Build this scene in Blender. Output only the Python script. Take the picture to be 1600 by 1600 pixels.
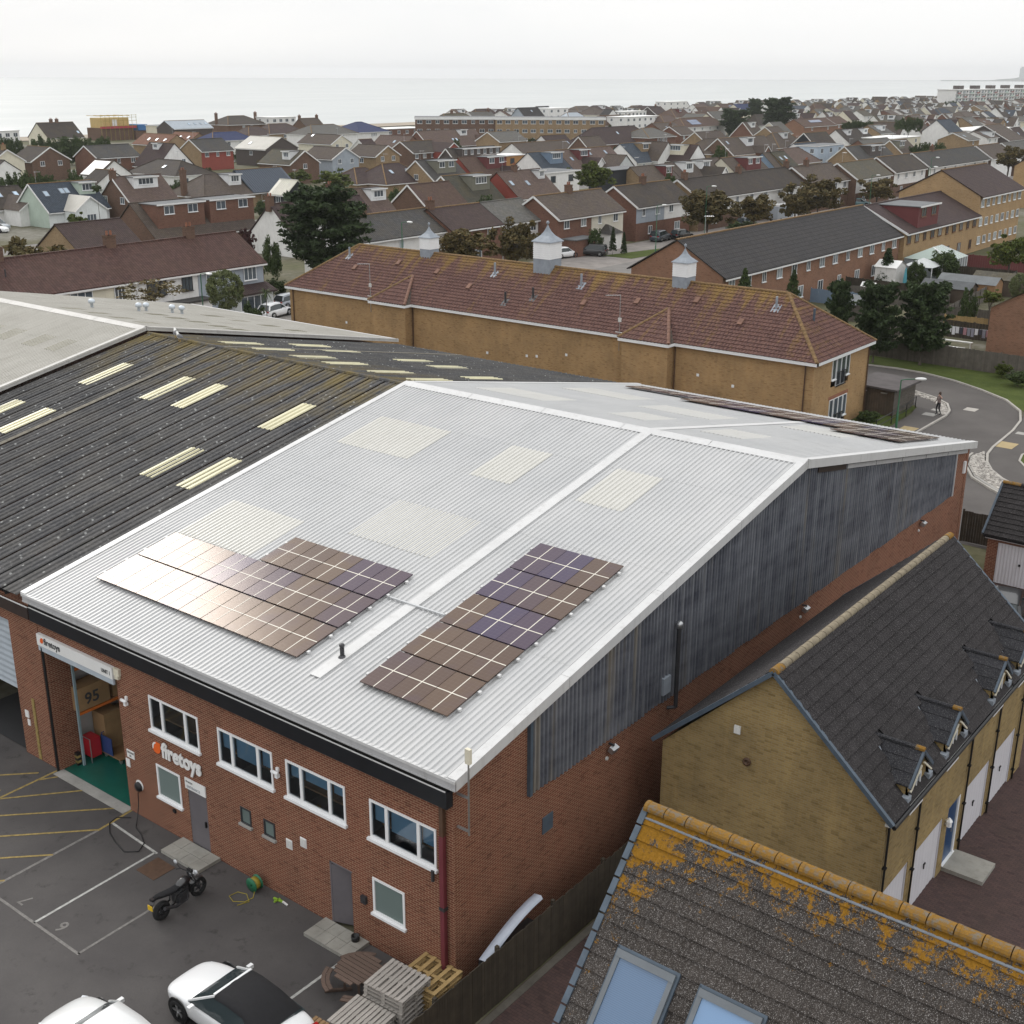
import bpy, bmesh, math, random
from mathutils import Vector, Matrix
R = math.radians
rnd = random.Random(7)
sc = bpy.context.scene
for o in list(bpy.data.objects): bpy.data.objects.remove(o)
col = sc.collection

# ---------------- camera ----------------
YAW, PITCH, ROLL = -0.6605, 0.3379, 0.0032
fwd = Vector((math.sin(YAW)*math.cos(PITCH), math.cos(YAW)*math.cos(PITCH), -math.sin(PITCH)))
rgt = Vector((math.cos(YAW), -math.sin(YAW), 0)); upv = rgt.cross(fwd)
r2 = math.cos(ROLL)*rgt + math.sin(ROLL)*upv; u2 = -math.sin(ROLL)*rgt + math.cos(ROLL)*upv
cd = bpy.data.cameras.new('camera'); cam = bpy.data.objects.new('camera', cd); col.objects.link(cam)
m4 = Matrix.Identity(4)
for i in range(3): m4[i][0] = r2[i]; m4[i][1] = u2[i]; m4[i][2] = -fwd[i]
m4.translation = Vector((18.135, -21.047, 24.024)); cam.matrix_world = m4
cd.sensor_width = 36; cd.lens = 1941.3/1600*36; cd.clip_start = .5; cd.clip_end = 60000
sc.camera = cam

# ---------------- world: bright overcast, sun behind thin cloud ahead and to the left ----------------
SUN_EL, SUN_AZ = R(31), R(72.5)            # azimuth from +Y towards -X
sun_dir = Vector((-math.sin(SUN_AZ)*math.cos(SUN_EL), math.cos(SUN_AZ)*math.cos(SUN_EL), math.sin(SUN_EL)))
wd = bpy.data.worlds.new('World'); sc.world = wd; wd.use_nodes = True
nt = wd.node_tree; nt.nodes.clear()
N = lambda t: nt.nodes.new(t)
sky = N('ShaderNodeTexSky'); sky.sky_type = 'NISHITA'; sky.sun_disc = False
sky.sun_elevation = SUN_EL; sky.sun_rotation = -SUN_AZ; sky.air_density = 1.0; sky.dust_density = 3.0
bg1 = N('ShaderNodeBackground'); bg1.inputs[1].default_value = 0.06; nt.links.new(sky.outputs[0], bg1.inputs[0])
tc = N('ShaderNodeTexCoord'); mp = N('ShaderNodeMapping'); mp.inputs['Scale'].default_value = (1.2, 1.2, 5.0)
ns = N('ShaderNodeTexNoise'); ns.inputs['Scale'].default_value = 2.2; ns.inputs['Detail'].default_value = 5; ns.inputs['Roughness'].default_value = .55
nt.links.new(tc.outputs['Generated'], mp.inputs[0]); nt.links.new(mp.outputs[0], ns.inputs[0])
cr = N('ShaderNodeValToRGB'); cr.color_ramp.elements[0].position = .3; cr.color_ramp.elements[1].position = .62
cr.color_ramp.elements[0].color = (.90, .915, .93, 1); cr.color_ramp.elements[1].color = (1.0, 1.0, .995, 1)
nt.links.new(ns.outputs[0], cr.inputs[0])
# standard overcast distribution: the cloud deck brightens smoothly from horizon to zenith
sx = N('ShaderNodeSeparateXYZ'); nt.links.new(tc.outputs['Generated'], sx.inputs[0])
zr_ = N('ShaderNodeMapRange'); zr_.inputs['From Min'].default_value = 0; zr_.inputs['From Max'].default_value = 1; zr_.inputs['To Min'].default_value = 1.05; zr_.inputs['To Max'].default_value = 1.75; nt.links.new(sx.outputs[2], zr_.inputs[0])
bg2 = N('ShaderNodeBackground'); nt.links.new(zr_.outputs[0], bg2.inputs[1]); nt.links.new(cr.outputs[0], bg2.inputs[0])
mx = N('ShaderNodeMixShader'); mx.inputs[0].default_value = .93
nt.links.new(bg1.outputs[0], mx.inputs[1]); nt.links.new(bg2.outputs[0], mx.inputs[2])
wo = N('ShaderNodeOutputWorld'); nt.links.new(mx.outputs[0], wo.inputs[0])
sl = bpy.data.lights.new('sun', 'SUN'); sl.energy = 1.4; sl.angle = R(20); sl.color = (1, .96, .9)
so = bpy.data.objects.new('sun', sl); col.objects.link(so)
so.rotation_euler = (-sun_dir).to_track_quat('-Z', 'Y').to_euler(); so.location = (0, 0, 60)
sc.view_settings.view_transform = 'Standard'; sc.view_settings.look = 'None'
sc.view_settings.exposure = 0.0; sc.view_settings.gamma = 1.0
sc.render.engine = 'CYCLES'; sc.cycles.max_bounces = 6; sc.cycles.transparent_max_bounces = 8

# ---------------- materials ----------------
MATS = {}
class NB:
    """tiny node builder"""
    def __init__(s, name):
        s.m = bpy.data.materials.new(name); s.m.use_nodes = True; s.t = s.m.node_tree; s.t.nodes.clear()
        s.out = s.n('ShaderNodeOutputMaterial'); s.b = s.n('ShaderNodeBsdfPrincipled'); s.l(s.b.outputs[0], s.out.inputs[0])
        MATS[name] = s.m
    def n(s, t, **k):
        x = s.t.nodes.new(t)
        for a, v in k.items(): setattr(x, a, v)
        return x
    def l(s, a, b): s.t.links.new(a, b)
    def uv(s): return s.n('ShaderNodeUVMap').outputs[0]
    def obj(s): return s.n('ShaderNodeTexCoord').outputs['Object']
    def geo(s): return s.n('ShaderNodeNewGeometry').outputs['Position']
    def noise(s, vec, scale, detail=4, rough=.6, dist=0):
        x = s.n('ShaderNodeTexNoise'); x.inputs['Scale'].default_value = scale; x.inputs['Detail'].default_value = detail
        x.inputs['Roughness'].default_value = rough; x.inputs['Distortion'].default_value = dist
        s.l(vec, x.inputs['Vector']); return x.outputs[0]
    def scale(s, vec, v):
        x = s.n('ShaderNodeVectorMath', operation='MULTIPLY'); s.l(vec, x.inputs[0]); x.inputs[1].default_value = v; return x.outputs[0]
    def ramp(s, f, stops):
        x = s.n('ShaderNodeValToRGB'); e = x.color_ramp.elements
        while len(e) < len(stops): e.new(.5)
        for q, (p, c) in zip(e, stops): q.position = p; q.color = (*c, 1) if not isinstance(c, (int, float)) else (c, c, c, 1)
        s.l(f, x.inputs[0]); return x.outputs[0]
    def mix(s, f, a, b, mode='MIX'):
        x = s.n('ShaderNodeMix', data_type='RGBA', blend_type=mode)
        for i, v in ((0, f), (6, a), (7, b)):
            if hasattr(v, 'is_linked'): s.l(v, x.inputs[i])
            elif i == 0: x.inputs[0].default_value = v
            else: x.inputs[i].default_value = (*v, 1)
        return x.outputs[2]
    def math(s, op, a, b=0.0):
        x = s.n('ShaderNodeMath', operation=op)
        for i, v in ((0, a), (1, b)):
            if hasattr(v, 'is_linked'): s.l(v, x.inputs[i])
            else: x.inputs[i].default_value = v
        return x.outputs[0]
    def sep(s, vec): 
        x = s.n('ShaderNodeSeparateXYZ'); s.l(vec, x.inputs[0]); return x.outputs
    def rand(s): return s.n('ShaderNodeObjectInfo').outputs['Random']
    def bump(s, h, strength=.4, dist=.01):
        x = s.n('ShaderNodeBump'); x.inputs['Strength'].default_value = strength; x.inputs['Distance'].default_value = dist
        s.l(h, x.inputs['Height']); s.l(x.outputs[0], s.b.inputs['Normal'])
    def set(s, color=None, rough=.8, metal=0, spec=.5):
        if color is not None:
            if hasattr(color, 'is_linked'): s.l(color, s.b.inputs['Base Color'])
            else: s.b.inputs['Base Color'].default_value = (*color, 1)
        if hasattr(rough, 'is_linked'): s.l(rough, s.b.inputs['Roughness'])
        else: s.b.inputs['Roughness'].default_value = rough
        s.b.inputs['Metallic'].default_value = metal; s.b.inputs['Specular IOR Level'].default_value = spec
        return s.m

def dk(c, f): return tuple(x*f for x in c)
def paint(name, c, rough=.6, var=.12, scale=1.5, metal=0, spec=.4, dirt=0, objr=.0):
    b = NB(name); p = b.geo()
    n = b.noise(p, scale, 5, .65); colr = b.ramp(n, [(.3, dk(c, 1-var)), (.7, dk(c, 1+var*.5))])
    if dirt:
        n2 = b.noise(b.scale(p, (3, 3, .5)), 1.4, 5, .7); colr = b.mix(b.ramp(n2, [(.52, 0), (.75, dirt)]), colr, dk((.12, .10, .08), 1))
    if objr:
        colr = b.mix(b.math('MULTIPLY', b.rand(), objr), colr, dk(c, .45))
    return b.set(colr, rough, metal, spec)
def brick(name, c1, c2, mortar, w=.225, h=.075, ms=.012, weather=.35, bump=.35, stain=(.05, .04, .03)):
    c1, c2, mortar = dk(c1, .84), dk(c2, .84), dk(mortar, .84)
    b = NB(name); uv = b.uv()
    t = b.n('ShaderNodeTexBrick'); b.l(uv, t.inputs['Vector'])
    t.inputs['Color1'].default_value = (*c1, 1); t.inputs['Color2'].default_value = (*c2, 1); t.inputs['Mortar'].default_value = (*mortar, 1)
    t.inputs['Scale'].default_value = 1; t.inputs['Mortar Size'].default_value = ms; t.inputs['Mortar Smooth'].default_value = .3
    t.inputs['Bias'].default_value = -.2; t.inputs['Brick Width'].default_value = w; t.inputs['Row Height'].default_value = h
    p = b.geo(); n = b.noise(p, .55, 6, .62); n2 = b.noise(b.scale(p, (2.2, 2.2, .35)), .9, 5, .65)
    colr = b.mix(b.ramp(n, [(.35, 0), (.75, weather)]), t.outputs[0], stain)
    colr = b.mix(b.ramp(n2, [(.5, 0), (.78, weather*.9)]), colr, dk(c1, 1.35))
    # odd dark bricks
    v = b.n('ShaderNodeTexWhiteNoise', noise_dimensions='2D'); sn = b.n('ShaderNodeVectorMath', operation='SNAP'); b.l(uv, sn.inputs[0]); sn.inputs[1].default_value = (w, h, 1)
    b.l(sn.outputs[0], v.inputs['Vector']); colr = b.mix(b.ramp(v.outputs[0], [(.86, 0), (.97, .38)]), colr, dk(c2, .45))
    b.bump(b.math('SUBTRACT', 1.0, t.outputs[1]), bump, .008)
    return b.set(colr, .9, 0, .2)
def tile(name, c, w=.3, h=.34, moss=(.16, .12, .05), mossamt=.35, var=.35, bump=.9, rough=.85, ms=.014):
    c = dk(c, .76); moss = dk(moss, .8)
    b = NB(name); uv = b.uv()
    t = b.n('ShaderNodeTexBrick'); b.l(uv, t.inputs['Vector']); t.offset = 0
    t.inputs['Color1'].default_value = (*dk(c, 1-var*.6), 1); t.inputs['Color2'].default_value = (*dk(c, 1+var*.5), 1); t.inputs['Mortar'].default_value = (*dk(c, .35), 1)  # dark joint colour stands in for the shadow gaps between tile courses
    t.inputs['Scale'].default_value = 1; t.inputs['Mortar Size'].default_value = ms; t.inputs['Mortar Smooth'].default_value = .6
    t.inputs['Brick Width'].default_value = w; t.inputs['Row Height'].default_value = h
    p = b.geo(); n = b.noise(p, .45, 6, .65); n3 = b.noise(p, 2.6, 5, .7)
    colr = b.mix(b.ramp(n, [(.42, 0), (.72, mossamt)]), t.outputs[0], moss)
    colr = b.mix(b.ramp(n3, [(.35, .35), (.65, 0)]), colr, dk(c, .5))
    colr = b.mix(b.math('MULTIPLY', b.rand(), .3), colr, dk(c, .6))
    v = b.sep(uv)[1]; saw = b.math('FRACT', b.math('DIVIDE', v, h))
    u = b.math('SINE', b.math('MULTIPLY', b.sep(uv)[0], 6.283/w)); hgt = b.math('ADD', b.math('MULTIPLY', b.math('SUBTRACT', 1.0, saw), 1.0), b.math('MULTIPLY', u, .25))
    b.bump(hgt, bump, .05)
    return b.set(colr, rough, 0, .25)
def glass(name, tint=(.05, .07, .09), rough=.08, blind=0):
    b = NB(name); colr = tint
    if blind:
        v = b.math('FRACT', b.math('MULTIPLY', b.sep(b.uv())[1], blind)); colr = b.ramp(v, [(.0, dk(tint, .55)), (.25, tint), (.9, tint)])
    else:
        colr = b.mix(b.rand(), tint, dk(tint, 2.2))
    return b.set(colr, rough, 0, .6)

brick('brick_warehouse', (.215, .072, .044), (.16, .05, .031), (.40, .25, .165), ms=.013, weather=.25)
brick('brickred', (.205, .088, .06), (.155, .064, .045), (.26, .18, .14), weather=.3)
brick('brickbrown', (.165, .092, .064), (.125, .068, .048), (.22, .16, .125), weather=.3)
brick('bricktan', (.36, .245, .135), (.30, .19, .10), (.36, .29, .2), weather=.3)
brick('brickorange', (.30, .14, .085), (.24, .105, .065), (.36, .26, .19), weather=.25)
brick('brickyellow', (.48, .31, .15), (.42, .25, .11), (.46, .36, .24), weather=.22)
brick('brick_flats', (.48, .295, .135), (.40, .225, .095), (.46, .34, .2), weather=.35)
brick('brick_mews', (.40, .285, .12), (.30, .20, .075), (.36, .29, .17), weather=.45, bump=.5)
brick('brick_soldier', (.33, .11, .06), (.27, .08, .045), (.36, .25, .18), w=.075, h=.225)
brick('block_paving', (.10, .062, .058), (.075, .05, .05), (.045, .035, .03), w=.2, h=.1, ms=.006, weather=.35, bump=.3)
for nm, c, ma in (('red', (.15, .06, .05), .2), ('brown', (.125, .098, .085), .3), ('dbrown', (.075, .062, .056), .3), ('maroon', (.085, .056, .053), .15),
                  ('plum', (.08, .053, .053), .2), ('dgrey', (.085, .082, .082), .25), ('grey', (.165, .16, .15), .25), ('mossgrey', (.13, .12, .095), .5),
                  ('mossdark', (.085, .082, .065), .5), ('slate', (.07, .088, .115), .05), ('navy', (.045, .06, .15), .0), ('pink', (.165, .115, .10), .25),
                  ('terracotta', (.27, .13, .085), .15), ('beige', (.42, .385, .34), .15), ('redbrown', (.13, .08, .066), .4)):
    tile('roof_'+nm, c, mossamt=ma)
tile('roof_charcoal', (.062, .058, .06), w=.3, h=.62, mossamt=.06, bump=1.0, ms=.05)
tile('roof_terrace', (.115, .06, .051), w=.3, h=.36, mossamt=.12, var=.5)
paint('roof_felt', (.14, .145, .15), .9, .2, .6); paint('roof_membrane', (.78, .78, .76), .5, .06, .5); paint('roof_zinc', (.32, .36, .40), .45, .12, 1, .3)
paint('roof_metalblue', (.055, .07, .095), .45, .15, 1, .2); paint('roof_metalcream', (.55, .53, .46), .5, .12, 1)
for nm, c in (('white', (.74, .735, .72)), ('cream', (.66, .62, .5)), ('creamboard', (.58, .55, .47)), ('greyblue', (.33, .37, .42)), ('sage', (.42, .5, .43)), ('sagewhite', (.7, .73, .73)),
              ('whiteclad', (.72, .73, .74)), ('blackclad', (.022, .024, .03)), ('darkclad', (.075, .06, .055)), ('redclad', (.26, .06, .045)), ('maroonclad', (.13, .035, .035)),
              ('stonegrey', (.17, .165, .13)), ('steelblue', (.16, .22, .30)), ('paleblue', (.45, .53, .62)), ('palegrey', (.5, .52, .52)), ('cedar', (.42, .22, .08))):
    paint(nm, c, .75, .1, .8, dirt=.25 if sum(c) > .9 else 0)
paint('upvc', (.78, .79, .8), .35, .05, 2); paint('upvc_dirty', (.62, .62, .60), .5, .15, 2, dirt=.4)
glass('pane', (.045, .055, .065)); glass('pane_light', (.16, .18, .19), .15); glass('skylight_pane', (.22, .28, .34), .06)
paint('black_plastic', (.012, .012, .013), .45, .2, 4); paint('dark_metal', (.06, .06, .065), .45, .2, 3, .4); paint('steel', (.45, .46, .47), .35, .15, 3, .8)
paint('lead', (.26, .29, .33), .6, .2, 2); paint('lead_dark', (.07, .095, .125), .55, .25, 3); paint('terracotta_pot', (.3, .13, .08), .8)
paint('concrete', (.32, .31, .29), .9, .25, 1.2, dirt=.3); paint('kerb', (.36, .34, .31), .9, .2, 1)
paint('ridge_mossy', (.20, .125, .058), .95, .5, 6); paint('ridge_plain', (.2, .11, .08), .9, .3, 3)

# ---------------- mesh helpers ----------------
def M(n): return MATS[n]
def link(o): col.objects.link(o); return o
def thing(name, label, cat, loc=(0, 0, 0), rotz=0, group=None):
    o = bpy.data.objects.new(name, None); o.location = loc; o.rotation_euler = (0, 0, rotz); o.empty_display_size = .2
    o['label'] = label; o['category'] = cat
    if group: o['group'] = group
    return link(o)
def tag(o, label, cat, group=None):
    o['label'] = label; o['category'] = cat
    if group: o['group'] = group
    return o
def inst(name, me, parent=None, loc=(0, 0, 0), rot=(0, 0, 0), scale=(1, 1, 1)):
    o = bpy.data.objects.new(name, me); o.location = loc; o.rotation_euler = rot; o.scale = scale
    if parent: o.parent = parent
    return link(o)
def copytree(o, parent=None):
    c = o.copy(); link(c); c.parent = parent
    for ch in list(o.children): copytree(ch, c)
    return c
class MB:
    def __init__(s): s.v = []; s.f = []; s.m = []
    def face(s, pts, mi=0):
        i = len(s.v); s.v += [tuple(p) for p in pts]; s.f.append(tuple(range(i, i+len(pts)))); s.m.append(mi); return s
    def grid(s, rows, mi=0, closed=False):
        i = len(s.v); n = len(rows[0])
        for r in rows: s.v += [tuple(p) for p in r]
        for a in range(len(rows)-1):
            for b in range(n if closed else n-1):
                c = (b+1) % n; s.f.append((i+a*n+b, i+a*n+c, i+(a+1)*n+c, i+(a+1)*n+b)); s.m.append(mi)
        return s
    def box(s, x0, x1, y0, y1, z0, z1, mi=0, rot=None, at=None):
        p = [(x0, y0, z0), (x1, y0, z0), (x1, y1, z0), (x0, y1, z0), (x0, y0, z1), (x1, y0, z1), (x1, y1, z1), (x0, y1, z1)]
        if rot is not None: p = [tuple(rot @ Vector(q)) for q in p]
        if at is not None: p = [(q[0]+at[0], q[1]+at[1], q[2]+at[2]) for q in p]
        i = len(s.v); s.v += p
        for f in ((3, 2, 1, 0), (4, 5, 6, 7), (0, 1, 5, 4), (1, 2, 6, 5), (2, 3, 7, 6), (3, 0, 4, 7)): s.f.append(tuple(i+a for a in f)); s.m.append(mi)
        return s
    def bar(s, a, b, w, h, mi=0, up=(0, 0, 1)):
        a = Vector(a); b = Vector(b); d = (b-a); L = d.length; d.normalize(); u = Vector(up)
        x = d.cross(u)
        if x.length < 1e-4: x = d.cross(Vector((1, 0, 0)))
        x.normalize(); y = x.cross(d)
        i = len(s.v)
        for e in (a, b):
            for sx, sy in ((-1, -1), (1, -1), (1, 1), (-1, 1)): s.v.append(tuple(e+x*sx*w/2+y*sy*h/2))
        for f in ((0, 1, 2, 3), (7, 6, 5, 4), (1, 0, 4, 5), (2, 1, 5, 6), (3, 2, 6, 7), (0, 3, 7, 4)): s.f.append(tuple(i+q for q in f)); s.m.append(mi)
        return s
    def tube(s, pts, r, n=8, mi=0, cap=True):
        pts = [Vector(p) for p in pts]; rr = r if isinstance(r, (list, tuple)) else [r]*len(pts); rows = []
        for k, p in enumerate(pts):
            d = (pts[min(k+1, len(pts)-1)]-pts[max(k-1, 0)]).normalized(); x = d.cross(Vector((0, 0, 1)))
            if x.length < 1e-3: x = Vector((1, 0, 0))
            x.normalize(); y = x.cross(d)
            rows.append([p+(x*math.cos(2*math.pi*j/n)+y*math.sin(2*math.pi*j/n))*rr[k] for j in range(n)])
        s.grid(rows, mi, True)
        if cap: s.face(rows[0], mi); s.face(rows[-1][::-1], mi)
        return s
    def lathe(s, prof, at=(0, 0, 0), n=16, mi=0, axis='Z'):
        rows = []
        for r, h in prof:
            row = []
            for j in range(n):
                a = 2*math.pi*j/n; c, q = r*math.cos(a), r*math.sin(a)
                p = (c, q, h) if axis == 'Z' else ((h, c, q) if axis == 'X' else (c, h, q))
                row.append((p[0]+at[0], p[1]+at[1], p[2]+at[2]))
            rows.append(row)
        s.grid(rows, mi, True); return s
    def prism(s, poly, z0, z1, mi=0):
        s.face([(p[0], p[1], z1) for p in poly], mi); n = len(poly)
        for i in range(n): a, b = poly[i], poly[(i+1) % n]; s.face([(a[0], a[1], z0), (b[0], b[1], z0), (b[0], b[1], z1), (a[0], a[1], z1)], mi)
        return s
    def mesh(s, name, mats, off=(0, 0, 0), smooth=False):
        me = bpy.data.meshes.new(name); ox, oy, oz = off
        me.from_pydata([(x-ox, y-oy, z-oz) for x, y, z in s.v], [], s.f)
        for x in (mats if isinstance(mats, (list, tuple)) else [mats]): me.materials.append(M(x) if isinstance(x, str) else x)
        me.polygons.foreach_set('material_index', s.m)
        if smooth: me.polygons.foreach_set('use_smooth', [True]*len(s.f))
        uvl = me.uv_layers.new(name='UVMap'); buf = []
        for p in me.polygons:
            n = p.normal; t = Vector((-n.y, n.x, 0))
            if t.length < .05: t = Vector((1, 0, 0))
            t.normalize()
            # stable direction for walls and slopes
            if abs(n.z) < .98:
                if t.x < -.001 or (abs(t.x) <= .001 and t.y < 0): t = -t
            w = n.cross(t); 
            if w.z < 0 or (abs(w.z) < 1e-4 and w.y < 0): w = -w
            for li in p.loop_indices:
                q = s.v[me.loops[li].vertex_index]; buf += [q[0]*t.x+q[1]*t.y+q[2]*t.z, q[0]*w.x+q[1]*w.y+q[2]*w.z]
        uvl.data.foreach_set('uv', buf); me.update(); return me
    def build(s, name, mats, parent=None, smooth=False, local=False):
        off = (0, 0, 0)
        if parent is not None and not local:
            q = parent
            while q is not None: off = (off[0]+q.location.x, off[1]+q.location.y, off[2]+q.location.z); q = q.parent
        return inst(name, s.mesh(name, mats, off, smooth), parent)
def struct(o): o['kind'] = 'structure'; return o
def stuff(o): o['kind'] = 'stuff'; return o
_txt = {}
def text(name, body, size, mat, parent, loc, rot, bold=0, ext=.01, xs=1, align='LEFT'):
    cu = bpy.data.curves.new('t', 'FONT'); cu.body = body; cu.size = size; cu.extrude = ext; cu.offset = bold; cu.align_x = align; cu.resolution_u = 3
    o = bpy.data.objects.new('t', cu); col.objects.link(o); dg = bpy.context.evaluated_depsgraph_get()
    me = bpy.data.meshes.new_from_object(o.evaluated_get(dg)); bpy.data.objects.remove(o); bpy.data.curves.remove(cu)
    me.materials.clear(); me.materials.append(M(mat)); me.name = name
    return inst(name, me, parent, loc, rot, (xs, 1, 1))
# windows: local x across, z up, facing -y, origin at the bottom centre of the opening
_win = {}
def window(parent, w, h, loc, rotz=0, cols=2, frame='upvc', pane='pane', sill=True, name='window', split=None, depth=.05, merge=False):
    key = (round(w, 2), round(h, 2), cols, frame, sill, depth)
    if key not in _win:
        b = MB(); f = .06 if w > .8 else .045; d = -depth
        b.box(-w/2, w/2, d, .02, h-f, h); b.box(-w/2, w/2, d, .02, 0, f); b.box(-w/2, -w/2+f, d, .02, f, h-f); b.box(w/2-f, w/2, d, .02, f, h-f)
        fr = split or [i/cols for i in range(1, cols)]
        for q in fr: x = -w/2+w*q; b.box(x-f*.5, x+f*.5, d+.004, .02, f, h-f)
        if sill: b.box(-w/2-.06, w/2+.06, d-.07, .02, -.07, -.002)
        g = MB(); g.face([(-w/2+f*.8, -.012, f*.8), (w/2-f*.8, -.012, f*.8), (w/2-f*.8, -.012, h-f*.8), (-w/2+f*.8, -.012, h-f*.8)])
        _win[key] = (b.mesh('window_frame', frame), {})
        _win[key][1]['b'] = g; _win[key][1]['f'] = b
    fm, pm = _win[key]
    if merge:
        k2 = 'm'+pane
        if k2 not in pm:
            q = MB(); fb = _win[key][1]['f']; q.v = list(fb.v); q.f = list(fb.f); q.m = [0]*len(fb.f); q.face(pm['b'].v, 1); pm[k2] = q.mesh('window', [frame, pane])
        return inst(name, pm[k2], parent, loc, (0, 0, rotz))
    if pane not in pm: pm[pane] = pm['b'].mesh('pane', pane)
    o = inst(name, fm, parent, loc, (0, 0, rotz)); inst('pane', pm[pane], o); return o
def wall_holes(b, axis, c, a0, a1, z0, z1, holes, depth=.12, mi=0, mir=0):
    """front skin of a wall in plane axis=c with rectangular holes and their reveals (depth into +axis for Y, -axis for X)"""
    xs = sorted(set([a0, a1]+[q for h in holes for q in h[:2]])); zs = sorted(set([z0, z1]+[q for h in holes for q in h[2:4]]))
    P = (lambda a, z, d=0: (a, c+d, z)) if axis == 'Y' else (lambda a, z, d=0: (c-d, a, z))
    for i in range(len(xs)-1):
        for j in range(len(zs)-1):
            xm, zm = (xs[i]+xs[i+1])/2, (zs[j]+zs[j+1])/2
            if any(h[0] < xm < h[1] and h[2] < zm < h[3] for h in holes): continue
            b.face([P(xs[i], zs[j]), P(xs[i+1], zs[j]), P(xs[i+1], zs[j+1]), P(xs[i], zs[j+1])], mi)
    for h in holes:
        x0, x1, q0, q1 = h[:4]; d = depth
        b.face([P(x0, q0), P(x0, q1), P(x0, q1, d), P(x0, q0, d)], mir); b.face([P(x1, q0, d), P(x1, q1, d), P(x1, q1), P(x1, q0)], mir)
        b.face([P(x0, q1), P(x1, q1), P(x1, q1, d), P(x0, q1, d)], mir); b.face([P(x0, q0, d), P(x1, q0, d), P(x1, q0), P(x0, q0)], mir)

# ---------------- setting: ground, sea, roads ----------------
b = NB('mat_ground'); p = b.geo(); n = b.noise(p, .05, 6, .65); n2 = b.noise(p, .8, 5, .7)
c = b.ramp(n, [(.36, (.10, .105, .05)), (.5, (.135, .125, .085)), (.62, (.20, .19, .165))]); c = b.mix(b.ramp(n2, [(.4, .5), (.65, 0)]), c, (.06, .06, .035)); b.set(c, .95, 0, .1)
b = NB('mat_asphalt'); p = b.geo(); n = b.noise(p, .35, 6, .6); n2 = b.noise(p, 45, 3, .7); n3 = b.noise(p, 1.6, 5, .7)
c = b.ramp(n, [(.3, (.06, .055, .055)), (.7, (.098, .091, .088))]); c = b.mix(b.ramp(n2, [(.4, .35), (.6, 0)]), c, (.05, .047, .047)); c = b.mix(b.ramp(n3, [(.30, .7), (.42, 0)]), c, (.032, .029, .028))
b.bump(n2, .25, .004); b.set(c, .85, 0, .3)
b = NB('mat_road'); p = b.geo(); n = b.noise(p, .25, 6, .6); n2 = b.noise(p, 9, 4, .7)
c = b.ramp(n, [(.3, (.068, .061, .058)), (.7, (.105, .095, .09))]); c = b.mix(b.ramp(n2, [(.35, .3), (.6, 0)]), c, (.07, .065, .06)); b.set(c, .85, 0, .3)
paint('mat_street', (.17, .16, .15), .9, .3, .4); paint('mat_pavement', (.22, .20, .185), .9, .3, .5)
b = NB('mat_grass'); p = b.geo(); n = b.noise(p, .6, 6, .7); n2 = b.noise(p, 14, 4, .75)
c = b.ramp(n, [(.3, (.055, .075, .02)), (.7, (.10, .122, .034))]); c = b.mix(b.ramp(n2, [(.4, .5), (.62, 0)]), c, (.04, .055, .015)); b.bump(n2, .8, .05); b.set(c, .95, 0, .1)
b = NB('mat_sea'); p = b.geo(); ps = b.scale(p, (1, 1, 1)); n = b.noise(b.scale(p, (.25, .05, 1)), .55, 6, .62); n2 = b.noise(b.scale(p, (1, .3, 1)), .012, 5, .6); n3 = b.noise(b.scale(p, (1, .35, 1)), .09, 4, .6)
c = b.ramp(n2, [(.3, (.30, .33, .325)), (.7, (.42, .44, .43))]); h = b.math('ADD', b.math('MULTIPLY', n, .5), b.math('MULTIPLY', n3, 1.4)); b.bump(h, .2, 2.0); b.set(c, .28, 0, .8)
paint('mat_beach', (.33, .28, .22), .95, .25, .05)
paint('line_white', (.42, .42, .4), .8, .4, 7); paint('line_yellow', (.30, .22, .075), .8, .45, 7); paint('line_faint', (.19, .18, .17), .85, .4, 7)

g = MB(); g.face([(-455, -400, 0), (600, -400, 0), (600, 3000, 0), (-455, 3000, 0)])
struct(g.build('ground', 'mat_ground'))
g = MB(); ring = [(-452, 10990, -1.2)]
for i in range(61):
    a = R(92.5+i*175/60); ring.append((18+11000*math.cos(a), -21+11000*math.sin(a), -1.2))
ring.append((-452, -11011, -1.2)); g.face(ring); struct(g.build('sea', 'mat_sea'))
g = MB()
rows = []
for i in range(40):
    y = -400+i*90; w = 6*math.sin(i*.9); rows.append([(-428+w, y, .25), (-440+w, y, 1.1), (-452+w*.5, y, .3), (-475+w, y, -1.6)])
g.grid(rows); struct(g.build('beach', 'mat_beach', smooth=True))

# car park of the units
g = MB(); g.face([(-60, -40, .01), (.86, -40, .01), (.86, .3, .01), (-60, .3, .01)]); struct(g.build('car_park', 'mat_asphalt'))
g = MB(); g.face([(.94, -40, .012), (40, -40, .012), (40, 42, .012), (.94, 42, .012)]); drive = struct(g.build('block_paved_drive', 'block_paving'))
paint('edging', (.11, .10, .085), .9, .3, 2); g = MB(); g.box(.97, 1.2, -40, 22, 0, .03); struct(g.build('edging_strip', 'edging'))
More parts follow.
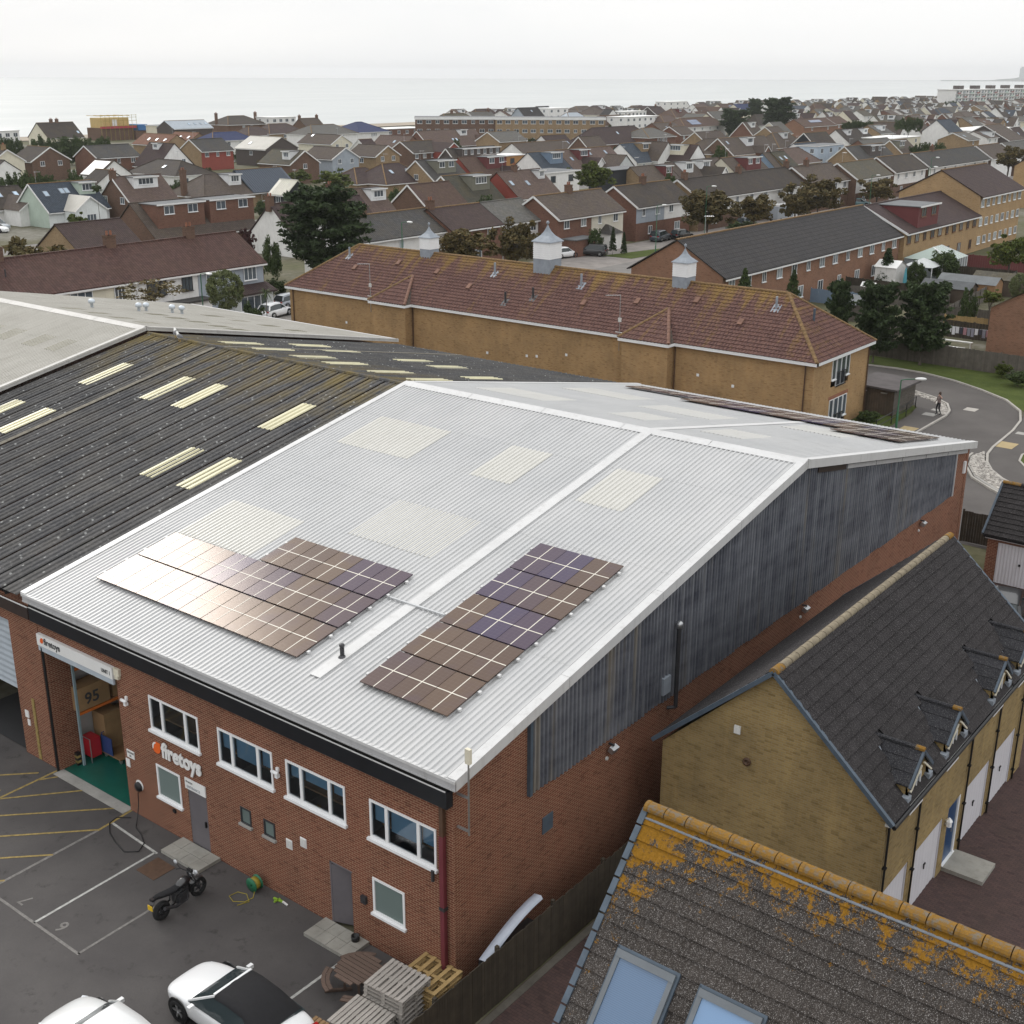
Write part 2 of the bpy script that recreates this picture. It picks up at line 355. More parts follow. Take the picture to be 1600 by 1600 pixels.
# curved access road, kerbs, verges
outer = [(-60, 79.5), (-36, 82), (-26, 82.8), (-22.9, 83.1), (-20.7, 83.3), (-18.1, 83.0), (-15.1, 81.8), (-12.3, 80.0), (-9.6, 77.8), (-7.7, 75), (-6.8, 72.1), (-6.4, 69), (-6.25, 66), (-6.15, 63.8), (-5.9, 61.9), (-5.3, 60.0), (-4.5, 58.4), (-3.4, 57.0), (-2.2, 56.0), (3, 52.5), (8, 50)]
inner = [(-60, 72.5), (-36, 76), (-26, 77.3), (-20.3, 77.4), (-16.8, 76.6), (-14.2, 75.2), (-12.7, 73.8), (-11.8, 71.8), (-11.5, 70.1), (-11.5, 67.5), (-11.5, 64.5), (-11.4, 60), (-11.2, 54), (-11, 44)]
g = MB(); g.face([(x, y, .012) for x, y in inner]+[(8, 44, .012)]+[(x, y, .012) for x, y in outer[::-1]]); struct(g.build('access_road', 'mat_road'))
def strip(name, line, off0, off1, z0, z1, mat, kind=struct):
    rows = []
    for i, (x, y) in enumerate(line):
        a = line[max(i-1, 0)]; c2 = line[min(i+1, len(line)-1)]; d = Vector((c2[0]-a[0], c2[1]-a[1])).normalized(); nrm = Vector((-d.y, d.x))
        p0 = Vector((x, y))+nrm*off0; p1 = Vector((x, y))+nrm*off1
        rows.append([(p0.x, p0.y, z0), (p0.x, p0.y, z1), (p1.x, p1.y, z1), (p1.x, p1.y, z0)])
    q = MB(); q.grid(rows); return kind(q.build(name, mat))
strip('kerb', outer, 0, .16, 0, .13, 'kerb'); strip('kerb', inner, 0, -.16, 0, .13, 'kerb')
g = MB(); g.face([(x, y, .05) for x, y in [(-60, 80), (-36, 82.3), (-22.9, 83.4), (-18.1, 83.3), (-15.1, 82.1), (-12.3, 80.3), (-9.6, 78.1), (-7.5, 75.3), (-4, 73), (18, 73), (18, 98), (-10, 94), (-13, 87.1), (-60, 87.1)]]); struct(g.build('grass_verge', 'mat_grass'))
g = MB(); g.face([(x, y, .08) for x, y in [(-6.65, 72.1), (-6.25, 69), (-6.1, 66), (-6.0, 63.8), (-5.75, 61.9), (-5.15, 60.1), (-4.35, 58.5), (-3.25, 57.1), (-2, 56.1), (3, 53), (13, 52), (13, 73), (-4, 73), (-7.3, 75.1)]]); struct(g.build('footpath', 'mat_road'))
isl = [(-2.4, 67.6), (-3.6, 65.4), (-4.0, 63.2), (-3.7, 61.6), (-2.8, 60.2), (-1.2, 59.2), (4, 57.5)]
g = MB(); g.face([(x, y, .1) for x, y in isl+[(10, 60), (10, 68)]]); struct(g.build('grass_island', 'mat_grass'))
strip('kerb', isl, 0, .14, 0, .12, 'kerb')
# pavement by the bin shed with cobbled edge
g = MB(); g.face([(x, y, .06) for x, y in [(-20.3, 77.2), (-16.9, 76.4), (-14.4, 75.0), (-12.9, 73.6), (-12.0, 71.7), (-11.7, 70.1), (-11.7, 64.5), (-11.6, 60), (-11.4, 54), (-11.2, 44), (-16.4, 44), (-16.4, 57), (-13.7, 62), (-13.8, 69), (-14.4, 71.6), (-16.6, 74), (-20.3, 74.6)]]); struct(g.build('pavement', 'mat_road'))
g = MB(); g.face([(x, y, .075) for x, y in [(-16.6, 58), (-13.9, 61.5), (-13.7, 65.2), (-14.2, 71.2), (-16.6, 72.5)]]); struct(g.build('grass_bank', 'mat_grass'))
def cobbles(line_a, line_b, n, m, z, name='cobble_edge'):
    b = MB(); bx = []
    def at(L, t):
        f = t*(len(L)-1); i = min(int(f), len(L)-2); u = f-i; return (L[i][0]+(L[i+1][0]-L[i][0])*u, L[i][1]+(L[i+1][1]-L[i][1])*u)
    for i in range(n):
        for j in range(m):
            t = (i+.5+rnd.uniform(-.25, .25))/n; s = (j+.5+rnd.uniform(-.25, .25))/m; a = at(line_a, t); c = at(line_b, t); x = a[0]+(c[0]-a[0])*s; y = a[1]+(c[1]-a[1])*s; r = rnd.uniform(.07, .13)
            k = 6; ang = rnd.uniform(0, 6); top = [(x+r*math.cos(ang+q*2*math.pi/k)*.7, y+r*math.sin(ang+q*2*math.pi/k)*.7, z+r*.5) for q in range(k)]; bot = [(x+r*math.cos(ang+q*2*math.pi/k), y+r*math.sin(ang+q*2*math.pi/k), z-.02) for q in range(k)]
            b.grid([bot, top], 0, True); b.face(top)
    return stuff(tag(b.build(name, 'mat_cobble'), 'rounded pale cobbles set along the road edge by the '+('warehouse corner' if z > .1 else 'bin store'), 'cobbles'))
b = NB('mat_cobble'); v = b.n('ShaderNodeTexVoronoi'); v.inputs['Scale'].default_value = 5; b.l(b.geo(), v.inputs[0]); b.set(b.ramp(b.sep(v.outputs['Color'])[0], [(.0, (.18, .165, .15)), (1, (.50, .47, .43))]), .85)
g = MB(); g.face([(x, y, .11) for x, y in [(-6.2, 62.4), (-5.45, 60.1), (-4.6, 58.5), (-3.5, 57.1), (-2.3, 56.1), (-1.8, 53.6), (-3.1, 54.6), (-4.8, 56.3), (-6.0, 58.6), (-6.5, 60.6)]]); struct(g.build('cobble_bed', 'concrete'))
cobbles([(-6.15, 62.2), (-5.4, 60.1), (-4.5, 58.5), (-3.5, 57.1), (-2.3, 56.0)], [(-6.4, 60.8), (-6.0, 58.8), (-4.8, 56.5), (-3.1, 54.9), (-1.9, 53.8)], 52, 8, .12)
cobbles([(-16.8, 76.3), (-14.3, 75.0), (-12.9, 73.6), (-12.0, 71.7), (-11.75, 70.3)], [(-16.4, 75.3), (-14.1, 74.1), (-13.1, 72.9), (-12.5, 71.4), (-12.2, 70.3)], 60, 5, .07)
strip('kerb', [(-6.6, 61.5), (-6.55, 60.5), (-6.05, 58.5), (-4.85, 56.2), (-3.1, 54.5), (-1.8, 53.5)], -.14, 0, 0, .14, 'kerb')
# streets of the estate behind
g = MB(); g.face([(-74.5, -200, .01), (-67.5, -200, .01), (-67.5, 600, .01), (-74.5, 600, .01)]); struct(g.build('street', 'mat_street'))
g = MB(); g.face([(-85.2, -200, .006), (-74.5, -200, .006), (-74.5, 600, .006), (-85.2, 600, .006)]); struct(g.build('front_drives', 'mat_pavement'))
for x in (-150, -233, -280, -345):
    g = MB(); g.face([(x-4, -200, .01), (x+4, -200, .01), (x+4, 1200, .01), (x-4, 1200, .01)]); struct(g.build('street', 'mat_street'))
g = MB(); g.face([(-81, 127, .03), (-76, 127, .03), (-75, 142, .03), (-78, 142, .03)]); struct(g.build('grass_patch', 'mat_grass'))

# painted lines in the car park (thin sheets)
def paintline(a, c2, w, mat, name='painted_line', z=.016):
    a = Vector((a[0], a[1])); c2 = Vector((c2[0], c2[1])); d = (c2-a).normalized(); n = Vector((-d.y, d.x))*w/2
    q = MB(); q.face([(*(a-n), z), (*(c2-n), z), (*(c2+n), z), (*(a+n), z)]); return struct(q.build(name, mat))
for a, c2, w, mt in (((-14.84, -.68), (-12.2, -.84), .09, 'line_white'), ((-12.3, -.84), (-12.2, -5.3), .09, 'line_white'), ((-9.98, -2.6), (-9.94, -5.3), .09, 'line_faint'), ((-15.6, -5.3), (-9.9, -5.3), .09, 'line_faint'),
                     ((-14.98, .2), (-14.85, -1.25), .1, 'line_yellow'), ((-14.85, -1.25), (-14.76, -5.6), .11, 'line_faint'), ((-3.71, -.88), (-3.73, -3.0), .09, 'line_white'),
                     ((-19.3, .14), (-19.25, -6), .1, 'line_yellow')):
    paintline(a, c2, w, mt)
for a, c2 in (((-18.74, .13), (-19.25, -.66)), ((-17.19, .14), (-19.2, -2.2)), ((-15.3, .15), (-19.2, -3.75)), ((-14.85, -1.2), (-19.2, -5.55)), ((-14.8, -2.97), (-18.3, -6.4)), ((-14.78, -4.7), (-16.6, -6.5))): paintline(a, c2, .085, 'line_yellow', z=.02)
for i in range(4): paintline((-19.7, -.4-i*1.5), (-24.5, -5.2-i*1.5), .09, 'line_yellow')
t6 = text('bay_number', '6', .62, 'line_faint', None, (-11.25, -4.65, .018), (0, 0, R(-170)), .01, 0); struct(t6)
t7 = text('bay_number', '7', .62, 'line_faint', None, (-13.2, -4.65, .018), (0, 0, R(180)), .005, 0); struct(t7)

# ---------------- warehouse units ----------------
W, L, HE, DR = 19.92, 39.94, 6.90, 3.82
K = DR/(L/2); SA = math.atan(K); SLEN = math.hypot(L/2, DR)
b = NB('roof_white'); p = b.geo(); n = b.noise(p, .3, 5, .6); n2 = b.noise(b.scale(p, (6, .4, 1)), 1.2, 5, .7)
c = b.ramp(n, [(.3, (.42, .425, .43)), (.7, (.485, .485, .485))]); c = b.mix(b.ramp(n2, [(.45, 0), (.8, .35)]), c, (.33, .33, .315)); b.set(c, .42, 0, .5)
b = NB('roof_rooflight'); p = b.geo(); n2 = b.noise(b.scale(p, (4, .5, 1)), 1.5, 5, .7); c = b.ramp(n2, [(.3, (.56, .55, .515)), (.75, (.48, .47, .43))]); b.set(c, .35)
b = NB('roof_cream_light'); p = b.geo(); n2 = b.noise(b.scale(p, (4, .7, 1)), 1.5, 5, .7); c = b.ramp(n2, [(.3, (.62, .58, .38)), (.75, (.44, .41, .26))]); b.set(c, .4)
b = NB('roof_fibre'); p = b.geo(); n = b.noise(p, .5, 6, .65); n2 = b.noise(p, 7, 5, .75); n3 = b.noise(b.scale(p, (1, .35, 1)), .9, 5, .7)
vo = b.n('ShaderNodeTexVoronoi'); vo.inputs['Scale'].default_value = 2.6; b.l(p, vo.inputs[0]); vo2 = b.n('ShaderNodeTexVoronoi'); vo2.inputs['Scale'].default_value = 9; b.l(p, vo2.inputs[0])
c = b.ramp(n, [(.3, (.052, .053, .057)), (.7, (.10, .098, .098))]); c = b.mix(b.ramp(n2, [(.5, 0), (.72, .6)]), c, (.19, .185, .18))
c = b.mix(b.ramp(vo.outputs[0], [(.10, .75), (.16, 0)]), c, (.42, .43, .42)); c = b.mix(b.ramp(vo2.outputs[0], [(.06, .5), (.13, 0)]), c, (.40, .39, .36))
yy = b.sep(p)[1]; rid = b.ramp(b.math('ABSOLUTE', b.math('SUBTRACT', yy, 19.97)), [(0, 0.0), (1, 1.0)]); near = b.math('SUBTRACT', 1.0, b.math('MULTIPLY', b.math('ABSOLUTE', b.math('SUBTRACT', yy, 19.97)), .16))
mo = b.math('MULTIPLY', b.ramp(n3, [(.42, 0), (.62, 1)]), b.ramp(near, [(.0, .06), (.9, .85)])); c = b.mix(mo, c, (.17, .13, .05)); b.set(c, .9, 0, .2); b.bump(n2, .5, .01)
b = NB('roof_beige'); p = b.geo(); n = b.noise(p, .4, 5, .6); n2 = b.noise(b.scale(p, (3, .4, 1)), 1.2, 5, .7); c = b.ramp(n, [(.3, (.33, .315, .28)), (.7, (.40, .385, .35))]); c = b.mix(b.ramp(n2, [(.45, 0), (.8, .5)]), c, (.24, .23, .19)); b.set(c, .6)
paint('strip_lichen', (.17, .155, .125), .95, .45, 4); paint('flash_dull', (.46, .45, .43), .6, .15, 1, dirt=.3); paint('roof_dirty_light', (.20, .19, .14), .7, .3, 3)
paint('flash_white', (.55, .55, .55), .4, .08, 1, dirt=.25); paint('flash_grey', (.42, .42, .43), .45, .1, 1.5, dirt=.3); paint('fascia_black', (.010, .011, .014), .3, .3, 2); paint('fascia_brown', (.035, .022, .018), .55, .3, 2)
paint('gutter_inner', (.035, .033, .03), .8, .4, 4)
b = NB('cladding'); p = b.geo(); n = b.noise(b.scale(p, (1, 6, .18)), 1.0, 6, .7); n2 = b.noise(b.scale(p, (1, .55, 1.9)), .9, 5, .6); n3 = b.noise(b.scale(p, (1, 2.2, .1)), .6, 4, .7)
c = b.ramp(n2, [(.3, (.055, .06, .078)), (.7, (.15, .158, .182))]); c = b.mix(b.ramp(n, [(.45, 0), (.72, .7)]), c, (.27, .28, .30)); c = b.mix(b.ramp(n3, [(.58, 0), (.70, .6)]), c, (.24, .21, .16)); b.set(c, .6, 0, .3)
paint('door_grey', (.13, .12, .13), .5, .12, 2); paint('shutter', (.42, .47, .52), .45, .1, 2); paint('sign_white', (.75, .75, .74), .4, .05, 1); paint('sign_text', (.05, .05, .055), .5); paint('sign_orange', (.75, .13, .02), .45, .08, 3)
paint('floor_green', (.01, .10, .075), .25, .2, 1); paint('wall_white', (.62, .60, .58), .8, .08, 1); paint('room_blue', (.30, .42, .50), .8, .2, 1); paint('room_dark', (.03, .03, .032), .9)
paint('maroon_pipe', (.16, .035, .045), .45, .15, 2); paint('brown_pipe', (.09, .05, .03), .6, .3, 4); paint('slab', (.30, .29, .26), .9, .2, 1.5, dirt=.35)
b = NB('clear_glass'); b.t.nodes.remove(b.b); tr = b.n('ShaderNodeBsdfTransparent'); tr.inputs[0].default_value = (.75, .82, .86, 1); gl = b.n('ShaderNodeBsdfGlossy'); gl.inputs['Roughness'].default_value = .03; gl.inputs[0].default_value = (.85, .9, .95, 1)
fr = b.n('ShaderNodeFresnel'); fr.inputs[0].default_value = 1.6; ms = b.n('ShaderNodeMixShader'); b.l(fr.outputs[0], ms.inputs[0]); b.l(tr.outputs[0], ms.inputs[1]); b.l(gl.outputs[0], ms.inputs[2]); b.l(ms.outputs[0], b.out.inputs[0])
glass('frosted', (.10, .13, .125), .3)

_sheet = {}
def sheet_mesh(length, width, pitch, kind, mat):
    key = (round(length, 3), round(width, 3), pitch, kind, mat)
    if key in _sheet: return _sheet[key]
    prof = []; n = max(1, round(width/pitch))
    for i in range(n):
        u = i*pitch
        if kind == 'trap': prof += [(u, 0), (u+pitch*.50, 0), (u+pitch*.62, .038), (u+pitch*.88, .038)]
        else: prof += [(u, 0), (u+pitch*.62, 0), (u+pitch*.69, .03), (u+pitch*.77, .048), (u+pitch*.86, .048), (u+pitch*.94, .03)]
    prof.append((min(width, n*pitch), 0))
    b = MB(); b.grid([[(u, 0, h) for u, h in prof], [(u, length, h) for u, h in prof]])
    b.grid([[(u, 0, -.02) for u, h in prof], [(u, 0, h) for u, h in prof]])
    _sheet[key] = b.mesh('roof_sheet', mat); return _sheet[key]
ROWS = [0, 5.5, 8.33, 11.05, 13.85, 16.6, 19.80]
def slope_obj(name, me, parent, x, y, dz, back, off):
    """place a slope-local mesh (u along X, v up the slope) on the front or back slope"""
    c, s = math.cos(SA), math.sin(SA)
    if not back: loc = (x, y-s*off, HE+dz+K*y+c*off); rot = (SA, 0, 0)
    else: loc = (x, L-y+s*off, HE+dz+K*y+c*off); rot = (SA, 0, math.pi)
    return inst(name, me, parent, (loc[0]-parent.location.x, loc[1]-parent.location.y, loc[2]-parent.location.z), rot)
def roof_unit(parent, x0, x1, dz, pitch, kind, mat, back_too=True):
    for back in (False, True):
        n = int(math.floor(x1-x0-1e-6)); 
        for i in range(n+1):
            w = 1.0 if i < n else (x1-x0-n)
            if w < .15: continue
            w = max(pitch, round(w/pitch)*pitch)
            for r in range(len(ROWS)-1):
                ln = (ROWS[r+1]-ROWS[r])/math.cos(SA)+(.12 if r else .12)
                xx = x0+i*1.0 if not back else x0+i*1.0+w
                slope_obj('roof_sheet', sheet_mesh(ln, w, pitch, kind, mat), parent, xx, ROWS[r]-(.0 if r == 0 else 0), dz, back, .004+.006*(r % 2)+(.002 if i % 2 else 0))
def light_on(parent, x, y, w, ln, dz, pitch, kind, mat, back=False, lift=.016, name='rooflight'):
    n = max(1, round(w/1.0)); ww = w/n
    for i in range(n):
        me = sheet_mesh(ln/math.cos(SA), round(ww/pitch)*pitch, pitch, kind, mat)
        xx = x+i*ww if not back else x+(i+1)*ww
        slope_obj(name, me, parent, xx, y, dz, back, lift)
def slab(parent, name, x0, x1, y0, y1, dz, mat, back=False, lift=.05, th=.02):
    b = MB(); b.box(0, x1-x0, 0, (y1-y0)/math.cos(SA), 0, th); me = b.mesh(name, mat)
    return slope_obj(name, me, parent, x0 if not back else x1, y0, dz, back, lift)

u1 = thing('warehouse_unit', 'red brick warehouse with white ribbed metal roof and solar arrays', 'warehouse', (-10, 20, 0))
roof_unit(u1, -19.72, -.2, 0, .2, 'trap', 'roof_white')
for x, y, w in ((-18.3, 13.85, 4), (-11.1, 13.85, 2), (-6.1, 13.85, 2), (-18.3, 5.5, 4), (-12.2, 8.33, 4)): light_on(u1, x, y, w, 2.75, 0, .2, 'trap', 'roof_rooflight')
for x, y, w in ((-18, 14.6, 4), (-10.6, 14.6, 2), (-6, 14.6, 2), (-18, 7.6, 4), (-12.2, 9.6, 4), (-6.0, 7.0, 3)): light_on(u1, x, y, w, 2.75, 0, .2, 'trap', 'roof_rooflight', back=True)
slab(u1, 'cap_strip', -6.93, -6.52, 1.5, 19.7, 0, 'flash_white', lift=.052); slab(u1, 'cap_strip', -6.93, -6.52, 1.5, 19.7, 0, 'flash_white', back=True, lift=.052)
for i in range(5):        # ridge capping in lengths
    x0 = -19.9+i*3.98
    b = MB(); 
    for sgn in (-1, 1):
        b.bar((x0+.01, L/2, HE+DR+.085), (x0+3.97, L/2, HE+DR+.085), .02, .02)
        y1 = L/2+sgn*.38; z1 = HE+DR-K*.38+.055
        b.face([(x0+.01, L/2, HE+DR+.1), (x0+3.97, L/2, HE+DR+.1), (x0+3.97, y1, z1), (x0+.01, y1, z1)]); b.face([(x0+.01, y1, z1), (x0+3.97, y1, z1), (x0+3.97, y1, z1-.02), (x0+.01, y1, z1-.02)])
    b.build('ridge_cap', 'flash_white', u1)
def verge(parent, xa, xb, xdrop, dz, mat, drop=.34, seg=4):
    for back in (False, True):
        for i in range(seg):
            ya = i*(L/2)/seg; yb = (i+1)*(L/2)/seg-.012
            f = lambda y: (L-y if back else y)
            za = HE+dz+K*ya+.075; zb = HE+dz+K*yb+.075; b = MB()
            b.face([(xa, f(ya), za), (xb, f(ya), za), (xb, f(yb), zb), (xa, f(yb), zb)])
            b.face([(xdrop, f(ya), za), (xdrop, f(ya), za-drop), (xdrop, f(yb), zb-drop), (xdrop, f(yb), zb)])
            o = xa if xdrop == xb else xb
            b.face([(o, f(ya), za), (o, f(ya), za-.06), (o, f(yb), zb-.06), (o, f(yb), zb)])
            b.face([(xa, f(ya), za), (xb, f(ya), za), (xb, f(ya), za-.06), (xa, f(ya), za-.06)])
            b.build('verge_flashing', mat, parent)
verge(u1, -.30, 0.0, 0.0, 0, 'flash_white'); verge(u1, -19.95, -19.66, -19.95, 0, 'flash_white', .2)
b = MB(); b.box(-.02, .0, .0, L/2, 0, .02)
# eave trim with grey gutter face
b = MB(); b.box(-19.9, -.02, -.03, .10, 6.84, 6.93); b.build('eave_trim', 'flash_white', u1)
b = MB(); b.box(-19.88, -.03, .0, .06, 6.62, 6.835); b.box(-19.88, -.03, -.02, .0, 6.62, 6.66); b.build('eave_fascia', 'flash_grey', u1)
b = MB(); b.box(-19.5, -.35, -.05, -.02, 6.0, 6.5); b.box(-19.5, -.35, -.02, .2, 6.0, 6.06); b.build('gutter_fascia', 'fascia_black', u1)
b = MB(); b.box(-19.5, -.35, -.056, -.016, 6.5, 6.518); b.build('gutter_edge', 'flash_white', u1)
b = MB(); b.box(-19.5, -.35, -.02, .2, 6.3, 6.34); b.box(-19.85, -.32, .16, .22, 6.3, 6.7); b.build('gutter_lining', 'gutter_inner', u1)
b = MB(); b.box(-.35, -.3, -.05, .2, 6.0, 6.5); b.build('gutter_end_plate', 'fascia_black', u1)
# front wall with openings
XS = -.29; YF = .21; OPEN = (-19.2, -15.03, 0, 4.98)
UP = [(-13.3, -10.82), (-9.87, -7.38), (-6.79, -4.33), (-3.37, -.9)]
holes = [OPEN]+[(a, c2, 3.79, 5.03) for a, c2 in UP]+[(-13.27, -12.03, 1.28, 2.5), (-3.37, -2.13, 1.27, 2.46), (-9.06, -8.57, 1.96, 2.54), (-7.98, -7.48, 1.96, 2.52), (-11.69, -10.75, .0, 2.16), (-5.09, -4.24, 0, 2.2)]
b = MB(); wall_holes(b, 'Y', YF, -19.5, XS, 0, 6.4, holes, .1); b.build('front_wall', 'brick_warehouse', u1)
b = MB(); b.face([(XS, YF, 0), (XS, L-.3, 0), (XS, L-.3, HE-.2), (XS, L/2, HE+DR-.2), (XS, YF, HE-.2)]); b.build('side_wall', 'brick_warehouse', u1)
b = MB(); b.face([(XS, L-.3, 0), (-19.9, L-.3, 0), (-19.9, L-.3, 6.7), (XS, L-.3, 6.7)]); b.build('rear_wall', 'brick_warehouse', u1)
b = MB(); b.face([(-19.8, .3, 0), (-19.8, L-.3, 0), (-19.8, L-.3, HE), (-19.8, L/2, HE+DR-.15), (-19.8, .3, HE)]); b.build('party_wall', 'wall_white', u1)
b = MB(); b.box(XS-.7, XS+.02, L-.62, L-.28, 0, 6.68); b.build('corner_pier', 'brick_warehouse', u1)
# vertical cladding sheets on the flank
for i in range(34):
    y0 = 3.52+i; y1 = y0+1.0; b = MB(); prof = []
    for k in range(5):
        u = k*.2; prof += [(u, 0), (u+.07, 0), (u+.10, .06), (u+.165, .06)]
    prof.append((1.0, 0))
    zt = lambda y: (HE+K*y if y < L/2 else HE+K*(L-y))-.30
    zb = 4.70+(.0 if i % 3 else .04)-.012*(i % 2)
    b.grid([[(XS+.035+h, y0+u, zb) for u, h in prof], [(XS+.035+h, y0+u, zt(y0+u)) for u, h in prof]])
    b.grid([[(XS+.0, y0+u, zb) for u, h in prof], [(XS+.035+h, y0+u, zb) for u, h in prof]])
    b.build('cladding_sheet', 'cladding', u1)
b = MB(); b.box(XS, XS+.12, 3.40, 3.52, 4.72, HE+K*3.4-.28); b.build('cladding_trim', 'lead_dark', u1)
b = MB(); b.box(XS, XS+.12, 37.52, 37.64, 4.70, HE+K*2.4-.28); b.build('cladding_trim', 'flash_grey', u1)
b = MB(); b.box(XS+.1, XS+.15, 21.3, 23.9, 9.62, 9.86, rot=None); 
b = MB(); b.bar((XS+.13, 21.3, HE+K*(L-21.3)-.42), (XS+.13, 23.9, HE+K*(L-23.9)-.42), .05, .2); b.build('brown_board', 'fascia_brown', u1)
for i in range(5):
    y0 = 24.1+i*3.0; b = MB(); b.bar((XS+.12, y0, HE+K*(L-y0)-.42), (XS+.12, y0+2.9, HE+K*(L-y0-2.9)-.42), .05, .17); b.build('under_verge_trim', 'flash_grey', u1)
# windows of the offices: rooms behind them
for a, c2 in UP:
    w = c2-a; o = MB(); f = .07; y = YF-.03
    z0, z1 = 3.79, 5.03
    o.box(a, c2, y, YF+.05, z1-f, z1); o.box(a, c2, y, YF+.05, z0, z0+f+.02); o.box(a, a+f, y, YF+.05, z0+f+.02, z1-f); o.box(c2-f, c2, y, YF+.05, z0+f+.02, z1-f)
    for t in (.26, .74):
        x = a+w*t; o.box(x-.055, x+.055, y, YF+.05, z0+f+.02, z1-f)
    wn = o.build('window', 'upvc', u1); s = MB(); s.box(a-.08, c2+.05, YF-.10, YF+.02, z0-.09, z0-.003); s.build('window_sill', 'upvc', wn)
    for t0, t1 in ((0, .26), (.26, .74), (.74, 1)):
        q = MB(); q.face([(a+w*t0+.05, YF+.012, z0+.06), (a+w*t1-.05, YF+.012, z0+.06), (a+w*t1-.05, YF+.012, z1-.06), (a+w*t0+.05, YF+.012, z1-.06)]); q.build('pane', 'clear_glass', wn)
paint('blind_blue', (.20, .36, .50), .8, .06, 1)
for i, (a, c2) in enumerate(UP[1:]):
    for k, (t0, t1) in enumerate(((.03, .24), (.28, .72), (.76, .97))):
        dp_ = (.62, .75, .62)[k] if i != 1 else (.5, .45, .42)[k]; q = MB(); q.face([(a+(c2-a)*t0, YF+.13, 5.0-dp_*1.1), (a+(c2-a)*t1, YF+.13, 5.0-dp_*1.1), (a+(c2-a)*t1, YF+.13, 5.02), (a+(c2-a)*t0, YF+.13, 5.02)]); q.build('roller_blind', 'blind_blue', u1)
b = MB(); b.box(-14.5, -.5, YF+.1, 3.8, 3.35, 3.4); b.build('office_floor', 'slab', u1)
b = MB(); b.face([(-14.5, 3.2, 3.4), (-.5, 3.2, 3.4), (-.5, 3.2, 5.6), (-14.5, 3.2, 5.6)]); b.build('office_back_wall', 'room_blue', u1)
b = MB(); b.face([(-14.5, YF+.1, 5.55), (-.5, YF+.1, 5.55), (-.5, 3.2, 5.55), (-14.5, 3.2, 5.55)]); b.build('office_ceiling', 'wall_white', u1)
for x in (-14.5, -10.35, -7.1, -3.9, -.5):
    b = MB(); b.box(x-.04, x+.04, YF+.1, 3.19, 3.41, 5.54); b.build('office_partition', 'room_blue', u1)
paint('desk', (.28, .16, .08), .5, .2, 2)
for i, (x, w) in enumerate(((-13.2, 1.8), (-9.6, 1.9), (-6.6, 2.1), (-3.2, 2.1))):
    d = thing('desk', ['brown desk seen through the office window above the wall lettering', 'dark desk behind the window over the entrance door', 'cluttered brown desk behind the window over the small vents', 'pale topped desk behind the corner office window'][i], 'desk', (x+w/2, .9, 3.4), group='desks in the upstairs offices')
    b = MB(); b.box(x, x+w, .5, 1.3, 4.1, 4.15); b.build('desk_top', 'desk', d)
    for lx in (x+.05, x+w-.1):
        b = MB(); b.box(lx, lx+.05, .55, 1.25, 3.4, 4.1); b.build('desk_leg', 'dark_metal', d)
    b = MB(); b.box(x+.5, x+1.0, .95, 1.0, 4.28, 4.6); b.box(x+.7, x+.8, .9, 1.05, 4.15, 4.3); b.build('monitor', 'black_plastic', d)
def simple_window(a, c2, z0, z1, frame, pane, f=.075, sill=True):
    o = MB(); y = YF-.025
    o.box(a, c2, y, YF+.05, z1-f, z1); o.box(a, c2, y, YF+.05, z0, z0+f); o.box(a, a+f, y, YF+.05, z0+f, z1-f); o.box(c2-f, c2, y, YF+.05, z0+f, z1-f)
    wn = o.build('window', frame, u1)
    if sill: s = MB(); s.box(a-.05, c2+.05, YF-.09, YF+.02, z0-.08, z0-.003); s.build('window_sill', frame if frame == 'upvc' else 'concrete', wn)
    q = MB(); q.face([(a+f*.7, YF+.012, z0+f*.7), (c2-f*.7, YF+.012, z0+f*.7), (c2-f*.7, YF+.012, z1-f*.7), (a+f*.7, YF+.012, z1-f*.7)]); q.build('pane', pane, wn)
simple_window(-13.27, -12.03, 1.28, 2.5, 'upvc', 'frosted'); simple_window(-3.37, -2.13, 1.27, 2.46, 'upvc', 'frosted')
simple_window(-9.06, -8.57, 1.96, 2.54, 'dark_metal', 'frosted', .05); simple_window(-7.98, -7.48, 1.96, 2.52, 'dark_metal', 'frosted', .05)
# doors
b = MB(); b.box(-11.69, -10.75, YF+.02, YF+.07, .1, 2.16); dr = b.build('door', 'door_grey', u1); b = MB(); b.box(-10.9, -10.85, YF-.04, YF+.02, 1.0, 1.2); b.build('door_handle', 'black_plastic', dr)
b = MB(); rz = Matrix.Rotation(R(20), 3, 'Z'); b.box(0, .80, 0, .05, .12, 2.14, rot=rz, at=(-5.07, YF+.0, 0)); dr = b.build('door', 'door_grey', u1); b = MB(); b.box(.7, .75, -.06, 0, 1.0, 1.22, rot=rz, at=(-5.07, YF, 0)); b.build('door_handle', 'black_plastic', dr)
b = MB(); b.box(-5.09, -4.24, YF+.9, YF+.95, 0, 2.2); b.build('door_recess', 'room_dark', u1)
b = MB(); b.box(-5.13, -5.07, YF-.01, YF+.06, .02, 2.25); b.box(-5.13, -4.2, YF-.01, YF+.06, 2.2, 2.25); b.build('door_frame', 'door_grey', u1)
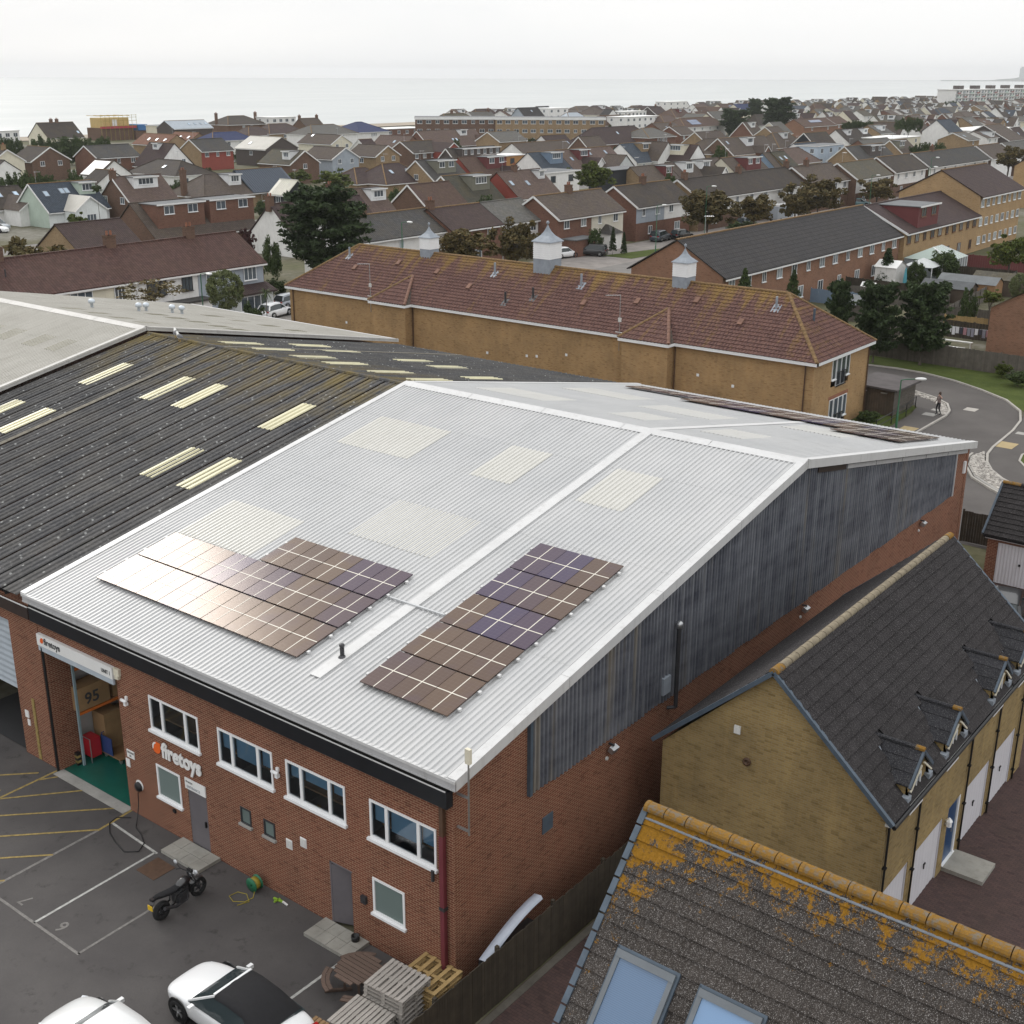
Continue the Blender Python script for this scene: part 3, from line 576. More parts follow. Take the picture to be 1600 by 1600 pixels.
# loading bay: header sign, shutter edge, inner room
b = MB(); b.box(-19.4, -15.03, .09, .16, 4.86, 5.06); b.build('roller_shutter', 'shutter', u1)
b = MB(); b.face([(-19.2, .3, .02), (-6, .3, .02), (-6, 14, .02), (-19.7, 14, .02), (-19.7, .3, .02)]); b.build('bay_floor', 'floor_green', u1)
b = MB(); b.box(-19.2, -15.03, -.12, .3, -.02, .03); b.build('bay_threshold', 'concrete', u1)
b = MB(); b.box(-19.7, -19.2, YF+.105, 1.15, 0, 5.2); b.build('bay_reveal', 'brick_warehouse', u1)
b = MB(); b.face([(-19.7, 9, 0), (-6, 9, 0), (-6, 9, 6.5), (-19.7, 9, 6.5)]); b.build('bay_rear_wall', 'wall_white', u1)
b = MB(); b.face([(-14.9, YF+.1, 0), (-14.9, 9, 0), (-14.9, 9, 5.5), (-14.9, YF+.1, 5.5)]); b.build('bay_side_wall', 'wall_white', u1)
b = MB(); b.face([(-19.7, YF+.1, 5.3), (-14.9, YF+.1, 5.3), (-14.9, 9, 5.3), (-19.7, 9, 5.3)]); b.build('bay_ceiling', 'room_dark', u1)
b = MB(); b.tube([(-19.24, .12, 0), (-19.24, .12, 5.0)], .05, 8); b.build('guide_post', 'black_plastic', u1)
# brick pier between the two units, shutter of the next one
b = MB(); b.box(-21.4, -19.5, YF-.02, YF+.6, 0, 6.4); b.build('brick_pier', 'brick_warehouse', u1)
b = MB(); b.box(-20.52, -20.36, YF-.05, YF-.021, .05, 2.55); b.build('yellow_guard', 'line_yellow', u1)
for sx in (0, 1):
    cx, nx, wd = ((-11.2, 6, 1.9), (-4.5, 6, 1.82))[sx]
    st = thing('door_step', ['paved grey step of square slabs under the entrance door', 'paved grey step of square slabs under the ajar door'][sx], 'step', (cx, -.3, 0), group='paved door steps')
    for i in range(4 if sx == 0 else 4):
        for j in range(2):
            b = MB(); ww = wd/4; x = cx-wd/2+i*ww; b.box(x+.006, x+ww-.006, -.72+j*.46, -.72+(j+1)*.46-.012, .0, .125+.004*((i+j) % 2)); b.build('slab', 'slab', st)

u2 = thing('warehouse_unit', 'neighbouring unit with dark fibre cement roof speckled with lichen', 'warehouse', (-29.5, 20, 0))
roof_unit(u2, -39.1, -19.98, -.12, .3, 'round', 'roof_fibre')
CR = dict(pitch=.3, kind='round', mat='roof_cream_light', dz=-.12)
for x, y in ((-36.45, 13.7), (-31.5, 13.7), (-29.1, 13.7), (-23.05, 13.7), (-24.25, 8.25), (-21.82, 8.25), (-35.1, 8.2), (-37.7, 8.2)): light_on(u2, x, y, 1.0, 2.75, -.12, .3, 'round', 'roof_cream_light', lift=.03)
for x, y in ((-36.0, 22.1), (-33.6, 27.3), (-36.2, 27.4), (-30.3, 22.1), (-27.8, 22.0), (-29.9, 29.5), (-27.3, 29.4), (-21.9, 21.9), (-22.8, 27.0), (-20.9, 27.0), (-24.6, 22), (-33.5, 22.1)):
    light_on(u2, x, L-y-2.75, 1.0, 2.75, -.12, .3, 'round', 'roof_cream_light', back=True, lift=.03)
b = MB(); slab(u2, 'cap_strip', -33.4, -33.12, .2, 19.8, -.12, 'strip_lichen', lift=.055); slab(u2, 'cap_strip', -33.4, -33.12, .2, 19.8, -.12, 'strip_lichen', back=True, lift=.055)
for i in range(10):
    x0 = -39.0+i*1.9; b = MB(); z = HE+DR-.12
    b.tube([(x0, L/2, z+.03), (x0+1.88, L/2, z+.03)], .11, 8)
    b.build('ridge_cap', 'roof_fibre', u2)
b = MB(); b.box(-40, -19.6, -.04, .0, 6.0, 6.45); b.build('gutter_fascia', 'fascia_brown', u2); b = MB(); b.box(-40, -19.6, -.05, .0, 6.45, 6.47); b.build('gutter_edge', 'flash_white', u2); b = MB(); b.box(-39.9, -19.95, .0, .2, 6.25, 6.3); b.build('gutter_lining', 'gutter_inner', u2)
b = MB(); wall_holes(b, 'Y', YF-.005, -40, -21.4, 0, 6.5, [(-25.8, -21.4, 0, 5.4)], .3); b.build('front_wall', 'brick_warehouse', u2)
b = MB(); b.face([(-39, L-.3, 0), (-20, L-.3, 0), (-20, L-.3, 6.7), (-39, L-.3, 6.7)]); b.build('rear_wall', 'brick_warehouse', u2)
sh = MB(); nz = 24
sh.grid([[(-25.8, YF+.15+.02*(k % 2), 2.5+k*(3.0/nz)) for k in range(nz+1)], [(-21.42, YF+.15+.02*(k % 2), 2.5+k*(3.0/nz)) for k in range(nz+1)]]); sh.build('roller_shutter', 'shutter', u2)
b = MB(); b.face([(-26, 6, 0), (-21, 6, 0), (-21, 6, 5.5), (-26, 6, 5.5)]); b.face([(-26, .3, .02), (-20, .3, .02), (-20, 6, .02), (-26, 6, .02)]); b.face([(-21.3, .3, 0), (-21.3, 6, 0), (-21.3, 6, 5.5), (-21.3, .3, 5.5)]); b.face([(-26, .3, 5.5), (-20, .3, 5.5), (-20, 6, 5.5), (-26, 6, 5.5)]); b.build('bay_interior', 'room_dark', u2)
u3 = thing('warehouse_unit', 'far unit with pale beige ribbed roof and dull rooflights', 'warehouse', (-50, 20, 0))
roof_unit(u3, -61.1, -39.16, .2, .2, 'trap', 'roof_beige')
for x, y, w in ((-44.4, 15.5, 1.2), (-42.2, 15.5, 1.0), (-47.2, 15.5, 1.2), (-49.2, 15.5, 1.0), (-46.4, 8.3, 1.0), (-48.8, 8.3, 1.0)): light_on(u3, x, y, w, 1.5, .2, .2, 'trap', 'roof_dirty_light', lift=.016)
for x, y in ((-49.8, 21.4), (-47.4, 21.5), (-42.4, 21.4), (-44.8, 21.4), (-48.9, 26.8), (-46.9, 26.8), (-44.9, 26.9), (-42.5, 26.6), (-40.9, 26.6), (-50.5, 32.5), (-47.6, 32.4), (-44.9, 32.6), (-42.3, 32.5)): light_on(u3, x, L-y-1.4, 1.0, 1.4, .2, .2, 'trap', 'roof_dirty_light', back=True, lift=.016)
for i in range(5):
    x0 = -61+i*4.37; b = MB()
    for sgn in (-1, 1):
        y1 = L/2+sgn*.4; z1 = HE+.2+DR-K*.4+.05; b.face([(x0, L/2, HE+.2+DR+.1), (x0+4.35, L/2, HE+.2+DR+.1), (x0+4.35, y1, z1), (x0, y1, z1)])
    b.build('ridge_cap', 'flash_dull', u3)
verge(u3, -39.38, -39.12, -39.12, .2, 'flash_dull', .22)
b = MB(); b.box(-61, -39.12, L-.02, L+.1, 6.95, 7.15); b.build('eave_trim', 'flash_white', u3)
b = MB(); b.box(-61, -39.2, .25, L-.3, 0, 6.7); b.build('wall', 'brick_warehouse', u3)
paint('cowl', (.55, .6, .65), .4, .15, 3, .4)
for i, (x, y) in enumerate(((-51.2, 24.7), (-50.4, 27.6), (-51.0, 28.6), (-50.8, 30.5), (-50.3, 30.9))):
    z = HE+.2+K*(L-y); b = MB(); b.lathe([(.1, 0), (.1, .3), (.2, .32), (.22, .45), (.18, .55), (.05, .6), (0.01, .6)], (x, y, z), 10); tag(b.build('roof_cowl', 'cowl', None, True), 'small pale ventilation cowl on the beige unit roof', 'vent', 'cowls on the beige roof')

# ---------------- solar arrays ----------------
b = NB('solar'); uv = b.uv(); s = b.sep(uv); g1 = b.math('FRACT', b.math('MULTIPLY', s[0], 6.0)); g2 = b.math('FRACT', b.math('MULTIPLY', s[1], 6.8))
ln = b.math('MAXIMUM', b.ramp(g1, [(.0, 1.0), (.05, 0)]), b.ramp(g2, [(.0, 1.0), (.06, 0)]))
r = b.rand(); c = b.ramp(r, [(.0, (.022, .02, .075)), (.2, (.04, .025, .05)), (.4, (.062, .036, .027)), (1, (.085, .052, .034))])
n = b.noise(b.geo(), .7, 3, .5); c = b.mix(b.ramp(n, [(.5, 0), (.72, .5)]), c, (.045, .03, .06)); c = b.mix(b.math('MULTIPLY', ln, .22), c, (.28, .26, .25)); b.set(c, .2, 0, .6); b.b.inputs['Specular Tint'].default_value = (1, .80, .66, 1)
paint('solar_line', (.68, .64, .56), .4, .1, 2); paint('alu', (.55, .56, .57), .35, .1, 2, .6)
pb = MB(); pb.box(.01, 1.115, .01, 1.745, 0, .035); pmesh = pb.mesh('panel', 'solar')
pb = MB(); pb.box(.547, .577, .012, 1.743, .036, .0405); pb.box(.012, 1.113, .862, .895, .036, .0412); lmesh = pb.mesh('cell_divider', 'solar_line')
def panel(parent, x, y, back=False):
    o = slope_obj('panel', pmesh, parent, x if not back else x+1.13, y, 0, back, .13); inst('cell_divider', lmesh, o); return o
def rails(parent, x0, x1, ys, back=False):
    for y in ys:
        q = MB(); q.box(-.08, x1-x0+.08, -.02, .02, -.05, 0); slope_obj('rail', q.mesh('rail', 'alu'), parent, x0 if not back else x1, y, 0, back, .125)
        if not back:
            for e in (-.12, x1-x0+.04):
                q = MB(); q.box(e, e+.09, -.05, .05, -.06, .02); slope_obj('rail_clamp', q.mesh('rail_clamp', 'flash_white'), parent, x0, y, 0, back, .125)
a1 = thing('solar_array', 'wide solar array of pale glaring panels with a stepped upper edge', 'solar array', (-13, 4.5, HE+K*4.5))
for i in range(9):
    for j in range(2 if i < 4 else 3): panel(a1, -18.05+i*1.134, 1.84+j*1.775)
rails(a1, -18.05, -7.85, [2.25, 3.2, 4.0, 4.95]); rails(a1, -13.5, -7.85, [5.8, 6.7])
a2 = thing('solar_array', 'narrow solar array of three columns of dark brown panels', 'solar array', (-3.5, 6, HE+K*6))
for i in range(3):
    for j in range(5): panel(a2, -5.24+i*1.122, 1.86+j*1.765)
rails(a2, -5.24, -1.88, [2.3+q*.883 for q in range(10)])
a3 = thing('solar_array', 'long solar strip along the far eave of the white roof', 'solar array', (-10, 35, HE+K*5))
for i in range(15):
    panel(a3, -18.1+i*1.134, 2.5, True)
    if i >= 4: panel(a3, -18.1+i*1.134, 4.28, True)
    if i >= 12: panel(a3, -18.1+i*1.134, 6.06, True)
rails(a3, -18.1, -1.1, [2.9, 3.9], True)
b = MB(); q = b.bar((-7.75, 5.75, HE+K*5.75+.09), (-5.25, 5.77, HE+K*5.77+.09), .07, .05); tag(b.build('cable_conduit', 'alu'), 'thin metal cable conduit joining the two solar arrays', 'conduit')
b = MB(); b.lathe([(.07, -.1), (.07, .35), (.085, .36), (.085, .42), (.03, .44), (.01, .44)], (-6.7, 2.6, HE+K*2.6+.06), 10); b.lathe([(.16, .02), (.13, .06), (.07, .12)], (-6.7, 2.6, HE+K*2.6), 10); tag(b.build('roof_vent', 'dark_metal', None, True), 'short dark vent pipe on the flat cap strip of the white roof', 'vent')

# ---------------- lettering and signs ----------------
RX = (R(90), 0, 0)
sg = thing('wall_lettering', 'white firetoys lettering with orange flame logo on the brick wall', 'sign', (-12, .2, 3.1))
text('lettering', 'firetoys', .76, 'sign_white', sg, (-12.80+12, -.05, 2.95-3.1), RX, .026, .02, .86)
def flame(parent, cx, y, cz, r, th=.02):
    # orange disc with square shoulder, white crescent cut across it
    pts = [(cx+r*math.cos(a), cz+r*math.sin(a)) for a in [R(90+i*15) for i in range(19)]]+[(cx+r, cz+r)]
    q = MB(); q.face([(x, y, z) for x, z in pts]); n = len(pts)
    for i in range(n): a, c2 = pts[i], pts[(i+1) % n]; q.face([(a[0], y, a[1]), (c2[0], y, c2[1]), (c2[0], y+th, c2[1]), (a[0], y+th, a[1])])
    q.build('logo_disc', 'sign_orange', parent)
    o_ = [(cx+r*.98*math.cos(a), cz+r*.98*math.sin(a)) for a in [R(95+i*11) for i in range(11)]]; i_ = [(cx+r*.28+r*.95*math.cos(a), cz-r*.12+r*.95*math.sin(a)) for a in [R(105+i*8) for i in range(11)]]
    q = MB(); q.grid([[(x, y-.004, z) for x, z in o_], [(x, y-.004, z) for x, z in i_]]); q.build('logo_crescent', 'sign_white', parent)
flame(sg, -13.1, .16, 3.16, .21)
hs_ = thing('header_sign', 'white header board over the loading bay reading firetoys and UNIT 1', 'sign', (-17.2, .1, 5.28))
b = MB(); b.box(-19.42, -15.03, .07, .2, 5.07, 5.5); b.build('board', 'sign_white', hs_)
text('lettering', 'firetoys', .34, 'sign_text', hs_, (-18.98+17.2, .062-.1, 5.2-5.28), RX, .008, .003, .95); text('lettering', 'UNIT 1', .2, 'sign_text', hs_, (-15.62+17.2, .062-.1, 5.2-5.28), RX, .004, .003, .8); flame(hs_, -19.12, .058, 5.3, .105, .008)
es = thing('entrance_sign', 'white ENTRANCE sign board above the grey entrance door', 'sign', (-11.2, .18, 2.37))
b = MB(); b.box(-11.74, -10.72, .165, .2, 2.18, 2.57); b.build('board', 'sign_white', es); text('lettering', 'ENTRANCE', .13, 'lead', es, (-.45, -.02, -.13), RX, .001, .002); text('lettering', 'firetoys', .11, 'sign_text', es, (-.48, -.02, .06), RX, .001, .002)
gs = thing('goods_sign', 'small white GOODS IN sign beside the loading bay', 'sign', (-14.64, .19, 2.35))
b = MB(); b.box(-14.84, -14.44, .175, .2, 2.2, 2.49); b.build('board', 'sign_white', gs); text('lettering', 'GOODS', .1, 'sign_text', gs, (-.17, -.018, .03), RX, .003, .002); text('lettering', 'IN', .1, 'sign_text', gs, (-.06, -.018, -.1), RX, .003, .002)
b = MB(); b.box(-14.95, -14.74, .18, .2, 1.8, 2.11); tag(b.build('notice', 'sign_white'), 'small white notice below the GOODS IN sign', 'notice')
b = MB(); b.box(-21.08, -20.85, .16, .19, 1.62, 1.9); tag(b.build('notice', 'sign_white'), 'white notice on the brick pier between the two shutters', 'notice'); b = MB(); b.box(-20.98, -20.83, .16, .19, 1.3, 1.55); tag(b.build('notice', 'notice_pink' if 'notice_pink' in MATS else 'sign_white'), 'small lower notice on the brick pier between the shutters', 'notice')
# ---------------- wall fittings ----------------
def cctv(x, z, label):
    t = thing('security_camera', label, 'camera', (x, YF, z), group='security cameras on the front wall')
    b = MB(); b.box(-.08, .02, -.06, 0, -.02, .12); b.build('bracket', 'upvc', t, local=True)
    b = MB(); b.lathe([(.001, -.14), (.055, -.14), (.06, .12), (.04, .14), (.001, .14)], (-.03, -.14, .0), 10, axis='X'); b.build('camera_body', 'upvc', t, True, local=True)
    b = MB(); b.lathe([(.001, -.145), (.045, -.145)], (-.035, -.14, 0), 10, axis='X'); b.build('lens', 'black_plastic', t, local=True)
    b = MB(); b.box(-.02, .09, -.17, -.05, -.16, -.05); b.build('spot_lamp', 'upvc', t, local=True)
cctv(-14.5, 4.45, 'white security camera high on the wall beside the loading bay'); cctv(-7.12, 4.5, 'white security camera between two upstairs windows')
b = MB(); b.box(-15.0, -14.72, YF-.1, YF, 5.25, 5.5); b.box(-14.95, -14.77, YF-.11, YF, 5.12, 5.26); tag(b.build('alarm_box', 'cream'), 'cream alarm bell box at the end of the header board', 'alarm box')
ev = thing('charging_point', 'black and white car charging point with a looped cable', 'charger', (-14.36, YF, 1.15))
b = MB(); b.lathe([(.001, -.13), (.12, -.13), (.17, -.09), (.18, 0)], (0, 0, .05), 16, axis='Y'); b.build('housing', 'black_plastic', ev, True, local=True); b = MB(); b.lathe([(.001, -.02), (.2, -.02), (.2, 0)], (.02, 0, .1), 16, axis='Y'); b.build('back_plate', 'sign_white', ev, local=True)
pts = [(-14.36, .12, 1.0), (-14.38, .1, .5), (-14.3, -.05, .12), (-14.0, -.35, .03), (-13.5, -.5, .03), (-13.0, -.75, .03), (-12.75, -1.15, .03), (-13.1, -1.45, .03), (-13.8, -1.3, .03), (-14.4, -1.1, .03), (-14.9, -.75, .03), (-15.0, -.4, .03), (-14.6, -.1, .03)]
b = MB(); b.tube(pts, .018, 6); b.build('cable', 'black_plastic', ev, True)
for i, (x, z) in enumerate(((-6.86, 2.07), (-6.22, 2.39))):
    t = thing('wall_vent', ['lower white twin vent on the front wall', 'upper white twin vent on the front wall'][i], 'vent', (x, YF, z), group='white twin vents')
    b = MB(); b.box(-.13, .13, -.02, 0, -.16, .16); b.build('plate', 'upvc', t, local=True)
    for q in (-1, 1):
        b = MB(); b.box(q*.06-.045, q*.06+.045, -.035, -.02, -.13, .13); b.build('louvre', 'upvc_dirty', t, local=True)
b = MB(); b.box(-12.55, -12.41, YF-.05, YF, .93, 1.05); tag(b.build('wall_outlet', 'black_plastic'), 'small black outlet under the ground floor window', 'outlet')
b = MB(); b.box(-3.82, -3.62, YF-.09, YF, 1.42, 1.66); b.box(-3.78, -3.66, YF-.1, YF-.09, 1.46, 1.52); tag(b.build('key_safe', 'dark_metal'), 'grey key box on the wall beside the ajar door', 'key box')
b = MB(); b.tube([(-.96, YF-.12, 3.78), (-.96, YF-.12, 3.45)], .05, 8); b.box(-.99, -.93, YF-.12, YF, 3.68, 3.76); tag(b.build('wall_light', 'dark_metal'), 'small black wall light under the corner office window', 'light')
dp = thing('downpipe', 'square downpipe at the warehouse corner, brown above and maroon below', 'downpipe', (-.6, .12, 0))
b = MB(); b.box(-.68, -.55, .06, .19, 5.0, 6.05); b.build('upper_pipe', 'brown_pipe', dp); b = MB(); b.box(-.685, -.545, .05, .188, 0, 5.0); b.build('lower_pipe', 'maroon_pipe', dp)
b = MB(); b.box(-.71, -.52, .03, .2, 2.66, 2.76); b.build('pipe_clamp', 'dark_metal', dp)
mast = thing('antenna_mast', 'slim steel mast with a white panel antenna at the roof corner', 'antenna', (.12, .35, 5))
b = MB(); b.tube([(.12, .35, 5.2), (.12, .35, 7.4)], .025, 8); b.build('pole', 'steel', mast); b = MB(); b.box(.04, .2, .3, .4, 7.35, 7.78); b.build('panel_antenna', 'cream', mast)
for z in (5.3, 6.3): b = MB(); b.box(-.28, .12, .32, .38, z, z+.05); b.build('bracket', 'steel', mast)
fl = thing('flue', 'grey boiler flue with cowl on the flank wall', 'flue', (-.1, 11.2, 4.2))
b = MB(); b.tube([(-.05, 11.2, 4.35), (-.05, 11.2, 7.2)], .07, 10); b.build('flue_pipe', 'dark_metal', fl, True); b = MB(); b.lathe([(.07, 7.2), (.12, 7.22), (.12, 7.38), (.05, 7.45), (.01, 7.45)], (-.05, 11.2, 0), 10); b.build('cowl', 'steel', fl, True)
b = MB(); b.tube([(-.29, 11.05, 4.3), (-.05, 11.2, 4.35)], .06, 8); b.build('elbow', 'dark_metal', fl)
b = MB(); b.box(-.29, -.12, 10.5, 10.95, 5.0, 5.6); tag(b.build('meter_box', 'lead'), 'grey box beside the flue on the flank cladding', 'box')
for i, y in enumerate((7.6, 21.2, 33.7)):
    t = thing('flood_light', ['flood light on the flank wall nearest the street front', 'flood light on the flank wall behind the dormered house ridge', 'flood light on the flank wall near the rear corner'][i], 'light', (XS, y, 4.5), group='flood lights on the flank')
    b = MB(); b.box(0, .2, -.03, .03, .0, .05); b.build('arm', 'dark_metal', t, local=True); b = MB(); b.box(.12, .3, -.16, .16, -.12, .06, rot=Matrix.Rotation(R(25), 3, 'Y')); b.build('lamp_head', 'steel', t, local=True)
    b = MB(); b.lathe([(.001, .06), (.06, .05), (.07, 0)], (0, -.12, -.45), 8, axis='X'); b.build('sensor', 'upvc_dirty', t, local=True)
b = MB(); b.box(XS-.01, XS+.03, 4.15, 4.65, 3.05, 3.6); tag(b.build('wall_grille', 'lead_dark'), 'dark square grille on the flank wall', 'grille')
b = MB(); b.box(XS, XS+.1, L-.95, L-.75, 5.5, 6.1); tag(b.build('alarm_box', 'upvc'), 'white box under the far eave corner of the flank', 'alarm box')

# ---------------- loading bay contents ----------------
paint('rack_orange', (.6, .16, .03), .5); paint('rack_blue', (.25, .33, .36), .5); paint('cardboard', (.32, .20, .10), .8, .15, 2); paint('trolley_blue', (.03, .06, .18), .4); paint('crate_red', (.42, .02, .03), .45, .1, 3)
rk = thing('pallet_rack', 'pallet rack with orange beams inside the loading bay', 'rack', (-19.2, 2.5, 0))
for y in (.95, 3.3, 5.6):
    for x in (-19.6, -18.85): b = MB(); b.box(x-.04, x+.04, y-.04, y+.04, 0.02, 4.8); b.build('upright', 'rack_blue', rk)
for z in (2.1, 3.9):
    for x in (-19.6, -18.85): b = MB(); b.box(x-.03, x+.03, .99, 5.56, z-.06, z+.05); b.build('beam', 'rack_orange', rk)
    b = MB(); b.box(-19.56, -18.89, 1.0, 5.55, z+.055, z+.08); b.build('shelf', 'desk', rk)
bxs = thing('cardboard_box', 'large cardboard box marked 95 on the rack', 'box', (-19.2, 1.6, 2.2))
b = MB(); b.box(-19.5, -18.8, 1.0, 2.3, 2.19, 3.1); b.build('carton', 'cardboard', bxs); text('marking', '95', .62, 'sign_text', bxs, (.41, -.35, .2), (R(90), 0, R(90)), .012, .002)
for i, (y0, y1, z0, z1, x1) in enumerate(((2.5, 3.2, 2.19, 3.3, -18.9), (3.5, 4.6, 2.19, 3.0, -18.95), (1.9, 2.6, .03, 1.7, -18.75), (2.75, 3.4, .03, 1.5, -18.9), (1.1, 2.2, 4.0, 4.7, -18.9))):
    b = MB(); b.box(-19.5, x1, y0, y1, z0, z1); tag(b.build('cardboard_box', 'cardboard'), ['tall plain carton next to the box marked 95', 'plain carton far along the rack shelf', 'upright carton standing on the green floor behind the trolley', 'shorter carton standing on the floor behind the upright one', 'carton on the top shelf of the rack'][i], 'box', 'cartons in the loading bay')
tr_ = thing('platform_trolley', 'blue platform trolley with boxes standing in the loading bay', 'trolley', (-18.3, 2.1, 0))
b = MB(); b.box(-18.85, -17.75, 1.75, 2.45, .2, .25); b.build('deck', 'desk', tr_)
for x, y in ((-18.75, 1.83), (-17.85, 1.83), (-18.75, 2.37), (-17.85, 2.37)): b = MB(); b.lathe([(.02, -.025), (.09, -.025), (.09, .025), (.02, .025)], (x, y, .11), 10, axis='Y'); b.build('castor', 'steel', tr_)
b = MB(); b.tube([(-18.85, 1.8, .25), (-18.85, 1.8, 1.0), (-18.85, 2.4, 1.0), (-18.85, 2.4, .25)], .02, 6); b.build('handle', 'trolley_blue', tr_)
b = MB(); b.box(-18.84, -18.2, 1.74, 1.77, .25, .95); b.build('end_panel', 'trolley_blue', tr_)
b = MB(); b.box(-19.5, -18.95, 1.35, 1.75, .15, .95); b.build('x', 'crate_red') if False else None
t = thing('roll_cage', 'red crate on a wheeled steel frame beside the trolley', 'crate', (-19.0, 1.5, 0)); b = MB(); b.box(-19.35, -18.75, 1.25, 1.65, .2, .95); b.build('crate', 'crate_red', t); b = MB(); b.tube([(-19.4, 1.2, .03), (-19.4, 1.2, 1.0), (-18.72, 1.2, 1.0), (-18.72, 1.2, .03)], .02, 6); b.build('frame', 'steel', t)
t = thing('bollard', 'black and yellow striped guard bollard inside the loading bay', 'bollard', (-19.05, .85, .02))
for i in range(5): b = MB(); b.box(-.08, .08, -.08, .08, i*.1, i*.1+.1); b.build('stripe', ['black_plastic', 'line_yellow'][i % 2], t, local=True)

# ---------------- hose reel and oddments ----------------
paint('hose_green', (.02, .14, .07), .5); paint('hose_yellow', (.30, .24, .03), .5); paint('tool_green', (.25, .42, .04), .5)
t = thing('hose_reel', 'green garden hose reel with loose hose by the wall', 'hose reel', (-8.2, -.15, 0))
b = MB(); b.lathe([(.03, -.14), (.24, -.14), (.24, -.12), (.14, -.11), (.14, .11), (.24, .12), (.24, .14), (.03, .14)], (0, 0, .27), 16, axis='Y'); b.build('reel', 'hose_green', t, True, local=True); b = MB(); b.lathe([(.145, -.1), (.2, -.08), (.2, .08), (.145, .1)], (0, 0, .27), 14, axis='Y'); b.build('wound_hose', 'hose_yellow', t, True, local=True)
b = MB(); b.tube([(.1, -.1, .1), (.25, -.3, .02), (.2, -.6, .02), (-.1, -.8, .02), (-.4, -.7, .02), (-.35, -.4, .02), (-.05, -.3, .02), (.3, -.5, .02), (.15, -.85, .02)], .014, 6); b.build('loose_hose', 'hose_yellow', t, True, local=True)
t = thing('garden_tool', 'lime green hand tool lying by the wall', 'tool', (-7.2, -.1, .02)); b = MB(); b.bar((-.2, 0, .04), (.15, .05, .04), .06, .05); b.bar((-.05, -.12, .04), (-.02, .1, .04), .05, .05); b.build('body', 'tool_green', t, local=True); b = MB(); b.bar((.15, .05, .04), (.4, .02, .04), .05, .04); b.build('nozzle', 'sign_white', t, local=True)
b = MB(); b.lathe([(.001, 0), (.12, .0), (.13, .16), (.11, .16), (.1, .03), (.001, .03)], (-3.95, -.02, .13), 12); tag(b.build('pot', 'black_plastic', None, True), 'small black pot on the step by the ajar door', 'pot')
b = MB(); b.box(-12.0, -11.1, -1.8, -.95, .013, .022); struct(b.build('manhole_cover', 'brown_pipe'))

# ---------------- boarded fence along the drive ----------------
paint('fence_dark', (.058, .047, .034), .9, .35, 3, objr=.5); paint('fence_grey', (.13, .115, .098), .9, .3, 2, objr=.5)
def fence(label, a, c2, h, mat, bw=.12, posts=1.8, z=0, group=None, cat='fence'):
    a = Vector((*a, 0)); c2 = Vector((*c2, 0)); d = (c2-a); Ln = d.length; d.normalize(); ang = math.atan2(d.y, d.x)
    t = thing('fence', label, cat, (a.x, a.y, z), ang, group); n = max(1, int(Ln/bw))
    bm_ = MB(); bm_.box(0, bw*.97, -.012, .012, .05, h); me = bm_.mesh('board', mat)
    bm2 = MB(); bm2.box(0, bw*.97, -.012, .012, .05, h-.03); me2 = bm2.mesh('board', mat)
    for i in range(n): inst('board', me if rnd.random() < .6 else me2, t, (i*Ln/n, rnd.uniform(-.006, .006), 0), (0, 0, rnd.uniform(-.03, .03)))
    pm_ = MB(); pm_.box(-.05, .05, .015, .115, 0, h+.06); pm = pm_.mesh('post', mat)
    k = int(Ln/posts)
    for i in range(k+1): inst('post', pm, t, (i*Ln/max(1, k), 0, 0))
    for zz in (.3, h*.55, h-.25): rb = MB(); rb.box(0, Ln, .013, .05, zz, zz+.07); rb.build('rail', mat, t, local=True)
    return t
fence('dark weathered board fence between the warehouse flank and the paved drive', (.87, -7), (.95, 21), 1.8, 'fence_dark', .1, 2.4)
paint('canopy_pale', (.42, .46, .54), .5, .1, 2)
t = thing('curved_canopy', 'pale curved plastic canopy stored between the fence and the brick wall', 'canopy', (.35, 1.6, 0)); b = MB(); rows = []
for i in range(11):
    u = i/10; y = .35+u*2.5; zz = 1.55+.75*math.sin(u*1.45+.1); rows.append([(.40, y, zz-.5), (.42, y, zz-.22), (.66, y, zz-.18), (.72, y, zz-.27)])
b.grid(rows); b.build('shell', 'canopy_pale', t, True)
b = MB(); b.box(.3, .60, .6, 2.7, 0.0, 1.3); b.build('body', 'black_plastic', t)  # black box stands in for the shade in the hollow under the shell

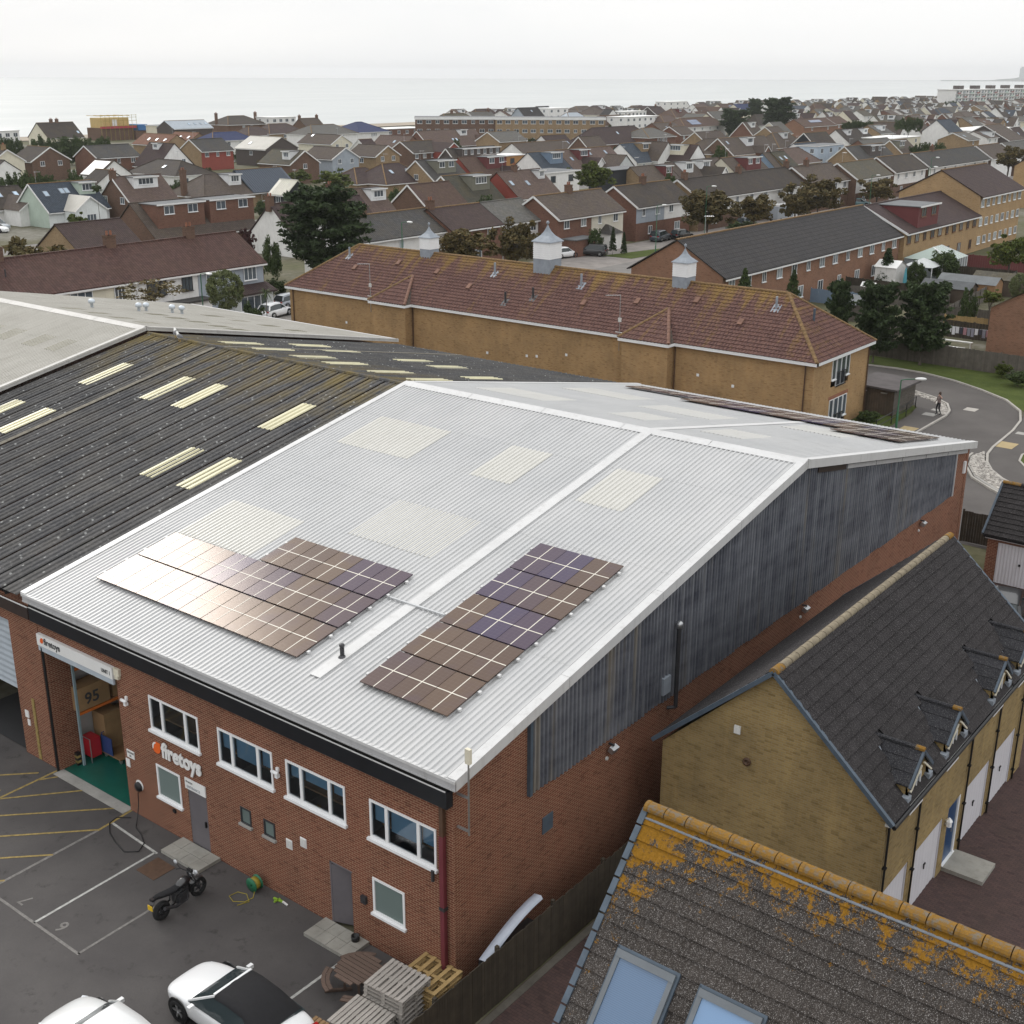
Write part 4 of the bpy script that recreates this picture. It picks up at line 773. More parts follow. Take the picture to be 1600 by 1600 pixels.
# ---------------- pallets ----------------
for nm, c in (('wood_grey', (.40, .37, .34)), ('wood_yellow', (.42, .29, .13)), ('wood_brown', (.27, .17, .09)), ('wood_dark', (.15, .105, .085))):
    b = NB(nm); n = b.noise(b.scale(b.obj(), (2, 22, 8)), 2.2, 5, .7); b.set(b.mix(b.math('MULTIPLY', b.rand(), .5), b.ramp(n, [(.3, dk(c, .65)), (.7, dk(c, 1.15))]), dk(c, .6)), .85, 0, .2)
def pallet(label, x, y, z, rotz, mat, nb=7, ln=1.2, wd=1.0, group=None):
    t = thing('pallet', label, 'pallet', (x, y, z), rotz, group); bw = .1 if nb > 5 else .12
    key = ('pal', mat, nb, ln, wd)
    if key not in _sheet:
        q = MB(); q.box(-bw/2, bw/2, -wd/2, wd/2, .12, .142); top = q.mesh('board', mat); q = MB(); q.box(-ln/2, ln/2, -.05, .05, .098, .12); bear = q.mesh('bearer', mat); q = MB(); q.box(-.06, .06, -.05, .05, .02, .098); blk = q.mesh('block', mat); q = MB(); q.box(-ln/2, ln/2, -.05, .05, 0, .02); bot = q.mesh('base_board', mat)
        _sheet[key] = (top, bear, blk, bot)
    top, bear, blk, bot = _sheet[key]
    for i in range(nb): inst('board', top, t, (-ln/2+bw/2+i*(ln-bw)/(nb-1)+rnd.uniform(-.01, .01), 0, 0), (0, 0, rnd.uniform(-.008, .008)))
    for yy in (-wd/2+.06, 0, wd/2-.06):
        inst('bearer', bear, t, (0, yy, 0)); inst('base_board', bot, t, (0, yy, 0))
        for xx in (-ln/2+.07, 0, ln/2-.07): inst('block', blk, t, (xx, yy, 0))
    return t
def stack(x, y, n, mat, rot, tlab, blab, nb, group, z0=0):
    for i in range(n): pallet(tlab if i == n-1 else blab, x+rnd.uniform(-.03, .03), y+rnd.uniform(-.03, .03), .013+z0+i*.143, R(rot)+rnd.uniform(-.02, .02), mat, nb, 1.35, 1.2, group)
stack(-1.0, -1.38, 8, 'wood_grey', 3, 'pale grey pallet, topmost of the tallest stack beside the round table', 'pale grey pallet below the top one of the tallest stack', 9, 'pallets of the tallest stack')
stack(-.72, -.42, 6, 'wood_yellow', 0, 'yellowish open-framed pallet on top of the stack against the downpipe', 'yellowish pallet lower in the stack against the downpipe', 5, 'pallets against the downpipe')
stack(-1.12, -2.64, 5, 'wood_grey', 2, 'pale grey slatted pallet on top of the low stack', 'pale grey pallet lower in the low stack', 10, 'pallets of the low stack')
stack(-1.38, -3.9, 5, 'wood_brown', 2, 'brown close-boarded pallet on top of the stack by the white convertible', 'brown pallet lower in the stack by the white convertible', 10, 'pallets by the convertible')

# round picnic table
t = thing('picnic_table', 'weathered round picnic table with slatted top and bench segments', 'picnic table', (-2.5, -1.35, 0))
for i in range(9):
    y = -.56+i*.14; hw = math.sqrt(max(.01, .64**2-y*y)); b = MB(); b.box(-hw, hw, y-.06, y+.06, .70, .735); b.build('top_slat', 'wood_dark', t, local=True)
for k in range(4):
    a = R(45+90*k); c_, s_ = math.cos(a), math.sin(a)
    for j in range(2):
        rr = .80+j*.125; b = MB(); rows = []
        for q in range(5):
            aa = a+R(-30+q*15); rows.append([(rr*math.cos(aa), rr*math.sin(aa), .43), ((rr+.11)*math.cos(aa), (rr+.11)*math.sin(aa), .43), ((rr+.11)*math.cos(aa), (rr+.11)*math.sin(aa), .465), (rr*math.cos(aa), rr*math.sin(aa), .465)])
        b.grid(rows, 0, True); b.build('bench_slat', 'wood_dark', t, local=True)
    b = MB(); b.bar((.2*c_, .2*s_, .06), (.95*c_, .95*s_, .06), .07, .07); b.bar((.86*c_, .86*s_, .06), (.86*c_, .86*s_, .43), .07, .07); b.bar((.4*c_, .4*s_, .06), (.35*c_, .35*s_, .70), .07, .07); b.build('leg', 'wood_dark', t, local=True)

# gulls on the dark ridge
paint('gull_white', (.7, .7, .68), .7); paint('gull_grey', (.10, .10, .11), .7); paint('gull_beak', (.5, .3, .05), .5)
for i, (x, y, rz) in enumerate(((-36.5, 19.9, 2.6), (-35.8, 19.6, 2.9))):
    t = thing('gull', ['dark-backed gull standing nearer the white verge of the beige roof', 'dark-backed gull standing nearer the pale strip on the dark ridge'][i], 'bird', (x, y, HE+K*min(y, L-y)-.02), rz, 'gulls on the dark roof ridge')
    b = MB(); prof = [(-.32, .01, .28), (-.2, .07, .27), (-.05, .12, .27), (.08, .12, .30), (.17, .08, .37), (.22, .065, .44), (.28, .06, .47), (.33, .03, .46), (.345, .01, .455)]; rows = [[(px, r_*math.cos(2*math.pi*j/8), pz+r_*.95*math.sin(2*math.pi*j/8)) for j in range(8)] for px, r_, pz in prof]; b.grid(rows, 0, True); b.build('body', 'gull_white', t, True, local=True)
    b = MB(); rows = [[(px, r_*math.cos(q), pz+r_*math.sin(q)) for q in [R(-10+j*50) for j in range(5)]] for px, r_, pz in [(-.42, .02, .27), (-.3, .09, .28), (-.1, .135, .285), (.06, .13, .305), (.12, .08, .33)]]; b.grid(rows); b.build('wings', 'gull_grey', t, True, local=True)
    b = MB(); b.bar((.34, 0, .455), (.41, 0, .445), .02, .02); b.build('beak', 'gull_beak', t, local=True)
    for s_ in (-1, 1): b = MB(); b.tube([(0, .04*s_, 0), (0, .04*s_, .2)], .012, 5); b.build('leg', 'gull_beak', t, local=True)

# ---------------- vehicles ----------------
def carpaint(name, c): 
    b = NB(name); b.set(c, .28, 0, .5); b.b.inputs['Coat Weight'].default_value = .6; b.b.inputs['Coat Roughness'].default_value = .05
carpaint('paint_white', (.75, .76, .77)); carpaint('paint_black', (.012, .012, .014)); carpaint('paint_dark', (.035, .045, .06)); carpaint('paint_silver', (.35, .38, .42)); carpaint('paint_teal', (.12, .25, .28)); carpaint('paint_red', (.3, .02, .02)); carpaint('paint_cream', (.62, .63, .63))
paint('tyre', (.015, .015, .016), .85, .2, 6); paint('alloy', (.5, .51, .52), .3, .1, 3, .8); glass('car_glass', (.018, .024, .026), .05); paint('soft_top', (.012, .012, .014), .9, .2, 8); paint('lamp_red', (.3, .01, .01), .2); paint('lamp_clear', (.6, .62, .65), .1); paint('plate_yellow', (.65, .42, .02), .5)
_car = {}
def wheel_parts(r=.33, w=.22, spokes=5):
    k = ('wheel', r)
    if k in _car: return _car[k]
    b = MB(); b.lathe([(r*.62, -w/2), (r*.93, -w/2), (r, -w*.3), (r, w*.3), (r*.93, w/2), (r*.62, w/2)], (0, 0, 0), 24, axis='Y'); ty = b.mesh('tyre', 'tyre', smooth=True)
    b = MB(); b.lathe([(r*.64, w*.40), (r*.58, w*.42), (r*.55, w*.25), (.02, w*.2)], (0, 0, 0), 20, axis='Y', mi=1); b.lathe([(.001, w*.40), (r*.16, w*.38), (r*.18, w*.2)], (0, 0, 0), 10, axis='Y')
    for i in range(spokes):
        a = 2*math.pi*i/spokes; b.bar((r*.12*math.cos(a), w*.36, r*.12*math.sin(a)), (r*.62*math.cos(a), w*.38, r*.62*math.sin(a)), .06, .03, 0, (0, 1, 0))
    ri = b.mesh('rim', ['alloy', 'black_plastic']); _car[k] = (ty, ri); return _car[k]
def car(label, loc, rotz, paintm, roofm=None, style='hatch', group=None, detail=True):
    Ln, Wd = {'hatch': (4.1, 1.76), 'suv': (4.5, 1.86), 'coupe': (4.62, 1.84)}[style]
    H_ = {'hatch': 1.5, 'suv': 1.66, 'coupe': 1.38}[style]; hw = Wd/2; fx = Ln/2; lift = .06 if style == 'suv' else 0
    t = thing('parked_car', label, 'car', loc, rotz, group)
    key = (style, paintm)
    if key not in _car:
        st = {'hatch': [(-1, .72, .60, .72), (-.93, .92, .86, .9), (-.7, .98, .95, .98), (-.3, .99, .97, .99), (.1, .99, .97, .99), (.42, .98, .95, .98), (.7, .95, .84, .93), (.9, .84, .74, .84), (1, .62, .58, .6)],
              'suv': [(-1, .8, .68, .8), (-.95, .94, .96, .92), (-.7, .99, 1.04, .99), (-.3, 1, 1.06, 1), (.1, 1, 1.06, 1), (.42, .99, 1.02, .99), (.72, .96, .95, .95), (.93, .88, .85, .86), (1, .66, .64, .62)],
              'coupe': [(-1, .66, .62, .64), (-.95, .86, .84, .84), (-.75, .96, .93, .95), (-.4, .99, .92, .99), (.0, .99, .90, .99), (.35, .98, .88, .98), (.65, .95, .80, .93), (.86, .86, .70, .84), (.96, .70, .62, .68), (1, .5, .52, .48)]}[style]
        b = MB(); rows = []
        for u, wf, zt, wb in st:
            w = hw*wf; x = u*fx; zl = .2+lift
            rows.append([(x, -w*.86, zl), (x, -w*.99, zl+.12), (x, -w, .52), (x, -w*.985, zt*.86), (x, -w*.88, zt*.985), (x, -w*.45, zt*1.015), (x, 0, zt*1.025), (x, w*.45, zt*1.015), (x, w*.88, zt*.985), (x, w*.985, zt*.86), (x, w, .52), (x, w*.99, zl+.12), (x, w*.86, zl)])
        b.grid(rows); b.face(rows[0][::-1]); b.face(rows[-1]); body = b.mesh('body', paintm, smooth=True)
        belt = {'hatch': .93, 'suv': 1.03, 'coupe': .89}[style]
        gs = {'hatch': [(-.95, .78, belt), (-.80, .72, H_*.93), (-.4, .71, H_), (.05, .70, H_*.985), (.42, .78, belt+.02)], 'suv': [(-.96, .8, belt), (-.86, .74, H_*.95), (-.4, .73, H_), (.08, .72, H_*.985), (.44, .8, belt+.02)],
              'coupe': [(-.72, .78, belt+.02), (-.42, .68, H_*.955), (-.12, .68, H_), (.06, .68, H_*.98), (.44, .80, belt-.02)]}[style]
        b = MB(); g1, g2 = [], []
        for u, wf, z in gs: g1.append([(u*fx, -hw*.93, belt-.04), (u*fx, -hw*wf, z-.04 if z > belt+.1 else z), (u*fx, -hw*wf*.75, z-.01 if z > belt+.1 else z+.005), (u*fx, 0, z), (u*fx, hw*wf*.75, z-.01 if z > belt+.1 else z+.005), (u*fx, hw*wf, z-.04 if z > belt+.1 else z), (u*fx, hw*.93, belt-.04)])
        b.grid(g1); gh = b.mesh('glasshouse', 'car_glass', smooth=False)
        b = MB(); rf = []
        for u, wf, z in gs[1:-1]: rf.append([(u*fx, -hw*wf*1.06, z-.09), (u*fx, -hw*wf*1.0, z+.005), (u*fx, -hw*wf*.6, z+.03), (u*fx, 0, z+.036), (u*fx, hw*wf*.6, z+.03), (u*fx, hw*wf*1.0, z+.005), (u*fx, hw*wf*1.06, z-.09)])
        if style == 'coupe':
            u0 = -.70*fx; rf.insert(0, [(u0, -hw*.9, belt-.05), (u0, -hw*.82, belt+.06), (u0, -hw*.5, belt+.09), (u0, 0, belt+.1), (u0, hw*.5, belt+.09), (u0, hw*.82, belt+.06), (u0, hw*.9, belt-.05)])
        b.grid(rf); roof = b.mesh('roof', roofm or paintm, smooth=True)
        pil = []
        for s_ in (-1, 1):
            a = gs[-2]; z_ = gs[-1]; b = MB(); b.bar((a[0]*fx, s_*hw*a[1]*.99, a[2]-.02), (z_[0]*fx, s_*hw*.9, z_[2]), .05, .05); pil.append(b.mesh('pillar', paintm))
            c_ = gs[1]; d_ = gs[0]
            if style != 'coupe': b = MB(); b.bar((c_[0]*fx, s_*hw*c_[1], c_[2]-.03), (d_[0]*fx+.05, s_*hw*.88, d_[2]), .14, .06); pil.append(b.mesh('pillar', paintm))
        if style == 'coupe': b = MB(); b.bar((gs[-2][0]*fx+.02, -hw*.68, gs[-2][2]+.01), (gs[-2][0]*fx+.02, hw*.68, gs[-2][2]+.01), .07, .05); pil.append(b.mesh('windscreen_frame', paintm))
        b = MB()
        for s_ in (-1, 1):
            for wx in (-.62, .62): b.lathe([(.40, -.012), (.395, .012), (.30, .012)], (wx*fx, s_*hw*.985, .36+lift), 20, axis='Y')
        arch = b.mesh('wheel_arches', 'black_plastic')
        hl = MB(); hl.box(-.12, .05, -.15, .15, -.05, .05); hlm = hl.mesh('headlight', 'lamp_clear'); tl = MB(); tl.box(-.04, .06, -.16, .16, -.07, .09); tlm = tl.mesh('tail_light', 'lamp_red')
        mr = MB(); mr.box(-.05, .06, -.085, .085, -.05, .06); mrm = mr.mesh('mirror', paintm)
        _car[key] = (body, gh, roof, pil, arch, hlm, tlm, mrm, belt)
    body, gh, roof, pil, arch, hlm, tlm, mrm, belt = _car[key]
    bo = inst('body', body, t)
    if detail:
        md = bo.modifiers.new('s', 'SUBSURF'); md.levels = md.render_levels = 2
    inst('windows', gh, t); ro = inst('roof', roof, t); [inst(m_.name.split('.')[0], m_, t) for m_ in pil]
    if style == 'coupe': q = MB(); q.face([(-1.38, -.42, 1.075), (-1.38, .42, 1.075), (-1.12, .38, 1.245), (-1.12, -.38, 1.245)]); q.build('rear_window', 'car_glass', t, local=True)
    inst('wheel_arches', arch, t); ty, ri = wheel_parts(.34 if style != 'suv' else .37)
    rz = .335 if style != 'suv' else .365
    for wx in (-.62, .62):
        for s_ in (-1, 1):
            w = inst('wheel', ty, t, (wx*fx, s_*(hw-.10), rz), (0, 0, 0 if s_ > 0 else math.pi)); inst('rim', ri, w)
    for s_ in (-1, 1):
        inst('headlight', hlm, t, (fx*(.83 if style == 'coupe' else .88), s_*hw*(.66 if style == 'coupe' else .62), (.57 if style == 'coupe' else .62)+lift), (0, 0, -s_*.45)); inst('tail_light', tlm, t, (-fx*.965, s_*hw*.62, .76+lift*1.5), (0, 0, s_*.2)); inst('mirror', mrm, t, (fx*.30, s_*(hw+.09), belt+.03))
    return t
car('white convertible with black fabric hood parked in front of the warehouse', (-4.0, -4.32, .012), math.pi, 'paint_white', 'soft_top', 'coupe')
car('white car in the car park cut by the picture bottom', (-5.7, -7.3, .012), math.pi, 'paint_cream', None, 'hatch')
car('white car half hidden under the lichened roof verge', (2.85, 5.75, .013), R(90), 'paint_white', None, 'hatch')
car('dark car parked before the white garage door', (3.6, 35.5, .013), R(100), 'paint_black', None, 'hatch')
# motorcycle
def moto():
    t = thing('motorcycle', 'black naked motorcycle with round mirrors and yellow number plate', 'motorcycle', (-9.35, -2.1, .013), R(93))
    def part(name, mat, f, smooth=True): b = MB(); f(b); return b.build(name, mat, t, smooth, local=True)
    for nm, x, w in (('rear_wheel', -.72, .19), ('front_wheel', .72, .13)):
        b = MB(); rr = .315; rows = []
        for i in range(24):
            a = 2*math.pi*i/24; rows.append([(x+(rr-w/2+w/2*math.cos(q))*math.cos(a), w/2*math.sin(q), rr+(rr-w/2+w/2*math.cos(q))*math.sin(a)) for q in [2*math.pi*j/8 for j in range(8)]])
        rows.append(rows[0]); b.grid(rows, 0, True); o = b.build(nm, 'tyre', t, True, local=True)
        b = MB(); b.lathe([(.21, -.03), (.225, -.03), (.225, .03), (.21, .03)], (x, 0, rr), 20, axis='Y'); b.lathe([(.001, -.05), (.05, -.05), (.05, .05), (.001, .05)], (x, 0, rr), 10, axis='Y')
        for i in range(5): a = 2*math.pi*i/5; b.bar((x+.04*math.cos(a), 0, rr+.04*math.sin(a)), (x+.215*math.cos(a), 0, rr+.215*math.sin(a)), .03, .03, 0, (0, 1, 0))
        b.build('rim', 'dark_metal', o, local=True)
        b = MB(); b.lathe([(.09, .055), (.15, .055), (.15, .062), (.09, .062)], (x, 0, rr), 18, axis='Y'); b.build('brake_disc', 'steel', o, local=True)
    def tank(b):
        rows = []
        for x, w, z0, z1 in ((-.08, .09, .74, .82), (.0, .14, .70, .90), (.14, .17, .68, .96), (.28, .16, .70, .97), (.38, .10, .76, .92), (.42, .03, .8, .86)):
            zc = (z0+z1)/2; hz = (z1-z0)/2; rows.append([(x, w*math.cos(a), zc+hz*math.sin(a)) for a in [2*math.pi*j/12 for j in range(12)]])
        b.grid(rows, 0, True); b.face(rows[0]); b.face(rows[-1])
    part('fuel_tank', 'paint_black', tank)
    def seat(b):
        rows = [[(x, -w, z-.08), (x, -w, z-.02), (x, -w*.7, z), (x, w*.7, z), (x, w, z-.02), (x, w, z-.08)] for x, w, z in ((-.95, .05, .92), (-.8, .11, .90), (-.5, .14, .84), (-.25, .14, .80), (-.05, .11, .82))]
        b.grid(rows, 0, True); b.face(rows[0]); b.face(rows[-1][::-1])
    part('seat', 'soft_top', seat)
    part('engine', 'dark_metal', lambda b: (b.box(-.2, .22, -.16, .16, .28, .58), b.box(.0, .26, -.12, .12, .56, .72), b.lathe([(.001, -.19), (.12, -.19), (.12, .19), (.001, .19)], (-.05, 0, .4), 14, axis='Y')), False)
    part('frame', 'black_plastic', lambda b: (b.tube([(.44, .0, .86), (.1, .12, .66), (-.25, .13, .62), (-.3, .12, .38)], .028, 6), b.tube([(.44, 0, .86), (.1, -.12, .66), (-.25, -.13, .62), (-.3, -.12, .38)], .028, 6), b.tube([(-.25, .0, .65), (-.9, 0, .84)], .03, 6)))
    part('swingarm', 'black_plastic', lambda b: (b.bar((-.28, .12, .4), (-.74, .12, .315), .04, .07), b.bar((-.28, -.12, .4), (-.74, -.12, .315), .04, .07)), False)
    part('fork', 'dark_metal', lambda b: (b.tube([(.42, .1, .98), (.72, .1, .315)], .027, 8), b.tube([(.42, -.1, .98), (.72, -.1, .315)], .027, 8)))
    part('handlebar', 'black_plastic', lambda b: b.tube([(.28, .42, 1.03), (.36, .3, 1.06), (.42, .1, 1.02), (.42, -.1, 1.02), (.36, -.3, 1.06), (.28, -.42, 1.03)], .017, 7))
    for s_ in (-1, 1):
        m_ = part('mirror', 'lamp_clear', lambda b: b.lathe([(.001, 0), (.075, .0), (.07, .025), (.001, .035)], (.30, s_*.46, 1.26), 12, axis='X')); b = MB(); b.tube([(.36, s_*.3, 1.06), (.32, s_*.42, 1.2)], .009, 5); b.build('mirror_stem', 'black_plastic', m_, local=True)
    part('headlight', 'lamp_clear', lambda b: b.lathe([(.001, .16), (.1, .13), (.11, .05), (.06, -.04)], (.5, 0, .88), 14, axis='X')); part('instrument', 'black_plastic', lambda b: b.box(.42, .5, -.1, .1, 1.0, 1.1), False)
    part('front_mudguard', 'paint_black', lambda b: b.grid([[(.72+.34*math.cos(a), -.07, .315+.34*math.sin(a)), (.72+.345*math.cos(a), 0, .315+.35*math.sin(a)), (.72+.34*math.cos(a), .07, .315+.34*math.sin(a))] for a in [R(60+i*15) for i in range(8)]]))
    part('tail_unit', 'paint_black', lambda b: (b.box(-1.05, -.85, -.07, .07, .82, .9), b.bar((-.95, 0, .84), (-1.08, 0, .62), .12, .02)), False)
    part('number_plate', 'plate_yellow', lambda b: b.box(-1.12, -1.1, -.1, .1, .55, .71, rot=None), False)
    part('exhaust', 'dark_metal', lambda b: b.tube([(.2, -.14, .5), (.15, -.16, .26), (-.3, -.17, .28), (-.75, -.2, .48)], [.03, .03, .05, .06], 8)); part('side_stand', 'dark_metal', lambda b: b.tube([(-.1, .14, .3), (-.12, .3, .0)], .012, 5)); part('radiator', 'black_plastic', lambda b: b.box(.28, .33, -.16, .16, .42, .7), False)
moto()
# street cars
for lab, x, y, rz, pm, stl in (('white hatchback beside a black car on the brick semi drive', -84.0, 122.2, R(75), 'paint_white', 'hatch'), ('black estate car on the drive of the brick and cream semi', -82.2, 126.2, R(200), 'paint_black', 'suv'),
        ('dark grey estate car on the drive of the grey clad semi', -83.4, 146.8, R(95), 'paint_dark', 'suv'), ('black car beside the dark grey estate on the grey clad drive', -82.2, 151.2, R(80), 'paint_black', 'hatch'),
        ('dark blue car behind the second autumn tree', -83, 173.8, R(90), 'paint_dark', 'hatch'), ('pale teal car parked right of the autumn trees', -81.5, 218.5, R(10), 'paint_teal', 'hatch'),
        ('white car beside the white bungalow wing', -172, 88.5, R(20), 'paint_white', 'hatch'), ('silver and black car behind the white one at the bungalow', -175, 90.5, R(10), 'paint_silver', 'suv'),
        ('white car behind the palm by the terrace end', -81.5, 66.5, R(100), 'paint_white', 'hatch'), ('silver car behind the white one by the terrace end', -84.5, 71.5, R(90), 'paint_silver', 'hatch')):
    car(lab, (x, y, .015), rz, pm, None, stl, 'cars parked along the street', False)
def camper(label, x, y, rz, k=1):
    t = thing('motorhome', label, 'motorhome', (x, y, .015), rz); b = MB(); b.box(-3.0*k, 1.6*k, -1.1, 1.1, .5, 2.7); b.build('body', 'paint_silver', t, local=True); b = MB(); b.box(-3.05*k, 2.2*k, -1.12, 1.12, 2.7, 2.95); b.build('roof', 'paint_white', t, local=True)
    b = MB(); b.face([(1.6*k, -1.05, .5), (3.0*k, -1.0, .5), (3.0*k, -1, 1.2), (2.2*k, -1, 2.0), (1.6*k, -1.05, 2.7)]); b.face([(1.6*k, 1.05, .5), (3.0*k, 1.0, .5), (3.0*k, 1, 1.2), (2.2*k, 1, 2.0), (1.6*k, 1.05, 2.7)]); b.face([(3.0*k, -1, .5), (3.0*k, 1, .5), (3.0*k, 1, 1.2), (3.0*k, -1, 1.2)]); b.face([(3.0*k, -1, 1.2), (3.0*k, 1, 1.2), (2.2*k, 1, 2.0), (2.2*k, -1, 2.0)]); b.face([(2.2*k, -1, 2.0), (2.2*k, 1, 2.0), (1.6*k, 1.05, 2.7), (1.6*k, -1.05, 2.7)]); b.build('cab', 'paint_white', t, local=True)
    b = MB(); b.face([(2.94*k, -.85, 1.28), (2.94*k, .85, 1.28), (2.32*k, .85, 1.92), (2.32*k, -.85, 1.92)]); b.build('windscreen', 'car_glass', t, local=True)
    for s_ in (-1, 1):
        for xx, w, z in ((-2.1*k, .9, 1.7), (-.3*k, .7, 1.8)): b = MB(); b.box(xx-w/2, xx+w/2, s_*1.1-.02, s_*1.1+.02, z, z+.55); b.build('window', 'car_glass', t, local=True)
        ty, ri = wheel_parts(.34)
        for xx in (-1.9*k, 2.2*k): w = inst('wheel', ty, t, (xx, s_*1.0, .34), (0, 0, 0 if s_ > 0 else math.pi)); inst('rim', ri, w)
camper('white and grey motorhome on a drive between autumn trees', -81.5, 184.5, R(80)); camper('long white motorhome parked beside the round bush', -152, 284, R(90), 1.2)

# ---------------- tiled roofs with real tiles ----------------
def lichen_tile(name, base, orange, speck, ridgez, zspan, oramt):
    b = NB(name); p = b.geo(); n = b.math('ADD', b.math('MULTIPLY', b.noise(p, 3.2, 6, .7, .3), .62), b.math('MULTIPLY', b.noise(p, 17, 5, .75), .38)); n2 = b.noise(p, 26, 4, .75); n3 = b.noise(p, 60, 2, .6)
    c = b.ramp(b.noise(p, 1.3, 5, .6), [(.3, dk(base, .75)), (.7, dk(base, 1.25))]); c = b.mix(b.math('MULTIPLY', b.rand(), .5), c, dk(base, .55))
    c = b.mix(b.ramp(n2, [(.50, 0), (.62, .55)]), c, speck); c = b.mix(b.ramp(n3, [(.60, 0), (.66, .8)] if oramt > 1 else [(.66, 0), (.70, .75)]), c, (.42, .40, .39))
    z = b.sep(p)[2]; x = b.sep(p)[0]; up = b.math('DIVIDE', b.math('SUBTRACT', z, ridgez-zspan), zspan)
    g_ = b.ramp(up, [(.0, .30), (.5, .36), (.75, .44), (.9, .55), (1.0, .66)])
    if oramt > 1:
        lf = b.math('SUBTRACT', 1.0, b.math('MULTIPLY', b.math('SUBTRACT', x, 6.8), .75)); g_ = b.math('ADD', g_, b.ramp(lf, [(0, 0), (1, .17)]))
    om = b.ramp(b.math('SUBTRACT', b.math('ADD', g_, b.math('MULTIPLY', b.math('SUBTRACT', n, .5), 1.25)), .5 if oramt > 1 else .72), [(.08, 0), (.13, 1)])
    c = b.mix(om, c, b.ramp(n2, [(.3, dk(orange, .55)), (.7, orange)])); b.bump(n2, .6, .008); return b.set(c, .95, 0, .15)
lichen_tile('tile_fg', (.046, .039, .035), (.29, .145, .018), (.10, .09, .082), 9.8, 4.6, 2)
lichen_tile('tile_mews', (.034, .031, .032), (.36, .18, .03), (.06, .057, .057), 8.5, 3.4, .2)
lichen_tile('tile_dormer', (.03, .03, .034), (.3, .15, .03), (.10, .10, .105), 60, 3.4, .2)
paint('ridge_sand', (.22, .185, .13), .95, .35, 5)
b = NB('ridge_orange'); p = b.geo(); n = b.noise(p, 9, 5, .7); n2 = b.noise(p, 40, 3, .7); c = b.ramp(n, [(.38, (.16, .135, .105)), (.50, (.20, .11, .028)), (.7, (.29, .15, .024))]); c = b.mix(b.ramp(n2, [(.5, 0), (.7, .5)]), c, (.18, .14, .08)); b.bump(n2, .7, .01); b.set(c, .95, 0, .1)
_tl = {}
def tile_mesh(mat, w=.3, ln=.40, wave=.018):
    key = (mat, w, ln)
    if key not in _tl:
        b = MB(); pr = [(w*q/8, wave*(.5-.5*math.cos(2*math.pi*q/4))) for q in range(9)]
        b.grid([[(u, 0, h+.034) for u, h in pr], [(u, ln, h*.6-.006) for u, h in pr]]); b.grid([[(u, 0, h-.02) for u, h in pr], [(u, 0, h+.034) for u, h in pr]])
        _tl[key] = (b.mesh('tile', mat), b)
    return _tl[key]
def tiled_slope(parent, origin, udir, vdir, ulen, vlen, mat, gauge, w=.3, indiv=300, order=None, skip=None, pname='tile'):
    """origin at the eave corner, u along the eave, v up the slope; tiles as objects up to indiv, the rest joined"""
    u = Vector(udir).normalized(); v = Vector(vdir).normalized(); nrm = u.cross(v)
    rot = Matrix((u, v, nrm)).transposed(); nu = int(math.ceil(ulen/w-1e-6)); nv = int(math.ceil(vlen/gauge-1e-6)); gauge = vlen/nv; w_ = ulen/nu
    me, src = tile_mesh(mat, w_, gauge*1.16); cells = [(i, j) for j in range(nv) for i in range(nu)]
    if skip: cells = [q for q in cells if not skip((q[0]+.5)*w_, (q[1]+.5)*gauge)]
    if order: cells.sort(key=lambda q: order((q[0]+.5)*w_, (q[1]+.5)*gauge))
    rest = MB(); pl = Vector(parent.location); eul = rot.to_euler()
    for k, (i, j) in enumerate(cells):
        o = Vector(origin)+u*(i*w_)+v*(j*gauge)+nrm*(rnd.uniform(0, .006))
        if k < indiv: inst(pname, me, parent, o-pl, (eul.x+rnd.uniform(-.006, .006), eul.y, eul.z+rnd.uniform(-.004, .004)))
        else:
            i0 = len(rest.v); rest.v += [tuple(o+rot @ Vector(q)) for q in src.v]; rest.f += [tuple(i0+a for a in f) for f in src.f]; rest.m += src.m
    if rest.f: stuff(rest.build(pname+'_field', mat, parent))
def ridge_tiles(parent, a, c2, r, mat, ln=.45, name='ridge_tile'):
    a = Vector(a); c2 = Vector(c2); d = c2-a; L_ = d.length; d.normalize(); n = max(1, round(L_/ln)); ln = L_/n
    key = ('ridge', round(r, 3), round(ln, 3), mat)
    if key not in _tl:
        b = MB(); pr = [(r*math.cos(q), r*.8*math.sin(q)) for q in [R(-12+i*25.5) for i in range(9)]]
        b.grid([[(0.0, y*1.06, z*1.06) for y, z in pr], [(ln*.15, y*1.06, z*1.06) for y, z in pr], [(ln*.16, y, z) for y, z in pr], [(ln*.955, y, z) for y, z in pr]]); b.face([(0, y*1.06, z*1.06) for y, z in pr]); b.face([(ln*.955, y, z) for y, z in pr][::-1])
        _tl[key] = b.mesh(name, mat, smooth=False)
    e = d.to_track_quat('X', 'Z').to_euler(); pl = Vector(parent.location)
    for i in range(n): inst(name, _tl[key], parent, a+d*(i*ln)-pl, (e.x+rnd.uniform(-.02, .02), e.y+rnd.uniform(-.006, .006), e.z+rnd.uniform(-.006, .006)))

